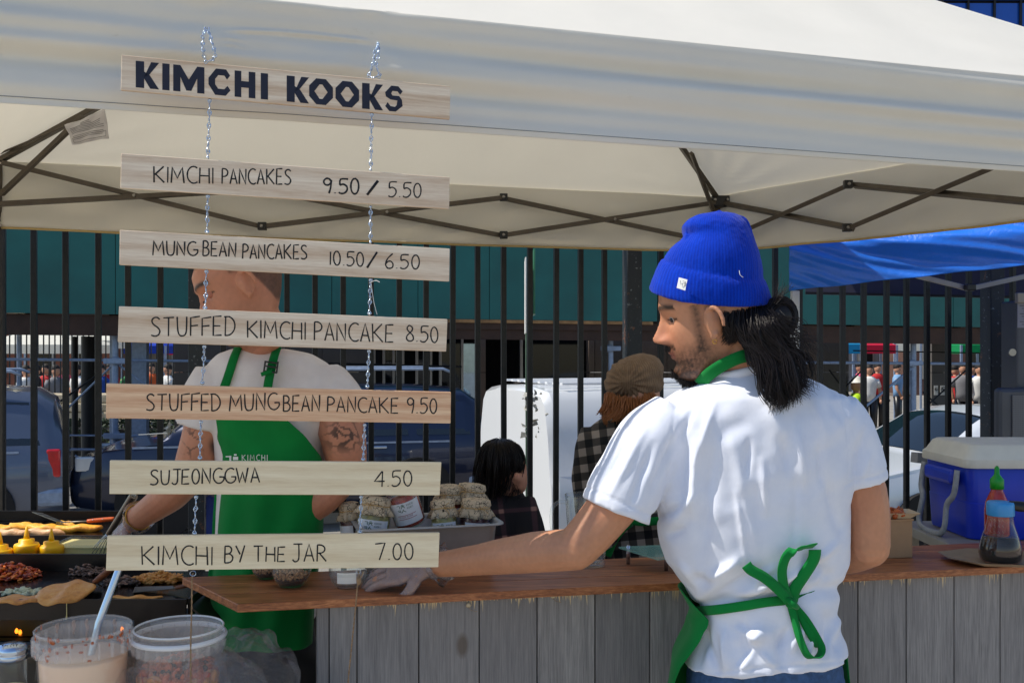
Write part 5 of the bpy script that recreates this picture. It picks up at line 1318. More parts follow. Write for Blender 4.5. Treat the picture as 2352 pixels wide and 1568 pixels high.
bottle(118,1214,3.04,'right hand yellow squeeze bottle next to the batter tray')
m_batter=mat('batter_cream',(240,224,150),.35,0,.06,12,coat=.3)
t=thing('batter_tray','shallow clear tray of pale yellow batter beside the squeeze bottles','tray',(-1.29,3.1,SHZ))
bx,by=P(205,0,3.12).x,3.12
def rect(w,d,z): return [Vector((bx+sx*w,by+sy*d,z)) for sx,sy in((-1,-1),(1,-1),(1,1),(-1,1))]
MB().loft([rect(.075,.06,SHZ),rect(.088,.072,SHZ+.105),rect(.092,.076,SHZ+.105),rect(.092,.076,SHZ+.102),rect(.085,.07,SHZ+.09)],cap=True).build('tray_wall',m_glass2,t,bevel=.002)
MB().loft([rect(.074,.059,SHZ+.002),rect(.0855,.070,SHZ+.097)]).build('batter',m_batter,t)

# buckets
pt=NT('bucket_plastic'); pt.set(col=lin((244,238,234)),rough=.22,spec=.5); tr=pt.n('BsdfTransparent'); mx=pt.n('MixShader'); mx.inputs[0].default_value=.19; pt.l(tr.outputs[0],mx.inputs[1]); pt.l(pt.b.outputs[0],mx.inputs[2]); pt.l(mx.outputs[0],pt.o.inputs[0]); m_buck=pt.m
m_ring=mat('bucket_ring',(232,234,238),.3,0,.03)
TBZ=.74
def bucket(px,py,Y,r,label,fill,zfill,band=None,h=.0,ring=True):
    c=P(px,py,Y); z1=c.z; base=Vector((c.x,Y,TBZ)); t=thing('plastic_bucket',label,'bucket',base); hh=z1-TBZ
    rb=r*.82
    b=MB(); b.lathe([(0,0),(rb*.97,0),(rb,.004),(r*.90,hh-.05),(r*.91,hh-.012),(r*.925,hh),(r*.955,hh+.001),(r*.96,hh-.004)],base,56); b.build('wall',m_buck,t,smooth=True)
    b=MB(); b.lathe([(r*.905,hh-.048),(r*.985,hh-.047),(r*1.0,hh-.040),(r*1.0,hh-.014),(r*.96,hh-.010),(r*.93,hh-.012)],base,56,wob=lambda a,i:.006*(1 if math.sin(a*11)>.85 else 0)); b.build('collar',m_buck,t,smooth=True)
    for k in range(22):
        a=k*2*math.pi/22; q=base+Vector((math.cos(a)*r*.96,math.sin(a)*r*.96,hh-.030)); MB().box(q,(.0016,r*.08,.034),Matrix.Rotation(a+math.pi/2,3,'Z')).build('rib',m_buck,t)
    MB().tube([base+Vector((math.cos(a)*r*.945,math.sin(a)*r*.945,hh+.001)) for a in [k*math.pi/24 for k in range(48)]],.0022,6,closed=True).build('rim',m_buck if not ring else m_ring,t,smooth=True)
    if fill: 
        MB().lathe([(0,.005),(rb*.95,.006),(lerp(rb,r*.90,zfill/hh)*.985,zfill-.006),(lerp(rb,r*.90,zfill/hh)*.97,zfill),(0,zfill-.002)],base,48).build('contents',fill,t,smooth=True)
    return t,base,hh
sm_=NT('cream_sauce'); v=sm_.coord(); gr=sm_.n('SeparateXYZ'); sm_.l(v,gr.inputs[0]); sm_.set(col=sm_.mix(sm_.ramp(sm_.noise(v,6,4),[(.45,(0,0,0)),(.65,(1,1,1))]),lin((252,216,180)),lin((240,170,116))),rough=.35,coat=.3); m_sauce=sm_.m
t,base,hh=bucket(192,1440,2.13,.102,'large clear plastic bucket of pinkish cream sauce with the ladle in it',m_sauce,.172,ring=False)
b=MB(); b.lathe([(.0838,.002),(.0862,.062),(.087,.066)],base,48); b.build('sauce_band',mat('orange_sauce',(228,142,86),.4,0,.1),t,smooth=True)
rs=random.Random(8); b=MB()
for _ in range(60):
    a=rs.uniform(-3.3,.3); z=hh-rs.random()**2*.05; r_=.0955; q=base+Vector((math.cos(a)*r_,math.sin(a)*r_,z)); b.ell(q,(.002+rs.random()*.003,.001,.0015+rs.random()*.004),6,4,Matrix.Rotation(a+math.pi/2,3,'Z'))
b.build('sauce_spots',mat('sauce_spot',(196,96,40),.5,0,.2),t,stuff=True,smooth=True)
b=MB()
for a,l in((2.2,.03),(1.9,.045),(1.6,.02),(1.2,.035),(2.6,.02)):
    p=[base+Vector((math.cos(a+.02*math.sin(k*2))*.0905,math.sin(a)*.0905,hh-.005-l*k/5)) for k in range(6)]; b.tube(p,[.006,.009,.008,.006,.005,.003],6,sq=.3)
b.build('sauce_smear',mat('smear',(205,170,150),.5,0,.1),t,smooth=True,stuff=True)
# ladle
p0,p1=P(214,1462,2.13),P(276,1300,2.17); t=thing('ladle','steel tube handled ladle leaning in the sauce bucket','ladle',p0)
MB().tube([p0-Vector((.012,0,.07)),p0.lerp(p1,.2),p1,p1+(p1-p0)*.25],[.0075,.0078,.0082,.0082],14).build('handle',m_chrome,t,smooth='auto'); MB().ell(p0-Vector((.012,0,.08)),(.03,.03,.02),12,8).build('bowl',m_chrome,t,smooth=True)
# drip of batter
t=thing('batter_drip','thin drip of batter hanging from the griddle edge above the bucket','drip',P(153,1397,2.49)); b=MB(); b.tube([P(153,1379,2.488),P(153,1390,2.486),P(153,1412,2.486),P(153,1421,2.486)],[.0022,.0009,.001,.0028],6); b.build('drip',m_batter,t,smooth=True)
# second bucket with browned pork and the plastic bag around it
t,base2,hh2=bucket(411,1440,2.19,.0995,'clear plastic bucket of browned marinated pork wrapped in a plastic bag',None,.15)
MB().tube([base2+Vector((math.cos(a)*.0985,math.sin(a)*.0985,hh2-.018)) for a in [k*math.pi/24 for k in range(48)]],.0042,8,closed=True,sq=1.4).build('lid_ring',m_ring,t,smooth=True)
m_pork=mat('browned_pork',(226,96,40),.4,0,.55,45,80,.5,coat=.4)
b=MB(); b.lathe([(0,.004),(.079,.006),(.085,.10),(.083,.118),(0,.125)],base2,32,wob=lambda a,i:.02*math.sin(a*9+i)); b.build('contents',m_pork,t,smooth=True)
crumbs('pork_pieces',m_pork,t,base2+Vector((0,0,.118)),.078,160,.012,.02,12)
crumbs('pork_bits',mat('charred_pork',(70,34,26),.5,0,.5,50),t,base2+Vector((0,0,.122)),.076,60,.009,.02,13)
rs=random.Random(21); b=MB()
for _ in range(90):
    a=rs.uniform(-3.4,.3); z=rs.uniform(.03,.118); k=rs.uniform(.009,.021); q=base2+Vector((math.cos(a)*.0825,math.sin(a)*.0825,z)); b.ell(q,(k,k*.35,k*.7),7,5,Matrix.Rotation(a+math.pi/2+rs.uniform(-.3,.3),3,'Z'))
b.build('pork_chunks',mat('pork_light',(240,150,90),.4,0,.5,60,coat=.4),t,smooth=True,stuff=True)
# bag
bgm=NT('bag_film'); v=bgm.coord(); n=bgm.noise(v,14,5,.6,1.5); n2=bgm.noise(v,60,3,.6,1); bm=bgm.bump(n2,.35,.004,bgm.bump(n,.9,.02)); gl=bgm.n('BsdfGlossy'); gl.inputs['Roughness'].default_value=.12; bgm.l(bm,gl.inputs['Normal']); tr=bgm.n('BsdfTransparent'); df=bgm.n('BsdfDiffuse'); df.inputs[0].default_value=(.75,.72,.76,1); bgm.l(bm,df.inputs[0] if False else df.inputs['Normal'])
lw=bgm.n('LayerWeight'); lw.inputs[0].default_value=.12; bgm.l(bm,lw.inputs['Normal']); m1=bgm.n('MixShader'); bgm.l(lw.outputs['Facing'],m1.inputs[0]); bgm.l(tr.outputs[0],m1.inputs[1]); bgm.l(gl.outputs[0],m1.inputs[2]); m2=bgm.n('MixShader'); m2.inputs[0].default_value=.045; bgm.l(m1.outputs[0],m2.inputs[1]); bgm.l(df.outputs[0],m2.inputs[2]); bgm.l(m2.outputs[0],bgm.o.inputs[0]); m_bag=bgm.m
t=thing('plastic_bag','crumpled clear plastic bag bunched around the pork bucket','bag',base2)
def crumple(c,rx,ry,rz,seed,n=64,m=36,a0=0,a1=2*math.pi,open_=True):
    rs=np.random.RandomState(seed); b=MB(); D_=[(rs.normal(size=3),rs.rand()*6.28) for _ in range(26)]
    def f(u,w):
        a=lerp(a0,a1,u); e=lerp(-.35,1.0,w)*math.pi/2
        d=Vector((math.cos(a)*math.cos(e),math.sin(a)*math.cos(e),math.sin(e)))
        k=0
        for i,(q,ph) in enumerate(D_):
            fr=2.2+i*.32; k+=abs(math.sin((d.x*q[0]+d.y*q[1]+d.z*q[2])*fr+ph))*(.9/(1+i*.22))
        k=1+.12*(k-3.2)
        return (c[0]+d.x*rx*k,c[1]+d.y*ry*k,c[2]+d.z*rz*k)
    b.grid(n,m,f); return b
def sleeve(u,w):
    a=2*math.pi*u; r=.094+.006*math.sin(a*3+w*5)+.0035*math.sin(a*13+9*w)+.002*math.sin(a*29-14*w)+.022*(1-w)**2; 
    return (base2.x+math.cos(a)*r*1.02,base2.y+math.sin(a)*r,TBZ+w*(hh2-.028+.012*math.sin(a*2+1)))
b=MB(); b.grid(120,30,sleeve); b.build('bag_film',m_bag,t,smooth=True)
crumple((base2.x+.155,base2.y+.02,TBZ+.03),.085,.075,.14,5).build('bag_film',m_bag,t,smooth=True)
crumple((base2.x+.10,base2.y-.03,TBZ+.02),.10,.075,.11,9).build('bag_film',m_bag,t,smooth=True)
crumple((base2.x-.06,base2.y-.05,TBZ+.02),.075,.06,.10,19).build('bag_film',m_bag,t,smooth=True)
# shaker
c=P(28,1474,2.12); c.z=TBZ; zt_=P(28,1480,2.12).z-TBZ
t=thing('pepper_shaker','glass shaker with dredger lid full of ground pepper at the bottom left','shaker',c)
MB().lathe([(0,0),(.027,0),(.0285,.005),(.0285,zt_-.035),(.026,zt_-.028)],c,40,wob=lambda a,i:.02*math.cos(a*16) if 0<i<4 else 0).build('glass_wall',m_glass2,t,smooth=True)
MB().lathe([(0,.002),(.0265,.003),(.0265,zt_*.55),(0,zt_*.56)],c,24).build('pepper',mat('ground_pepper',(200,178,140),.9,0,.35,300),t,smooth=True)
MB().lathe([(.028,zt_-.030),(.0305,zt_-.029),(.0305,zt_-.020),(.029,zt_-.018),(.0305,zt_-.016),(.0305,zt_-.008),(.0275,zt_-.001),(.02,zt_+.003),(0,zt_+.004)],c,32).build('lid',m_chrome,t,smooth=True)
crumbs('pepper_dust',mat('pepper_dark',(60,50,42),.9,0,.3),t,c+Vector((0,0,zt_+.003)),.022,60,.0012,.001,4)
# prep table under the buckets
pt_=thing('prep_table','steel prep table under the buckets in the bottom left corner','table',(-.9,2.15,0))
MB().box((-1.0,2.14,TBZ-.015),(1.3,.34,.03)).build('table_top',m_steel,pt_,bevel=.004)
for x in(-1.55,-.42):
    for y in(2.02,2.26): MB().box((x,y,(TBZ-.03)/2),(.03,.03,TBZ-.03)).build('leg',m_steel,pt_)

# food
m_kfry=mat('fried_kimchi',(190,72,22),.35,0,.5,60,90,.5,coat=.4); m_meat=mat('grey_beef',(92,70,62),.55,0,.4,60,90,.6,coat=.2)
def pancake_mat(n,c1,c2,c3):
    t=NT(n); v=t.coord(); a=t.noise(v,22,5,.7); b_=t.noise(v,90,4,.7); col=t.ramp(a,[(.3,lin(c1)),(.55,lin(c2)),(.75,lin(c3))]); t.set(col=col,rough=.5,coat=.15,nrm=t.bump(b_,.5,.003,t.bump(a,.5,.006))); return t.m
m_panc=pancake_mat('pancake_golden',(222,168,96),(206,140,66),(150,84,34)); m_chick=pancake_mat('grilled_chicken',(252,204,76),(240,166,44),(190,96,20))
def pile(name,c,rx,ry,n,s,h,mt,seed,label,cat_='food',strip=False):
    rs=random.Random(seed); b=MB()
    for _ in range(n):
        a=rs.random()*6.28; q=math.sqrt(rs.random()); p=Vector(c)+Vector((math.cos(a)*q*rx,math.sin(a)*q*ry,s*.4+rs.random()*h*(1-q*.8)))
        e=Euler((rs.uniform(-.6,.6),rs.uniform(-.6,.6),rs.random()*6.3)).to_matrix(); k=s*rs.uniform(.5,1.4)
        b.mi=rs.choice((0,0,1,2)) if isinstance(mt,list) else 0
        b.ell(p,(k*(1.5 if strip else 1),k*rs.uniform(.45,.8),k*rs.uniform(.25,.5)),7,5,e)
    return b.build(name,mt,smooth=True,label=label,cat=cat_,stuff=True)
pile('fried_kimchi',gp(20,1325),.085,.055,620,.0075,.045,[m_kfry,mat('kimchi_orange',(232,124,40),.35,0,.3,60,coat=.4),mat('kimchi_dark',(122,30,16),.35,0,.3,60,coat=.4)],1,'heap of orange red fried kimchi at the left edge of the front griddle')
pile('sliced_beef',gp(203,1318),.052,.022,200,.008,.026,[m_meat,mat('beef_pale',(140,112,100),.5,0,.3,60),mat('beef_dark',(52,38,34),.5,0,.3,60)],2,'small heap of grey sliced beef against the griddle back wall',strip=True)
pile('sliced_beef',gp(283,1342),.045,.020,200,.008,.020,[m_meat,MC['beef_pale'],MC['beef_dark']],3,'second heap of browned beef right of the wooden spatula handle',strip=True)
pile('fried_noodles',gp(362,1335),.062,.030,170,.011,.024,m_panc,4,'golden fried scraps in the back right corner of the griddle',strip=True)
pile('onion_slices',gp(55,1364),.055,.016,60,.010,.008,mat('onion',(190,196,168),.4,0,.2),5,'pale sliced onions frying behind the left pancake',strip=True)
def pancake(c,rx,ry,h,label,tilt=(0,0,0),mt=None,seed=1,name='pancake'):
    rs=random.Random(seed); ph=[rs.random()*6.28 for _ in range(4)]; e=Euler(tuple(R(q) for q in tilt)).to_matrix()
    def wb(a,i): return .035*math.sin(2*a+ph[0])+.025*math.sin(5*a+ph[1])+.015*math.sin(9*a+ph[2])
    b=MB(); b.lathe([(0,0),(.88,.05),(.98,.25),(1.0,.5),(.95,.8),(.8,.95),(.4,1.05),(0,1.08)],(0,0,0),44,wob=wb)
    b.v=[tuple(Vector(c)+e@Vector((v[0]*rx,v[1]*ry,v[2]*h+.003*math.sin(v[0]*7+ph[3])))) for v in b.v]
    return b.build(name,mt or m_panc,smooth=True,label=label,cat='food')
pancake(P(151,1365,2.53),.073,.06,.013,'golden pancake being lifted by the spatula at the griddle front',(14,-3,0),seed=2)
pancake(gp(45,1380),.072,.035,.010,'flat pancake frying at the front left of the griddle',seed=3)
pancake(gp(313,1376,GZ+.002),.065,.012,.008,'thin rolled pancake strip along the front lip of the griddle',seed=4)
for i,(a,y,l,w_,rz) in enumerate(((20,1220,.07,.026,5),(62,1216,.075,.026,-20),(105,1219,.08,.028,-14),(178,1220,.085,.024,4),(150,1212,.05,.018,-30),(30,1231,.06,.018,-6),(95,1230,.085,.016,-4))):
    pancake(gp(a,y),l,w_,.022,['leftmost','second','middle','longest right hand','small dark','paler front left','paler long front'][i]+' strip of golden grilled chicken on the rear griddle',(0,0,rz),m_chick if i<5 else pancake_mat('chicken_pale',(236,200,160),(222,170,120),(190,120,60)),seed=20+i,name='grilled_chicken')
# spatulas
m_handle=wood_mat('dark_handle',(88,46,28),(140,84,52),(3,40,40)); m_ohandle=mat('orange_handle',(190,84,30),.4,0,.15,20)
def spatula(label,blade,h0,h1,hm,hr=.009,slots=True):
    """blade = 4 points, h0->h1 the handle"""
    t=thing('spatula',label,'spatula',h0); bm_=mat('spatula_steel',(120,116,108),.35,.8,.2,20)
    b=MB(); n=(Vector(blade[1])-Vector(blade[0])).cross(Vector(blade[3])-Vector(blade[0])).normalized()
    b.prism(blade,n*.0016); bl=b.build('blade',bm_,t)
    if slots:
        b=MB()
        for i in range(3):
            for j in range(4):
                u0,u1=.14+i*.28,.28+i*.28; w0=.12+j*.2; q=lambda u,w: Vector(blade[0]).lerp(blade[1],u).lerp(Vector(blade[3]).lerp(blade[2],u),w)+n*.0021
                b.quad(q(u0,w0),q(u1,w0),q(u1,w0+.11),q(u0,w0+.11)); 
                q2=lambda u,w: Vector(blade[0]).lerp(blade[1],u).lerp(Vector(blade[3]).lerp(blade[2],u),w)-n*.0006; b.quad(q2(u0,w0),q2(u1,w0),q2(u1,w0+.11),q2(u0,w0+.11))
        b.build('slot',m_black2,bl)
    m0=(Vector(blade[1])+Vector(blade[2]))/2; MB().tube([m0,h0,Vector(h0).lerp(h1,.15)],.0035,8,sq=.6).build('shaft',bm_,t,smooth=True)
    MB().tube(cat([h0,Vector(h0).lerp(h1,.5),h1],4),[hr*.8,hr,hr*1.05,hr*.95],10,sq=.7).build('handle',hm,t,smooth=True)
    for k in(.25,.6): q=Vector(h0).lerp(h1,k)+Vector((0,-hr*.75,.004)); MB().ell(q,.0022,8,6).build('rivet',m_chrome,t,smooth=True)
spatula('wooden handled slotted spatula under the lifted pancake',[P(180,1362,2.56),P(228,1350,2.57),P(236,1340,2.64),P(192,1350,2.63)],P(218,1336,2.58),P(262,1300,2.56),m_handle,.012)
spatula('long palette spatula lying at the back right of the front griddle',[gp(305,1361,GZ+.004),gp(398,1352,GZ+.01),gp(398,1346,GZ+.012),gp(310,1348,GZ+.004)],gp(405,1349,GZ+.014),P(480,1332,2.57),m_handle,.0085,False)
spatula('perforated spatula with orange brown handle resting on the rear griddle',[P(73,1176,3.62),P(128,1197,3.46),P(152,1201,3.48),P(96,1178,3.66)],P(200,1196,3.50),P(262,1191,3.52),m_ohandle,.011)
# whisk
w0,w1,w2=P(307,1138,2.95),P(250,1226,3.02),P(226,1282,3.08)
t=thing('whisk','steel balloon whisk with thick tube handle standing in the batter tray','whisk',w1)
MB().tube([w0,w0.lerp(w1,.05),w1],[.0125,.013,.0095],16).build('handle',mat('satin_steel',(120,112,106),.3,.85,.1),t,smooth='auto')
MB().lathe([(0,0),(.009,0),(.0125,.003)],w0,12,(w1-w0).to_track_quat('Z','Y').to_matrix()).build('end_cap',m_chrome,t)
ax=(w2-w1); e1=ax.cross(Vector((0,1,0))).normalized(); e2=ax.cross(e1).normalized()
for k in range(7):
    a=k*math.pi/7; d=e1*math.cos(a)+e2*math.sin(a)
    MB().tube(cat([w1+d*.006,w1+ax*.5+d*.022,w1+ax*.85+d*.026,w1+ax*1.05,w1+ax*.85-d*.026,w1+ax*.5-d*.022,w1-d*.006],5),.0011,5).build('wire',m_chrome,t,smooth=True)
# ---------------- people
def gauss(x,c,s): return math.exp(-((x-c)/s)**2)
def head_mb(O,fwd,up,s=1.0,nose=1.0,jaw=1.0,ear=True):
    """a head with brow, eyes, nose, lips, jaw and ears; O between the ears. returns MB and the inverse frame"""
    fwd=Vector(fwd).normalized(); up=Vector(up); up=(up-fwd*up.dot(fwd)).normalized(); left=up.cross(fwd)
    M=Matrix((fwd,left,up)).transposed(); O=Vector(O)
    Z=[-.112,-.106,-.098,-.085,-.07,-.055,-.03,0,.02,.05,.08,.11,.128,.138]
    FX=[.052,.072,.085,.090,.087,.088,.090,.089,.090,.098,.092,.066,.036,.0]
    BX=[.02,.0,-.012,-.03,-.048,-.06,-.078,-.095,-.10,-.102,-.094,-.07,-.038,.0]
    HW=[.012,.028,.038,.049,.056,.060,.067,.071,.073,.076,.070,.050,.028,.0]
    b=MB(); n=110; rings=[]
    zs=[-.112+.25*i/110 for i in range(111)]
    for z in zs:
        f,k,w=interp(z,Z,FX),interp(z,Z,BX),interp(z,Z,HW)*jaw if z<-.03 else interp(z,Z,HW); cx=(f*.42+k*.58); ring=[]
        for i in range(n):
            a=2*math.pi*i/n; c,sn=math.cos(a),math.sin(a)
            ax=(f-cx) if c>0 else (cx-k); p=.86 if c>0 else .95
            x=cx+ax*math.copysign(abs(c)**p,c); y=w*math.copysign(abs(sn)**.9,sn)
            if c>0:
                g=0; fr=c**.5
                # nose
                nz=interp(z,[-.030,-.022,-.016,-.006,.01,.03,.042],[0,.016,.030,.031,.020,.007,.0])*nose
                nw=interp(z,[-.03,-.015,.0,.03],[.014,.0135,.009,.008]); g+=nz*gauss(y,0,nw)
                g+=.010*gauss(z,-.017,.008)*(gauss(y,.014,.006)+gauss(y,-.014,.006))
                # eye sockets, brow, cheeks
                for sg in(-1,1):
                    g-=.013*gauss(z,.027,.012)*gauss(y,sg*.031,.016)
                    g+=.0075*gauss(z,.029,.0085)*gauss(y,sg*.033,.013)
                    g+=.005*gauss(z,.047,.008)*gauss(y,sg*.030,.022)
                    g+=.005*gauss(z,-.005,.018)*gauss(y,sg*.045,.018)
                # lips and chin
                mw=gauss(y,0,.024)
                g+=.0065*gauss(z,-.042,.006)*mw+.0065*gauss(z,-.053,.006)*mw-.0035*gauss(z,-.0475,.0022)*mw-.004*gauss(z,-.063,.006)*mw+.006*gauss(z,-.085,.014)*gauss(y,0,.024)
                g+=.004*gauss(z,-.035,.01)*gauss(y,0,.02)
                x+=g*fr
            ring.append(O+M@Vector((x*s,y*s,z*s)))
        rings.append(ring)
    b.loft(rings)
    if ear:
        for sg in(-1,1):
            # ear: helix rim, lobe and bowl
            c=Vector((.004,sg*.080,.004)); pts=[]
            for k in range(13):
                a=R(200-k*25); r=.030 if k<9 else .024
                pts.append(c+Vector((math.cos(a)*r*.56-.004,sg*(.008-.010*math.cos(a)),math.sin(a)*r*1.02)))
            b.tube([O+M@(q*s) for q in pts],[q*s for q in(.004,.005,.005,.0052,.005,.005,.005,.005,.005,.0055,.006,.006,.005)],8)
            b.ell(O+M@(Vector((-.002,sg*.081,.004))*s),(.016*s,.0055*s,.027*s),14,8,M@Matrix.Rotation(R(sg*28),3,'Z'))
            b.ell(O+M@(Vector((.002,sg*.072,.000))*s),(.012*s,.012*s,.022*s),10,8,M)
            b.ell(O+M@(Vector((.006,sg*.082,-.021))*s),(.008*s,.005*s,.011*s),10,6,M)
            b.ell(O+M@(Vector((.014,sg*.078,-.004))*s),(.005*s,.006*s,.007*s),8,6,M)
    inv=np.array(M.inverted())/s
    def loc(c): return (c-np.array(O))@inv.T
    return b,loc,(lambda x,y,z:O+M@(Vector((x,y,z))*s)),M
def skinf(base,loc=None,stubble=0,side=.7,brow=(30,20,16),lip=(150,84,74),hairc=None,extra=None,hand=None):
    base=np.array(lin(base)); 
    def f(c):
        n=len(c); col=np.tile(base,(n,1)); v=vnoise(c,60,3)[:,None]; col=col*(1+.06*v+.05*vnoise(c,420,31)[:,None])*np.array([1,1,1]); rd=np.clip(vnoise(c,22,33),0,1)[:,None]*.16; col=col*(1-rd)+np.array(lin((190,108,84)))*rd
        if loc is not None:
            h=loc(c); x,y,z=h[:,0],h[:,1],h[:,2]; inh=(z>-.13)&(z<.16)&(np.abs(y)<.10)&(x<.15)&(x>-.13)
            def mixin(m,cc):
                nonlocal col
                m=(m*inh)[:,None]; col=col*(1-m)+np.array(lin(cc))*m
            red=np.exp(-((x-.10)/.03)**2)*np.exp(-((z+.01)/.025)**2)*.25; mixin(red,(196,110,88))
            if stubble:
                gr=(.5+.5*vnoise(c,900,5))
                jaw=1/(1+np.exp((z+.035)/.008)); sd_=1/(1+np.exp(-(x+.0)/.01)); chin=np.exp(-((x-.09)/.03)**2)*(z<-.06); mou=np.exp(-((z+.031)/.006)**2)*(x>.07)*(np.abs(y)<.03)
                sb=np.exp(-((x-.030)/.010)**2)*(z<.045)*(z>-.05)
                m=np.clip(jaw*sd_*.8*stubble+chin*.5+mou*.9+sb*side,0,.95)*(.65+.5*gr); mixin(np.clip(m,0,.93),(34,24,20))
            for sg in(-1,1):
                e=np.exp(-((z-.048-.004*np.cos((np.abs(y)-.03)*60))/.0052)**2)*(np.abs(y*sg-.031)<.024)*(y*sg>0)*(x>.06); mixin(np.clip(e*1.2,0,.92),brow)
                l=np.exp(-((z-.0245)/.0022)**2)*(np.abs(y*sg-.033)<.016)*(y*sg>0)*(x>.06); mixin(np.clip(l,0,.9),(22,14,12))
                nn=np.exp(-((z+.0245)/.0035)**2)*np.exp(-((y*sg-.008)/.005)**2)*(x>.09); mixin(nn*.8,(60,26,20))
            L=np.exp(-((z+.0475)/.0085)**2)*(np.abs(y)<.024)*(x>.07); mixin(L*.75,lip)
            L=np.exp(-((z+.0475)/.0014)**2)*(np.abs(y)<.024)*(x>.07); mixin(L*.8,(60,28,26))
            if hairc is not None:
                hl=np.interp(x,[-.12,-.05,-.02,.0,.022,.03,.05,.07],[-.075,-.055,.02,.035,.038,.062,.078,.086]); hm=np.clip((z-hl)/.012,0,1)*.85
                nearear=np.exp(-((x-.0)/.018)**4-((z-.002)/.034)**4)*(np.abs(y)>.066); hm=hm*(1-nearear)*(.93+.08*vnoise(c,500,8)); mixin(np.clip(hm,0,.92),hairc)
        if extra is not None: col=extra(c,col)
        return np.clip(col,0,1)
    return f
m_skin=tint_mat('skin',rough=.48,sss=.12); m_skin2=tint_mat('skin_forearm_hair',rough=.5,sss=.1,bs=200,bstr=.25)
def ringpx(y,xl,xr,Y,d,n=48,sq=.85,dz=0):
    c=P((xl+xr)/2,y,Y); w=(xr-xl)/2/F*Y; out=[]
    for i in range(n):
        a=2*math.pi*i/n; cs,sn=math.cos(a),math.sin(a)
        out.append(c+Vector((w*math.copysign(abs(cs)**sq,cs),d*math.copysign(abs(sn)**sq,sn),dz*cs)))
    return out
def limb(b,pts,r,n=16,sub=5):
    b.tube(cat(pts,sub),r,n); 
    b.ell(pts[0],r[0]*.98,12,8); b.ell(pts[-1],r[-1]*.98,12,8)
def hand(b,W,D,U,s=1.0,curl=.5,spread=.1,thumb=1,side=1,grip=None):
    """W wrist point, D along the hand, U the back of the hand, five separate fingers"""
    D=Vector(D).normalized(); U=Vector(U); U=(U-D*U.dot(D)).normalized(); S=D.cross(U)*side   # towards the thumb
    pk=W+D*.045*s
    b.tube(cat([W-D*.01,W+D*.02*s,W+D*.055*s,W+D*.088*s],4),[.024*s,.028*s,.036*s,.034*s],16,sq=.45,up=U)
    fr=[(.030,.070,.0088),(.011,.078,.0090),(-.009,.073,.0086),(-.028,.058,.0076)]
    for (o,L,r) in fr:
        p=W+D*.082*s+S*o*s; q=[p-D*.02*s,p]; d=D+S*o*spread*20*.05; d.normalize(); a=0
        for seg,k in((.45,curl*.6),(.32,curl*1.0),(.23,curl*.7)):
            a+=k; dd=(d*math.cos(a)-U*math.sin(a)); p=p+dd*L*seg*s; q.append(p)
        b.tube(cat(q,4),[r*1.05*s,r*1.05*s,r*s,r*.92*s,r*.8*s],10); b.ell(q[-1],r*.82*s,8,6)
    p=W+D*.025*s+S*.026*s; q=[W+D*.01*s+S*.01*s,p,p+(D*.55+S*.75*thumb-U*.35).normalized()*.036*s]; q.append(q[-1]+(D*.85+S*.2*thumb-U*.5).normalized()*.032*s)
    b.tube(cat(q,4),[.013*s,.013*s,.011*s,.0095*s,.008*s],10); b.ell(q[-1],.0085*s,8,6)
def ribbon(pts,w,wid,sub=5,mb=None,twist=0):
    """flat band; wid = width direction"""
    b=mb or MB(); p=cat(pts,sub); N=len(p); vs=[]
    for i,q in enumerate(p):
        t=(p[min(i+1,N-1)]-p[max(i-1,0)]).normalized(); d=Vector(wid[i] if isinstance(wid,list) else wid); 
        if not isinstance(wid,str): d=(d-t*d.dot(t)).normalized()
        if twist: d=Matrix.Rotation(twist*i/N,3,t)@d
        vs+= [q-d*w/2,q-d*w/6+Vector((0,-.0006,0)),q+d*w/6+Vector((0,-.0006,0)),q+d*w/2]
    b.add(vs,[(i*4+k,i*4+k+1,(i+1)*4+k+1,(i+1)*4+k) for i in range(N-1) for k in range(3)]); return b
gm=NT('apron_green'); v=gm.coord(); gm.set(col=gm.ramp(gm.noise(v,5,5),[(.3,lin((0,104,44))),(.7,lin((6,132,58)))]),rough=.85,spec=.2,sheen=.0 if False else .1,nrm=gm.bump(gm.noise(v,700,2),.2,.001)); m_apron=gm.m
ts=NT('white_cotton'); v=ts.coord(); nw=ts.noise(v,900,2); nb=ts.noise(v,16,5,.6); ts.set(col=ts.ramp(nb,[(.3,lin((220,226,242))),(.7,lin((232,236,248)))]),rough=.9,spec=.15,sheen=.1,nrm=ts.bump(nw,.15,.0008,ts.bump(nb,.2,.006))); m_tee=ts.m
t2=NT('oat_cotton'); v=t2.coord(); nb=t2.noise(v,14,5); t2.set(col=t2.ramp(nb,[(.3,lin((222,212,208))),(.7,lin((236,228,224)))]),rough=.9,spec=.15,nrm=t2.bump(nb,.25,.006)); m_tee2=t2.m
m_jean=mat('denim',(52,84,128),.85,0,.35,60,400,.3); m_trous=mat('black_trousers',(26,26,30),.8,0,.2,20)
m_hair=NT('black_hair'); m_hair.set(col=lin((24,17,17)),rough=.40,spec=.35); m_hair=m_hair.m
m_beanie=knit('blue_knit',(0,32,138),(0,64,204),fuzz=.12)

# ===== main vendor =====
man=thing('person','man in a blue beanie and white t-shirt reaching across the counter with gloved hand','person',(.48,2.2,0))
O=P(1634,741,2.165); aw=R(8); pt=R(12); fw=Vector((-math.cos(aw)*math.cos(pt),math.sin(aw)*math.cos(pt),-math.sin(pt)))
hb,loc,hp,HM=head_mb(O,fw,Vector((-math.sin(pt)*.9,-.04,math.cos(pt))),s=1.07,nose=1.1)
b=hb
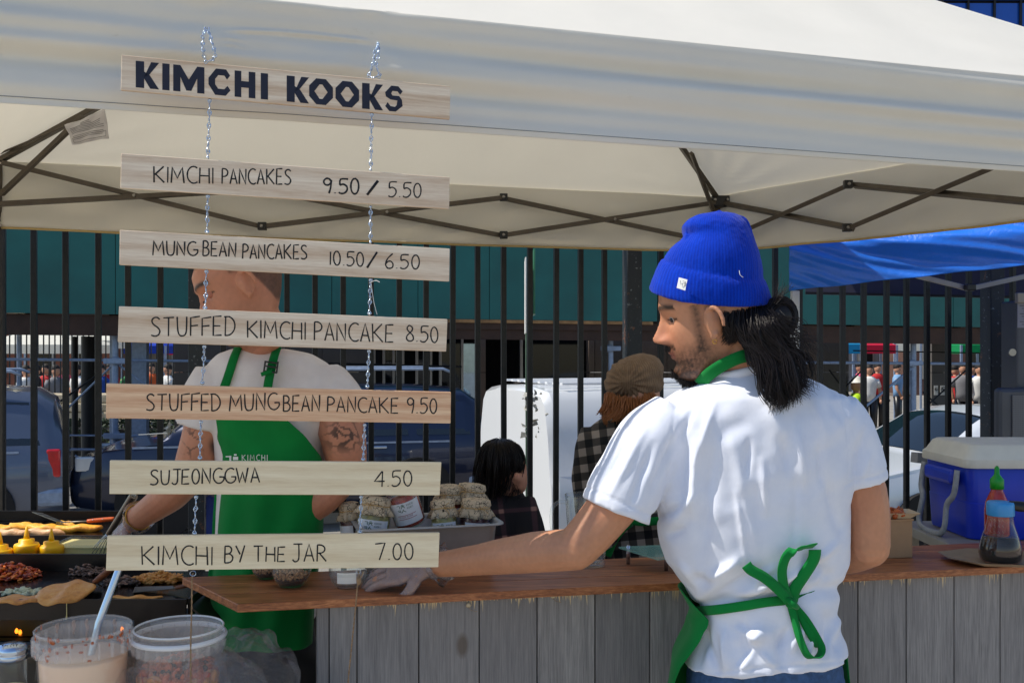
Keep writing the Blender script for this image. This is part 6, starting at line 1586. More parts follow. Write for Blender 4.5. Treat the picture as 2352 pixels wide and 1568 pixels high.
# neck
b.tube(cat([hp(-.035,0,-.02),hp(-.045,0,-.075),P(1700,850,2.17),P(1715,905,2.18)],5),[.060,.058,.058,.060],24)
b.loft([ringpx(900,1650,1780,2.18,.05,32),ringpx(960,1580,1880,2.18,.07,32),ringpx(1200,1580,1870,2.2,.08,32),ringpx(1500,1660,1860,2.2,.07,32)])
SL=P(1528,975,2.15); EL=P(1322,1262,2.115); WR=P(1000,1298,2.335)
HC=P(900,1334,2.36)
limb(b,[SL,P(1425,1140,2.13),EL],[.035,.054,.045]); limb(b,[EL,P(1230,1268,2.16),P(1120,1282,2.25),WR],[.044,.0455,.037,.029])
limb(b,[P(1925,975,2.175),P(1986,1125,2.18),P(1996,1252,2.19)],[.026,.047,.046]); limb(b,[P(1996,1254,2.20),P(1930,1275,2.33),P(1850,1262,2.47)],[.046,.043,.03])
hd=(HC-WR); hand(b,WR+Vector((-.012,.0,-.004)),Vector((-.12,.008,-.016)),Vector((-.10,-.50,.86)),1.12,curl=.36,spread=.45,side=-1,thumb=1.0)
hand(b,P(1850,1262,2.47),(-1,.3,-.2),(0,-.3,1),.95,curl=.6,side=1)
skc=skinf((196,140,108),loc,stubble=1.0)
organic('body',b,m_skin,man,voxel=.0034,smooth=3,colf=skc,disp=lambda c,no:c+no*(.0010*vnoise(c,45,3)*(c[:,2]<1.42))[:,None])
# eyes
ew=mat('eye_white',(165,150,142),.2,0,.02); ei=mat('eye_dark',(20,12,10),.1)
for sg in(1,-1):
    e=MB().ell(hp(.0712,sg*.030,.0255),(.0112,.0112,.0112),16,10,HM).build('eye',ew,man,smooth=True); MB().ell(hp(.0775,sg*.0345,.0235),(.0042,.0058,.0058),12,8,HM).build('iris',ei,e,smooth=True)
# jewellery
c=hp(.006,.088,-.030); MB().tube([c+Vector((.0045*math.cos(a),-.001,.0045*math.sin(a)-.003)) for a in [k*.5 for k in range(13)]],.0009,5).build('earring',metal('gold',(220,170,80),.25),man,smooth=True)
# beard strands
rs=random.Random(3)
def strands(name,parent,mt,L,n,w=.0006,jit=.004,seed=0,sub=4,taper=.25,sides=4,wav=0,CLN=22,cj_=1.6):
    """L: list of guide curves; strands interpolate between neighbouring guides"""
    rs=random.Random(seed); b=MB()
    cl=[(rs.random()*(len(L)-1),Vector((rs.gauss(0,jit*cj_),rs.gauss(0,jit),rs.gauss(0,jit*cj_))),rs.random()*6.28) for _ in range(max(6,n//CLN))]
    for _ in range(n):
        cg,cj,cph=cl[rs.randrange(len(cl))]; g=min(max(cg+rs.gauss(0,.12),0),len(L)-1.001); i=min(int(g),len(L)-2); f=g-i
        A,B=L[i],L[i+1]; ln=rs.uniform(.55,1.05); pts=[]
        j0=Vector((rs.gauss(0,jit*.5),rs.gauss(0,jit),rs.gauss(0,jit*.5))); j1=Vector((rs.gauss(0,jit*.7),rs.gauss(0,jit*.6),rs.gauss(0,jit*.7)))+cj; ph=cph+rs.gauss(0,.18)
        for k in range(len(A)):
            t=k/(len(A)-1); q=Vector(A[k]).lerp(B[k],f)+j0*(1-t)+j1*t+Vector((math.sin(ph+t*9)*wav*t,0,math.cos(ph+t*7)*wav*t)); pts.append(q)
        if ln<1: pts[-1]=pts[-2].lerp(pts[-1],ln)
        b.tube(cat(pts,sub),[w,w,w*.9,w*taper],sides,cap=False)
    return b.build(name,mt,parent,smooth=True)
zx=lambda zx_,zy_,Y:P(1411.2+zx_*.3121,451.6+zx_*0+zy_*.3121,Y)
b=MB()
for _ in range(1100):
    # goatee under the chin and along the jaw
    t=0; y=rs.uniform(-.026,.026); x=rs.uniform(.045,.099); z=interp(x,[.035,.052,.072,.085,.092,.10],[-.108,-.110,-.104,-.096,-.084,-.075])
    y2=y if t<.75 else rs.uniform(.035,.052); 
    p=hp(x,y2,z); q=p+Vector((rs.uniform(-.003,.003),rs.uniform(-.003,.003),-rs.uniform(.006,.018)*(1 if x>.05 else .4))); b.tube([p,p.lerp(q,.5)+Vector((.001,0,0)),q],[.0005,.0005,.0002],3,cap=False)
for _ in range(160):
    y=rs.uniform(-.026,.026); p=hp(.100-abs(y)*.3,y,-.030+rs.uniform(-.003,.003)); q=p+HM@Vector((.003,0,-.008)); b.tube([p,q],[.0005,.0003],3,cap=False)
b.build('beard',m_hair,man,smooth=True)
# side whiskers and short hair by the ear
0 and strands('temple_hair',man,m_hair,[[zx(505,795,2.085),zx(535,850,2.080),zx(560,900,2.078),zx(590,960,2.082)],[zx(560,820,2.08),zx(575,870,2.077),zx(590,930,2.078),zx(610,985,2.08)]],34,.0005,.003,5)
nape=[[zx(770,850,2.085),zx(762,905,2.078),zx(800,945,2.080),zx(850,930,2.085)],[zx(860,850,2.085),zx(850,920,2.078),zx(840,1000,2.080),zx(800,1060,2.09)],[zx(930,850,2.09),zx(930,950,2.083),zx(920,1040,2.09),zx(860,1095,2.10)]]
strands('nape_hair',man,m_hair,nape,260,.0008,.005,6)
G=[[zx(890,850,2.10),zx(905,960,2.085),zx(965,1080,2.080),zx(1040,1200,2.062),zx(1130,1330,2.05),zx(1190,1480,2.042)],
   [zx(980,840,2.10),zx(1000,960,2.07),zx(1050,1090,2.06),zx(1130,1220,2.05),zx(1230,1360,2.035),zx(1270,1500,2.035)],
   [zx(1060,830,2.12),zx(1090,940,2.07),zx(1150,1060,2.06),zx(1220,1190,2.05),zx(1310,1310,2.04),zx(1370,1460,2.035)],
   [zx(1110,820,2.13),zx(1170,920,2.09),zx(1210,1020,2.08),zx(1270,1120,2.07),zx(1330,1220,2.06),zx(1430,1400,2.05)]]
strands('ponytail',man,m_hair,G,1500,.0010,.008,7,sub=4,wav=.017,CLN=44,cj_=1.3)
strands('flyaway_hair',man,m_hair,[[zx(1120,900,2.1),zx(1200,980,2.08),zx(1300,1050,2.08),zx(1380,1110,2.08),zx(1440,1180,2.08)],[zx(1150,840,2.1),zx(1230,930,2.08),zx(1330,1010,2.08),zx(1420,1100,2.08),zx(1490,1290,2.08)]],90,.0006,.022,8,wav=.012)
strands('flyaway_hair',man,m_hair,[[zx(1170,800,2.1),zx(1220,770,2.09),zx(1270,745,2.09),zx(1320,730,2.09)],[zx(1180,760,2.1),zx(1200,710,2.09),zx(1215,650,2.09),zx(1225,590,2.09)]],50,.0004,.010,9,wav=.004)
# bun: wound strands
b=MB(); c=zx(1215,885,2.125); rs=random.Random(4)
b.ell(c,(.035,.036,.040),14,10)
for _ in range(420):
    a0=rs.random()*6.28; tl=rs.uniform(-.9,.9); r=rs.uniform(.9,1.12); pts=[]
    for k in range(8):
        a=a0+k*.33; pts.append(c+Vector((math.cos(a)*.035*r*math.cos(tl),math.sin(tl)*.032*r-.003,math.sin(a)*.041*r*math.cos(tl)))+Vector((0,0,.0)))
    b.tube(pts,.0010,3,cap=False)
b.build('hair_bun',m_hair,man,smooth=True)
# beanie
Yc=2.165
def bring(xl,yl,xr_,yr_,d,sag,wob=0,n=72):
    A,B=P(xl,yl,Yc),P(xr_,yr_,Yc); c=(A+B)/2; w=(B-A)/2; dz=-sag/F*Yc; out=[]
    for i in range(n):
        a=2*math.pi*i/n; k=1+wob*math.sin(a*3+1); out.append(c+w*math.cos(a)*k+Vector((0,-d*math.sin(a)*k,dz*math.sin(a))))
    return out
HB=[(1500,664,1762,686,.086,26),(1492,669,1769,689,.096,31),(1490,662,1771,683,.101,31),(1500,636,1766,664,.104,30),(1513,606,1759,645,.103,30),(1521,598,1755,640,.099,28),(1526,597,1750,636,.094,24),(1526,592,1750,626,.095,16),(1534,580,1748,606,.095,8),(1549,562,1741,580,.090,2),(1566,550,1732,556,.082,0),(1574,541,1726,543,.077,-2),(1566,530,1720,532,.074,-3),(1566,519,1716,520,.070,-3),(1574,509,1708,509,.060,-3),(1589,500,1700,500,.049,-3),(1612,493,1690,494,.034,-2),(1630,489,1674,490,.016,0)]
b=MB(); rings=[bring(*h) for h in HB]; b.loft(rings)
md=b.build('beanie_raw',m_beanie,man,smooth=True)
s2=md.modifiers.new('s','SUBSURF'); s2.levels=2
me=evalmesh(md); nm=len(me.vertices); cc=np.empty(nm*3); me.vertices.foreach_get('co',cc); cc=cc.reshape(-1,3); nn=np.empty(nm*3); me.vertices.foreach_get('normal',nn); nn=nn.reshape(-1,3)
wc=cc+np.array(man.location)
FB=[(1652,490,1644,556,6,-.016),(1704,500,1728,575,7,-.012),(1608,500,1600,540,8,-.008),(1625,575,1665,560,10,-.007),(1560,590,1600,572,9,-.005),(1570,541,1625,545,8,-.008),(1590,520,1650,500,9,.004),(1660,540,1700,560,18,-.006),(1620,560,1690,600,20,.004),(1530,612,1600,648,12,.002),(1690,520,1745,600,9,.003)]
d=folds(wc,FB)*(nn[:,1]<.3)+.0012*vnoise(wc,45,4)+.0006*vnoise(wc,300,14)
me.vertices.foreach_set('co',(cc+nn*d[:,None]).ravel()); me.polygons.foreach_set('use_smooth',[True]*len(me.polygons))
bpy.data.objects.remove(md); bo=bpy.data.objects.new('beanie',me); COL.objects.link(bo); bo.parent=man; me.materials.clear(); me.materials.append(m_beanie)
# centre the knit pattern on the hat
hc=np.array(P(1640,600,Yc)-man.location); bo.location=Vector(hc); cc2=np.empty(nm*3); me.vertices.foreach_get('co',cc2); me.vertices.foreach_set('co',(cc2.reshape(-1,3)-hc).ravel())
def near_surface(px,py,obj,Y0):
    return None
lb=MB(); cs=[P(1558,640,2.062),P(1561,665,2.058)]
q=[P(1560,637,2.068),P(1579,642,2.062),P(1574,667,2.056),P(1555,661,2.062)]
lbo=MB().prism([v for v in q],(0,.004,.0)).build('woven_label',m_white,bo)
b=MB(); b.tube([q[0].lerp(q[2],.25)+Vector((-.001,-.003,0)),q[0].lerp(q[2],.55)+Vector((-.004,-.003,0)),q[0].lerp(q[2],.5)+Vector((.004,-.003,.002))],.0006,4); b.tube([q[0].lerp(q[2],.4)+Vector((.002,-.003,.003)),q[0].lerp(q[2],.4)+Vector((.007,-.003,.002)),q[0].lerp(q[2],.7)+Vector((.002,-.003,0))],.0006,4)
b.build('label_lettering',m_grey,lbo)
MB().tube(cat([P(1698,621,2.065),P(1700,631,2.063),P(1707,637,2.064)],4),.0006,4).build('loose_thread',m_white,bo)
# t-shirt
TR=[(846,1655,1760,2.175,.056),(858,1634,1800,2.175,.064),(874,1602,1862,2.175,.078),(890,1566,1902,2.175,.090),(912,1528,1942,2.17,.102),(955,1496,1970,2.17,.112),(1010,1490,1972,2.17,.118),(1080,1500,1958,2.175,.124),(1150,1508,1948,2.18,.126),(1230,1516,1946,2.185,.124),(1290,1532,1944,2.19,.120),(1345,1572,1926,2.195,.116),(1400,1602,1912,2.195,.115),(1450,1594,1930,2.195,.120),(1482,1580,1940,2.195,.124),(1511,1570,1944,2.195,.126)]
b=MB(); b.loft([ringpx(y,a,c_,Y,d,64,dz=.016*sm((y-1440)/70)) for y,a,c_,Y,d in TR])
b.tube(cat([P(1555,965,2.165),P(1495,1020,2.15),P(1442,1110,2.135),P(1414,1174,2.13)],5),[.072,.079,.078,.0775],28)
b.tube(cat([P(1905,955,2.17),P(1940,1000,2.17),P(1964,1060,2.175),P(1972,1104,2.18)],5),[.070,.068,.064,.063],28)
FT=[(1610,1440,1650,1540,9,-.006),(1665,1450,1665,1540,7,.006),(1690,1440,1740,1470,9,.006),(1735,1475,1690,1530,9,-.006),(1750,1500,1790,1540,8,.005),(1810,1440,1790,1490,8,-.006),(1870,1440,1850,1520,8,.006),(1905,1440,1890,1520,8,-.005),(1930,1400,1915,1480,8,.005),
(1620,1330,1690,1290,9,.006),(1650,1360,1740,1310,8,-.005),(1700,1365,1780,1300,8,.006),(1740,1370,1800,1330,6,-.004),(1860,1300,1920,1250,9,.005),(1850,1340,1900,1290,8,-.005),(1560,1290,1600,1350,9,.005),
(1590,940,1560,1010,9,-.005),(1640,930,1600,1060,9,.005),(1720,1010,1715,1090,8,-.005),(1750,1060,1760,1180,8,.005),(1880,1020,1890,1110,8,-.005),(1575,985,1560,1160,13,-.008),(1600,1000,1590,1180,10,.006),(1545,1010,1500,1120,10,-.006),(1640,1010,1610,1290,16,-.006),(1680,1000,1740,1290,14,.004),(1720,960,1650,1010,22,-.004),
(1560,1165,1500,1190,10,-.007),(1600,1130,1540,1210,12,.006),(1575,1210,1530,1230,10,-.004),(1760,930,1800,1010,18,.006),(1830,980,1850,1120,11,.006),(1800,1010,1810,1080,12,-.005),(1870,920,1895,1010,13,.005),(1900,900,1945,980,12,-.004),
(1690,1130,1715,1290,6,.004),(1830,1100,1825,1260,10,-.004),(1900,1100,1935,1230,12,-.006),(1770,1300,1620,1400,16,-.006),(1700,1280,1600,1380,14,.006),(1640,1340,1580,1330,12,-.005),(1850,1270,1910,1330,14,-.006),(1800,1330,1700,1370,14,.007),(1860,1300,1780,1340,10,.005),(1870,1360,1920,1310,10,-.004),
(1650,1420,1680,1530,16,.007),(1700,1420,1720,1500,12,-.007),(1750,1430,1700,1540,14,.006),(1790,1440,1800,1540,14,-.006),(1850,1430,1810,1500,12,.006),(1890,1400,1930,1500,12,-.006),(1620,1430,1600,1540,12,-.006),(1680,1470,1780,1450,16,.005),
(1480,990,1400,1140,9,.004),(1500,1020,1450,1160,10,-.005),(1440,1010,1380,1120,8,-.003),(1985,990,1960,1090,9,-.005),(2000,1040,1975,1110,8,.003),(1530,940,1640,900,12,-.003)]
def dshirt(c,no):
    d=folds(c,FT)*(no[:,1]<.35)*1.75
    x,y=px_of(c); 
    waist=np.exp(-((y-(1392-(x-1600)*.12))/14)**2)*(x>1560)*(x<1960)*(y>1200); d-=.012*waist*(x<1990)
    for L_ in ([(1562,880),(1548,960),(1534,1050),(1528,1120),(1524,1180)],[(1922,885),(1942,950),(1950,1030),(1946,1105)]):
        d-=.0022*np.clip(folds(c,[(*p,*q,3.6,1.0) for p,q in zip(L_[:-1],L_[1:])]),0,1)*(no[:,1]<.3)
    # hem bands
    hl=np.exp(-((y-(1534-(x-1750)*.085))/3.0)**2)*.003; d-=hl*(x>1500)*(x<1960)
    d+=.0030*vnoise(c,30,5)+.0014*vnoise(c,75,6)
    # sleeve hem stitch: distance to the hem plane
    for A,B in((P(1414,1172,2.13),P(1440,1110,2.135)),(P(1976,1102,2.18),P(1970,1060,2.175))):
        n=np.array((B-A).normalized()); t=(c-np.array(A))@n; rr=np.linalg.norm(c-np.array(A),axis=1); d-=.0022*np.exp(-((t-.022)/.0035)**2)*(rr<.11)
    return c+no*d[:,None]
organic('t_shirt',b,m_tee,man,voxel=.0045,smooth=9,disp=dshirt)
# collar band
b=MB(); pts=[]
for i in range(40):
    a=2*math.pi*i/40; pts.append(P(1700,850,2.175)+Vector((math.cos(a)*.066,math.sin(a)*.064,.016*math.cos(a)+.002*math.sin(a))))
b.tube(pts,.008,8,closed=True,sq=1.3); b.build('collar',m_tee,man,smooth=True)
# apron
ap=[]
def hipring(y,k=1.03): 
    ys=[t[0] for t in TR]; a=interp(y,ys,[t[1] for t in TR]); c_=interp(y,ys,[t[2] for t in TR]); Y=interp(y,ys,[t[3] for t in TR]); d=interp(y,ys,[t[4] for t in TR]); return a,c_,Y,d
def aprf(u,w):
    y=lerp(1700,1350,w); a,c_,Y,d=hipring(min(y,1566)); 
    ang0=interp(y,[1350,1405,1480,1566,1700],[R(180+8),R(180+34),R(180+26),R(180+14),R(180+12)]); an=lerp(ang0,R(14) if y>1500 else R(28),u)
    k=1.05+.03*math.sin(an*7+y*.01)*(y>1420); wd=(c_-a)/2/F*Y*k; c=P((a+c_)/2,y,Y); fl=.006+ (max(0,y-1400)/300)*.034
    cs,sn=math.cos(an),math.sin(an); return c+Vector(((wd+fl*abs(cs))*math.copysign(abs(cs)**.85,cs),(d*1.06+fl)*math.copysign(abs(sn)**.85,sn),0))
MB().grid(70,40,aprf).build('apron',m_apron,man,smooth=True,solid=.0015)
def on_back(px,py,off=.006):
    a,c_,Y,d=hipring(py); xc=(a+c_)/2; hw=(c_-a)/2; t=max(-1,min(1,(px-xc)/hw)); yy=Y-d*(1-abs(t)**2.35)**(1/2.35)-off; return P(px,py,yy)
zz_=lambda x,y:(1176+x/2.0,784.6+y/2.0)
def onb_(L,off=.006): return [on_back(*p,off) for p in L]
wb_=[(1598,1402),(1640,1400),(1700,1392),(1760,1382),(1805,1378),(1822,1380),(1860,1370),(1895,1356),(1920,1338)]
ribbon(onb_(wb_,.001),.020,(0,0,1)).build('waist_strap',m_apron,man,smooth=True,solid=.002)
kn=on_back(1817,1382,.014)
b=MB(); b.ell(kn,(.013,.010,.014),12,8); b.tube([kn+Vector((-.012,-.004,.010)),kn+Vector((0,-.012,0)),kn+Vector((.012,-.004,-.010))],[.006,.008,.006],8); b.build('knot',m_apron,man,smooth=True)
def bow(L,w,wid,offs,name='bow_loop'):
    pts=[on_back(x,y,o) for (x,y),o in zip(L,offs)]
    ribbon(pts,w,wid,6).build(name,m_apron,man,smooth=True,solid=.0022)
bow([(1812,1378),(1800,1345),(1797,1305),(1812,1270),(1850,1256),(1872,1252)],.020,(.9,0,.3),[.014,.02,.03,.034,.036,.034])
bow([(1872,1262),(1868,1285),(1848,1318),(1826,1352),(1818,1380)],.026,(.9,0,.35),[.034,.030,.024,.018,.014])
bow([(1814,1380),(1785,1350),(1755,1325),(1725,1308),(1714,1296)],.022,(.35,0,.9),[.018,.024,.026,.026,.024],'bow_tail')
bow([(1816,1388),(1826,1425),(1838,1468),(1856,1505),(1878,1508),(1888,1490),(1876,1462),(1850,1420),(1824,1390)],.016,(.8,-.5,.2),[.014,.018,.022,.026,.030,.030,.026,.020,.014])
bow([(1820,1388),(1838,1412),(1858,1450),(1878,1480),(1888,1488)],.016,(.8,0,-.4),[.016,.016,.018,.018,.018],'bow_tail')
# neck strap
nk=[P(1606,884,2.15),P(1630,858,2.112),P(1672,832,2.092),P(1715,816,2.096),P(1762,812,2.14)]
ribbon(nk,.027,(-.5,-.15,.86),6).build('neck_strap',m_apron,man,smooth=True,solid=.002)
# jeans and shoes
b=MB(); b.loft([ringpx(1470,1595,1925,2.205,.106,40),ringpx(1600,1575,1945,2.205,.115,40),ringpx(1720,1570,1950,2.205,.11,40),ringpx(1800,1590,1930,2.205,.10,40)])
for sx in(-.085,.085):
    c=Vector((P(1760,0,2.2).x+sx,2.2,0)); b.tube([c+Vector((0,0,.72)),c+Vector((0,.01,.45)),c+Vector((0,0,.06))],[.085,.062,.055],20)
def djean(c,no): return c+no*(.004*vnoise(c,40,3)+.002*vnoise(c,120,9))[:,None]
organic('jeans',b,m_jean,man,voxel=.011,smooth=5,disp=djean)
b=MB(); 
for sx in(-.09,.09): b.ell((P(1760,0,2.2).x+sx,2.26,.05),(.05,.14,.05),14,8)
b.build('shoe',m_darkpl,man,smooth=True)
# glove: thin film over the reaching hand
gv=NT('vinyl_glove'); v=gv.coord(); n=gv.noise(v,60,5,.65,2); bm=gv.bump(n,.7,.004); gl=gv.n('BsdfGlossy'); gl.inputs['Roughness'].default_value=.2; gv.l(bm,gl.inputs['Normal']); df=gv.n('BsdfTranslucent'); df.inputs[0].default_value=(.75,.70,.78,1); d2=gv.n('BsdfDiffuse'); d2.inputs[0].default_value=(.72,.68,.75,1); gv.l(bm,d2.inputs['Normal']); tr=gv.n('BsdfTransparent')
a1=gv.n('MixShader'); a1.inputs[0].default_value=.24; gv.l(tr.outputs[0],a1.inputs[1]); gv.l(d2.outputs[0],a1.inputs[2]); a2=gv.n('MixShader'); lw=gv.n('LayerWeight'); lw.inputs[0].default_value=.3; gv.l(bm,lw.inputs['Normal']); gv.l(lw.outputs['Fresnel'],a2.inputs[0]); gv.l(a1.outputs[0],a2.inputs[1]); gv.l(gl.outputs[0],a2.inputs[2]); gv.l(a2.outputs[0],gv.o.inputs[0]); m_glove=gv.m
b=MB(); hand(b,WR+Vector((-.012,.0,-.004)),Vector((-.12,.008,-.016)),Vector((-.10,-.50,.86)),1.12,curl=.36,spread=.45,side=-1,thumb=1.0)
b.tube([WR+Vector((.03,0,.004)),WR,WR-Vector((.03,0,0))],[.034,.030,.028],16)
def dgl(c,no): return c+no*(.0022+.0016*vnoise(c,160,3)+.001*vnoise(c,420,8))[:,None]
organic('glove',b,m_glove,man,voxel=.0034,smooth=2,disp=dgl)
cuff=MB(); 
def cf(u,w):
    a=2*math.pi*u; r=.033+.003*math.sin(a*4+w*3)+.002*math.sin(a*9)+.012*w; ax=(EL-WR).normalized(); x=ax.cross(Vector((0,0,1))).normalized(); y=ax.cross(x)
    return WR+ax*(w*.022+.006*math.sin(a*3)*w)+x*math.cos(a)*r+y*math.sin(a)*r*1.08
cuff.grid(40,8,cf); cuff.build('glove_cuff',m_glove,man,smooth=True)

# ===== cook =====
ck=thing('person','cook in a green apron and pale t-shirt bending over the griddle behind the boards','person',(-.62,2.68,0))
O=P(562,672,2.50); aw=R(-24); pt=R(26); fw=Vector((-math.cos(aw)*math.cos(pt),math.sin(aw)*math.cos(pt),-math.sin(pt)))
hb,loc,hp,HM=head_mb(O,fw,Vector((-math.sin(pt)*.9,0,math.cos(pt))),s=1.08)
b=hb
b.tube(cat([hp(-.008,0,-.055),hp(-.004,0,-.10),P(590,780,2.58),P(600,840,2.62)],5),[.045,.050,.058,.06],24)
b.loft([ringpx(840,550,680,2.62,.05,32),ringpx(900,510,750,2.64,.08,32),ringpx(1200,530,710,2.66,.08,32),ringpx(1400,520,700,2.68,.08,32)])
LS,LE,LW=P(495,880,2.62),P(440,1082,2.62),P(308,1196,2.82)
limb(b,[LS,P(470,985,2.60),LE],[.035,.054,.048]); limb(b,[LE,P(392,1135,2.68),LW],[.048,.046,.031])
RS,RE,RW=P(755,890,2.62),P(798,1075,2.60),P(652,1212,2.60)
limb(b,[RS,P(784,985,2.58),RE],[.035,.062,.050]); limb(b,[RE,P(740,1140,2.58),RW],[.050,.049,.033])
hand(b,LW,Vector((-.6,.3,-.5)),Vector((-.3,-.5,.8)),1.0,curl=.7,side=-1); hand(b,RW,Vector((-.8,.1,-.35)),Vector((-.2,-.6,.8)),1.0,curl=.5,side=1)
def tattoo(c,col):
    x,y=px_of(c); x=x; m=np.zeros(len(c))
    # solid dark portrait on the near arm, fine line work further up, scrollwork on the other arm
    g=np.exp(-(((x-497)/17)**2+((y-1015)/34)**2)**2); g*=np.clip(.75+.8*vnoise(c,80,2),0,1); m=np.maximum(m,g)
    l=(np.abs(vnoise(c,95,6))<.13)*np.exp(-(((x-445)/26)**2+((y-1015)/40)**2)**2)*.7; m=np.maximum(m,l)
    l=(np.abs(vnoise(c,130,9))<.22)*np.exp(-(((x-790)/46)**2+((y-1000)/38)**2)**2)*.85; m=np.maximum(m,l)
    m=(m*(c[:,1]<2.66))[:,None]; return col*(1-m)+np.array(lin((30,32,36)))*m
organic('body',b,m_skin2,ck,voxel=.004,smooth=3,colf=skinf((204,140,110),loc,stubble=.25,side=.0,hairc=(60,46,38),extra=tattoo))
for sg in(1,-1):
    MB().ell(hp(.0725,sg*.031,.0250),(.0128,.0128,.0128),14,8,HM).build('eye',m_skin2 if False else mat('eyelid',(176,112,90),.5),ck,smooth=True)
# lashes, shaved hair
rs=random.Random(6); b=MB()
for _ in range(0):
    a=rs.uniform(-2.6,2.6)+math.pi; zt_=rs.uniform(.06,.125); 
    x=math.cos(a); 
    px_=-.02+.085*math.cos(a)*math.sqrt(max(0,1-((zt_-.03)/.115)**2)); py_2=.078*math.sin(a)*math.sqrt(max(0,1-((zt_-.03)/.115)**2)); p=hp(px_,py_2,zt_); q=hp(px_*1.05,py_2*1.05,zt_+.003); b.tube([p,q],[.0006,.0004],3,cap=False)

b=MB()
for k in range(26): 
    t=k/25; p=hp(.0925-.004*t,.018+.030*t,.0185-.003*math.sin(t*3)); b.tube([p,p+HM@Vector((.006,.002,-.004))],[.0007,.0003],3)
b.build('eyelashes',m_hair,ck)
CR_=[(800,540,655,2.60,.07),(812,505,715,2.61,.085),(835,482,755,2.62,.105),(880,470,778,2.63,.12),(960,478,778,2.64,.13),(1050,500,752,2.65,.13),(1140,505,742,2.66,.125),(1230,500,738,2.67,.125),(1330,492,728,2.68,.125),(1420,486,724,2.68,.125)]
b=MB(); b.loft([ringpx(y,a,c_,Y,d,56) for y,a,c_,Y,d in CR_])
b.tube(cat([P(510,875,2.62),P(484,920,2.60),P(470,980,2.60)],5),[.078,.078,.075],26); b.tube(cat([P(735,885,2.62),P(762,922,2.59),P(776,948,2.58)],5),[.080,.084,.082],26)
FC=[(560,840,520,930,14,-.006),(620,830,640,880,12,-.005),(700,840,735,880,14,.006),(760,850,720,900,12,-.006),(800,880,745,1000,12,.006),(700,980,745,1050,12,-.006),(740,960,770,1040,12,.005),(480,900,520,960,9,-.005),(500,870,480,960,9,.004)]
organic('t_shirt',b,m_tee2,ck,voxel=.007,smooth=7,disp=lambda c,no:c+no*(folds(c,FC)*(no[:,1]<.3)+.002*vnoise(c,38,5))[:,None])
b=MB(); pts=[P(598,815,2.60)+Vector((math.cos(a)*.078,math.sin(a)*.068,.008*math.sin(a)-.004*math.cos(a))) for a in [i*math.pi/20 for i in range(40)]]; b.tube(pts,.008,8,closed=True,sq=1.2); b.build('collar',m_tee2,ck,smooth=True)
# apron with bib
def cfront(px,py,off=.008):
    ys=[t[0] for t in CR_]; py2=min(py,1420); a=interp(py2,ys,[t[1] for t in CR_]); c_=interp(py2,ys,[t[2] for t in CR_]); Y=interp(py2,ys,[t[3] for t in CR_]); d=interp(py2,ys,[t[4] for t in CR_]); t=max(-1,min(1,(px-(a+c_)/2)/((c_-a)/2))); return P(px,py,Y-d*(1-abs(t)**2.35)**(1/2.35)-off)
def cap_(u,w):
    y=lerp(1488,905,w)
    l=interp(y,[905,960,1000,1050,1140,1230,1330,1488],[505,494,500,502,492,488,480,476]); r=interp(y,[905,960,1000,1050,1140,1230,1330,1488],[640,655,700,738,745,742,728,722])
    x=lerp(l,r,u); y2=y-(14 if w<.02 else 0)*0- (20*(2*u-1)**6 if w<.12 else 0)*(1-w/.12)
    p=cfront(x,y2,.016+.016*abs(2*u-1)**2+.016*sm((y-1020)/80)); fl=max(0,(y-1250))/240*.028
    return p+Vector((0,-fl+.006*math.sin(u*19+y*.008)*min(1,max(0,y-1050)/150)+.003*math.sin(u*7+y*.03),0))
MB().grid(60,70,cap_).build('apron',m_apron,ck,smooth=True,solid=.0015)
for L in([(508,908),(522,870),(538,820),(548,796)],[(612,908),(618,870),(628,825),(638,795)]): 
    ribbon([cfront(x,y,.020) for x,y in L],.022,(1,0,.2)).build('apron_strap',m_apron,ck,smooth=True,solid=.0022)
bk=cfront(622,842,.027); rt=Matrix.Rotation(R(8),3,'Y'); b=MB()
for dz in(-.013,0,.011): b.box(bk+Vector((0,0,dz)),(.032,.005,.004),rt)
for dx in(-.016,.016): b.box(bk+Vector((dx,.001,-.001)),(.004,.005,.028),rt)
b.build('buckle',m_darkpl,ck,bevel=.001); ribbon([cfront(625,852,.027),cfront(612,856,.030),cfront(600,860,.027)],.010,(0,0,1)).build('strap_tail',m_apron,ck,smooth=True,solid=.002)
# print on the bib
b=MB(); x=556
for ch in 'KIMCHI':
    w=GL[ch][0]
    for st in GL[ch][1]: b.tube([cfront(x+gx*14,1057-gy*13,.0275) for gx,gy in st],.0009,4)
    x+=w*14+5
b.build('printed_name',m_white,ck)
b=MB()
for (x0,y0,x1,y1) in((520,1046,531,1050),(527,1046,531,1058),(536,1048,546,1056),(538,1042,543,1046),(534,1057,548,1060)): p,q=cfront(x0,y0,.032),cfront(x1,y1,.032); b.box((p+q)/2,(abs(q.x-p.x),.001,abs(p.z-q.z)))
b.build('printed_logo',m_white,ck)
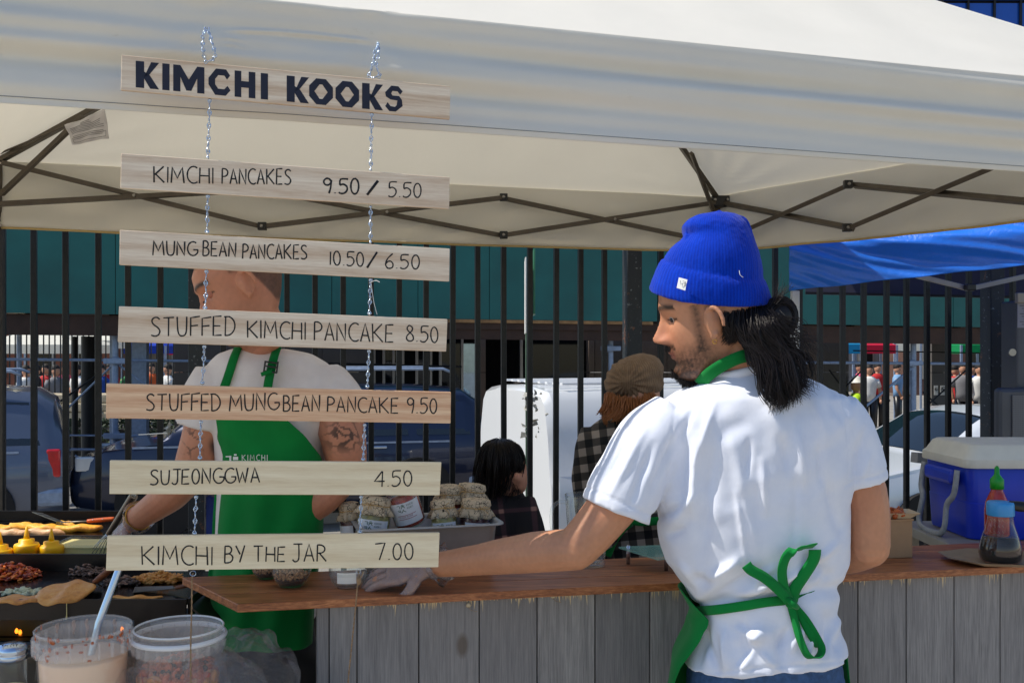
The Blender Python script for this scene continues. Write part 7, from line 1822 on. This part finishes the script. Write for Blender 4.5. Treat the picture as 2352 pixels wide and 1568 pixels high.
# pocket cloth, trousers
MB().grid(8,10,lambda u,w:cfront(lerp(474,512,u),lerp(1236,1140,w),-.02+.02*u)+Vector((0,0,.004*math.sin(9*u)))).build('blue_cloth',mat('navy_cloth',(20,44,110),.85,0,.2,20),ck,smooth=True,solid=.003)
b=MB(); b.loft([ringpx(1400,500,712,2.69,.11,36),ringpx(1470,492,722,2.69,.12,36),ringpx(1600,492,724,2.69,.115,36)])
for sx in(-.09,.09):
    c=Vector((P(608,0,2.69).x+sx,2.69,0)); b.tube([c+Vector((0,0,.75)),c+Vector((0,0,.4)),c+Vector((0,0,.06))],[.09,.07,.06],18)
organic('trousers',b,m_trous,ck,voxel=.014,smooth=5)
b=MB()
for (W,D,U,sd) in((LW,Vector((-.6,.3,-.5)),Vector((-.3,-.5,.8)),-1),(RW,Vector((-.8,.1,-.35)),Vector((-.2,-.6,.8)),1)): b=MB(); hand(b,W,D,U,1.0,curl=.7 if sd<0 else .5,side=sd); organic('glove',b,m_glove,ck,voxel=.005,smooth=2,disp=dgl)
for W,E in((LW,LE),(RW,RE)):
    ax=(E-W).normalized(); x=ax.cross(Vector((0,0,1))).normalized(); y=ax.cross(x)
    b=MB(); b.grid(32,6,lambda u,w:W+ax*(w*.035+.006*math.sin(u*19)*w)+(x*math.cos(6.283*u)+y*math.sin(6.283*u))*(.036+.010*w+.002*math.sin(u*31))); b.build('glove_cuff',m_glove,ck,smooth=True)
ax=(LE-LW).normalized(); x=ax.cross(Vector((0,0,1))).normalized(); y=ax.cross(x); c=LW+ax*.028
MB().tube([c+(x*math.cos(a)+y*math.sin(a))*.037 for a in [k*math.pi/14 for k in range(28)]],.0028,6,closed=True).build('bracelet',metal('bracelet_gold',(180,140,70),.35),ck,smooth=True)

# ===== plaid materials =====
def plaid(name,c0,c1,c2,s=(12,12,12),bold=True):
    t=NT(name); v=t.coord(s,rot=(.2,.1,.15)); sp=t.n('SeparateXYZ'); t.l(v,sp.inputs[0]); out=[]
    for i in(0,2):
        m=t.n('Math',operation='FRACT'); t.l(sp.outputs[i],m.inputs[0]); q=t.ramp(m.outputs[0],[(.48,(0,0,0)),(.52,(1,1,1))]) if bold else t.ramp(m.outputs[0],[(.40,(0,0,0)),(.44,(1,1,1)),(.56,(1,1,1)),(.60,(0,0,0))]); out.append(q)
    a=t.mix(.5,out[0],out[1]); col=t.ramp(a,[(0,lin(c0)),(.5,lin(c1)),(1,lin(c2))]); n=t.noise(t.coord(),500,2); t.set(col=col,rough=.9,nrm=t.bump(n,.3,.001)); return t.m
# ===== woman in the beret =====
wm=thing('person','woman with auburn hair, brown knitted beret and grey checked shirt seen from behind','person',(P(1440,0,3.75).x,3.75,0))
b=MB(); b.ell(P(1468,905,3.74),(.078,.095,.115),20,14); b.tube([P(1468,930,3.74),P(1450,990,3.76)],.055,14)
b.tube([P(1505,925,3.70),P(1512,940,3.70)],.02,8)
b.loft([ringpx(960,1400,1520,3.77,.06,24),ringpx(1200,1390,1540,3.77,.09,24)])
organic('body',b,m_skin,wm,voxel=.009,smooth=3,colf=skinf((214,160,134)))
WRg=[(935,1432,1500,3.76,.05),(950,1395,1545,3.76,.08),(975,1360,1580,3.76,.10),(1020,1345,1595,3.76,.115),(1100,1345,1590,3.76,.12),(1200,1355,1580,3.76,.12),(1300,1345,1590,3.76,.125),(1420,1335,1600,3.76,.13)]
b=MB(); b.loft([ringpx(*q[:3],q[3],q[4],40) for q in WRg]); b.tube(cat([P(1372,990,3.76),P(1350,1080,3.77),P(1352,1180,3.70),P(1400,1240,3.55)],4),[.065,.058,.05,.042],18); b.tube(cat([P(1570,990,3.76),P(1590,1080,3.77),P(1590,1180,3.7),P(1550,1240,3.55)],4),[.065,.058,.05,.042],18)
FW=[(1400,980,1370,1040,12,.008),(1440,960,1380,990,9,-.006),(1360,1060,1350,1140,10,-.008),(1440,1020,1430,1200,16,-.008),(1480,1000,1490,1180,16,.008)]
organic('checked_shirt',b,plaid('grey_check',(20,20,22),(70,64,60),(158,146,136),(17,17,17)),wm,voxel=.009,smooth=5,disp=lambda c,no:c+no*(folds(c,FW)+.004*vnoise(c,30,5))[:,None])
b=MB(); b.ell((wm.location.x,3.78,.45),(.16,.13,.45),14,10); organic('skirt',b,m_trous,wm,voxel=.02,smooth=3)
def bd(c,no):
    x,y=px_of(c); ang=np.arctan2(y-880,x-1440); r=np.hypot(x-1440,y-880); return c+no*(.005*np.sin(ang*16)*np.clip(r/30,0,1)*np.clip((70-r)/40,.15,1)+.003*vnoise(c,90,5)+.0015*vnoise(c,250,9))[:,None]
b=MB(); e=Matrix.Rotation(R(-24),3,'Y'); b.ell(P(1456,864,3.74),(.116,.118,.078),28,18,e); b.ell(P(1470,885,3.74),(.094,.105,.065),24,14,e)
organic('knitted_beret',b,knit('brown_knit',(98,78,62),(160,134,110),fuzz=.1),wm,voxel=.005,smooth=4,disp=bd)
mh=NT('auburn_hair'); mh.set(col=lin((150,92,48)),rough=.4,spec=.5); m_aub=mh.m
strands('hair',wm,m_aub,[[P(1395,905,3.68),P(1390,925,3.66),P(1386,945,3.66),P(1388,948,3.66)],[P(1420,915,3.64),P(1415,935,3.62),P(1405,950,3.62),P(1402,950,3.62)],[P(1460,915,3.63),P(1465,935,3.61),P(1470,950,3.62),P(1470,948,3.62)],[P(1500,905,3.64),P(1500,925,3.62),P(1490,945,3.62),P(1488,946,3.62)]],700,.0018,.010,11)
ribbon([P(1415,950,3.66),P(1435,936,3.65),P(1460,930,3.645),P(1495,945,3.66)],.018,(0,0,1)).build('neck_strap',m_apron,wm,smooth=True,solid=.002)
ribbon([P(1390,1275,3.60),P(1405,1240,3.60),P(1432,1205,3.60),P(1470,1185,3.60)],.045,(1,0,.5)).build('apron_strap',m_apron,wm,smooth=True,solid=.002)
ribbon([P(1440,1192,3.60),P(1480,1198,3.60),P(1560,1190,3.60)],.03,(0,0,1)).build('apron_strap',m_apron,wm,smooth=True,solid=.002)
# ===== dark haired person bending =====
dk=thing('person','dark haired person in a dark plaid shirt bending down behind the jars','person',(P(1150,0,3.6).x,3.6,0))
b=MB(); b.ell(P(1160,1085,3.6),(.08,.092,.105),20,14); b.ell(P(1198,1102,3.54),(.022,.03,.05),12,8); b.ell(P(1187,1096,3.505),(.010,.007,.02),8,6); b.tube([P(1160,1120,3.6),P(1140,1180,3.62)],.055,14); b.loft([ringpx(1180,1090,1190,3.64,.06,24),ringpx(1400,1080,1200,3.64,.1,24)])
organic('body',b,m_skin,dk,voxel=.009,smooth=3,colf=skinf((206,146,120)))
b=MB(); b.loft([ringpx(1098,1110,1150,3.64,.06,30),ringpx(1118,1075,1195,3.64,.10,30),ringpx(1160,1058,1222,3.64,.125,30),ringpx(1240,1055,1228,3.64,.13,30),ringpx(1420,1070,1220,3.64,.13,30)])
b.tube(cat([P(1195,1150,3.6),P(1220,1230,3.55),P(1222,1300,3.5)],4),[.06,.055,.05],16); b.tube(cat([P(1075,1140,3.6),P(1058,1230,3.55),P(1065,1300,3.5)],4),[.06,.055,.05],16)
organic('plaid_shirt',b,plaid('dark_plaid',(20,18,26),(62,40,48),(150,112,104),(9,9,11),bold=False),dk,voxel=.009,smooth=5,disp=lambda c,no:c+no*(.006*vnoise(c,28,5))[:,None])
hg=[]
for px in(1096,1120,1148,1176,1196): 
    t=(px-1148)/52; hg.append([P(1148+t*10,1014,3.6),P(1148+t*38,1024,3.53),P(1148+t*54,1060,3.50+.03*abs(t)),P(1146+t*(54 if px<1170 else 40),1100,3.51+.03*abs(t)),P(1140+t*(48 if px<1170 else 26),1135,3.53)])
b=MB(); b.ell(P(1150,1066,3.60),(.088,.096,.088),22,14); b.build('hair_cap',m_hair,dk,smooth=True)
strands('hair',dk,m_hair,hg,1000,.0014,.009,15,wav=.006)
b=MB(); b.ell((dk.location.x,3.66,.42),(.17,.14,.42),14,10); organic('trousers',b,m_trous,dk,voxel=.02,smooth=3)
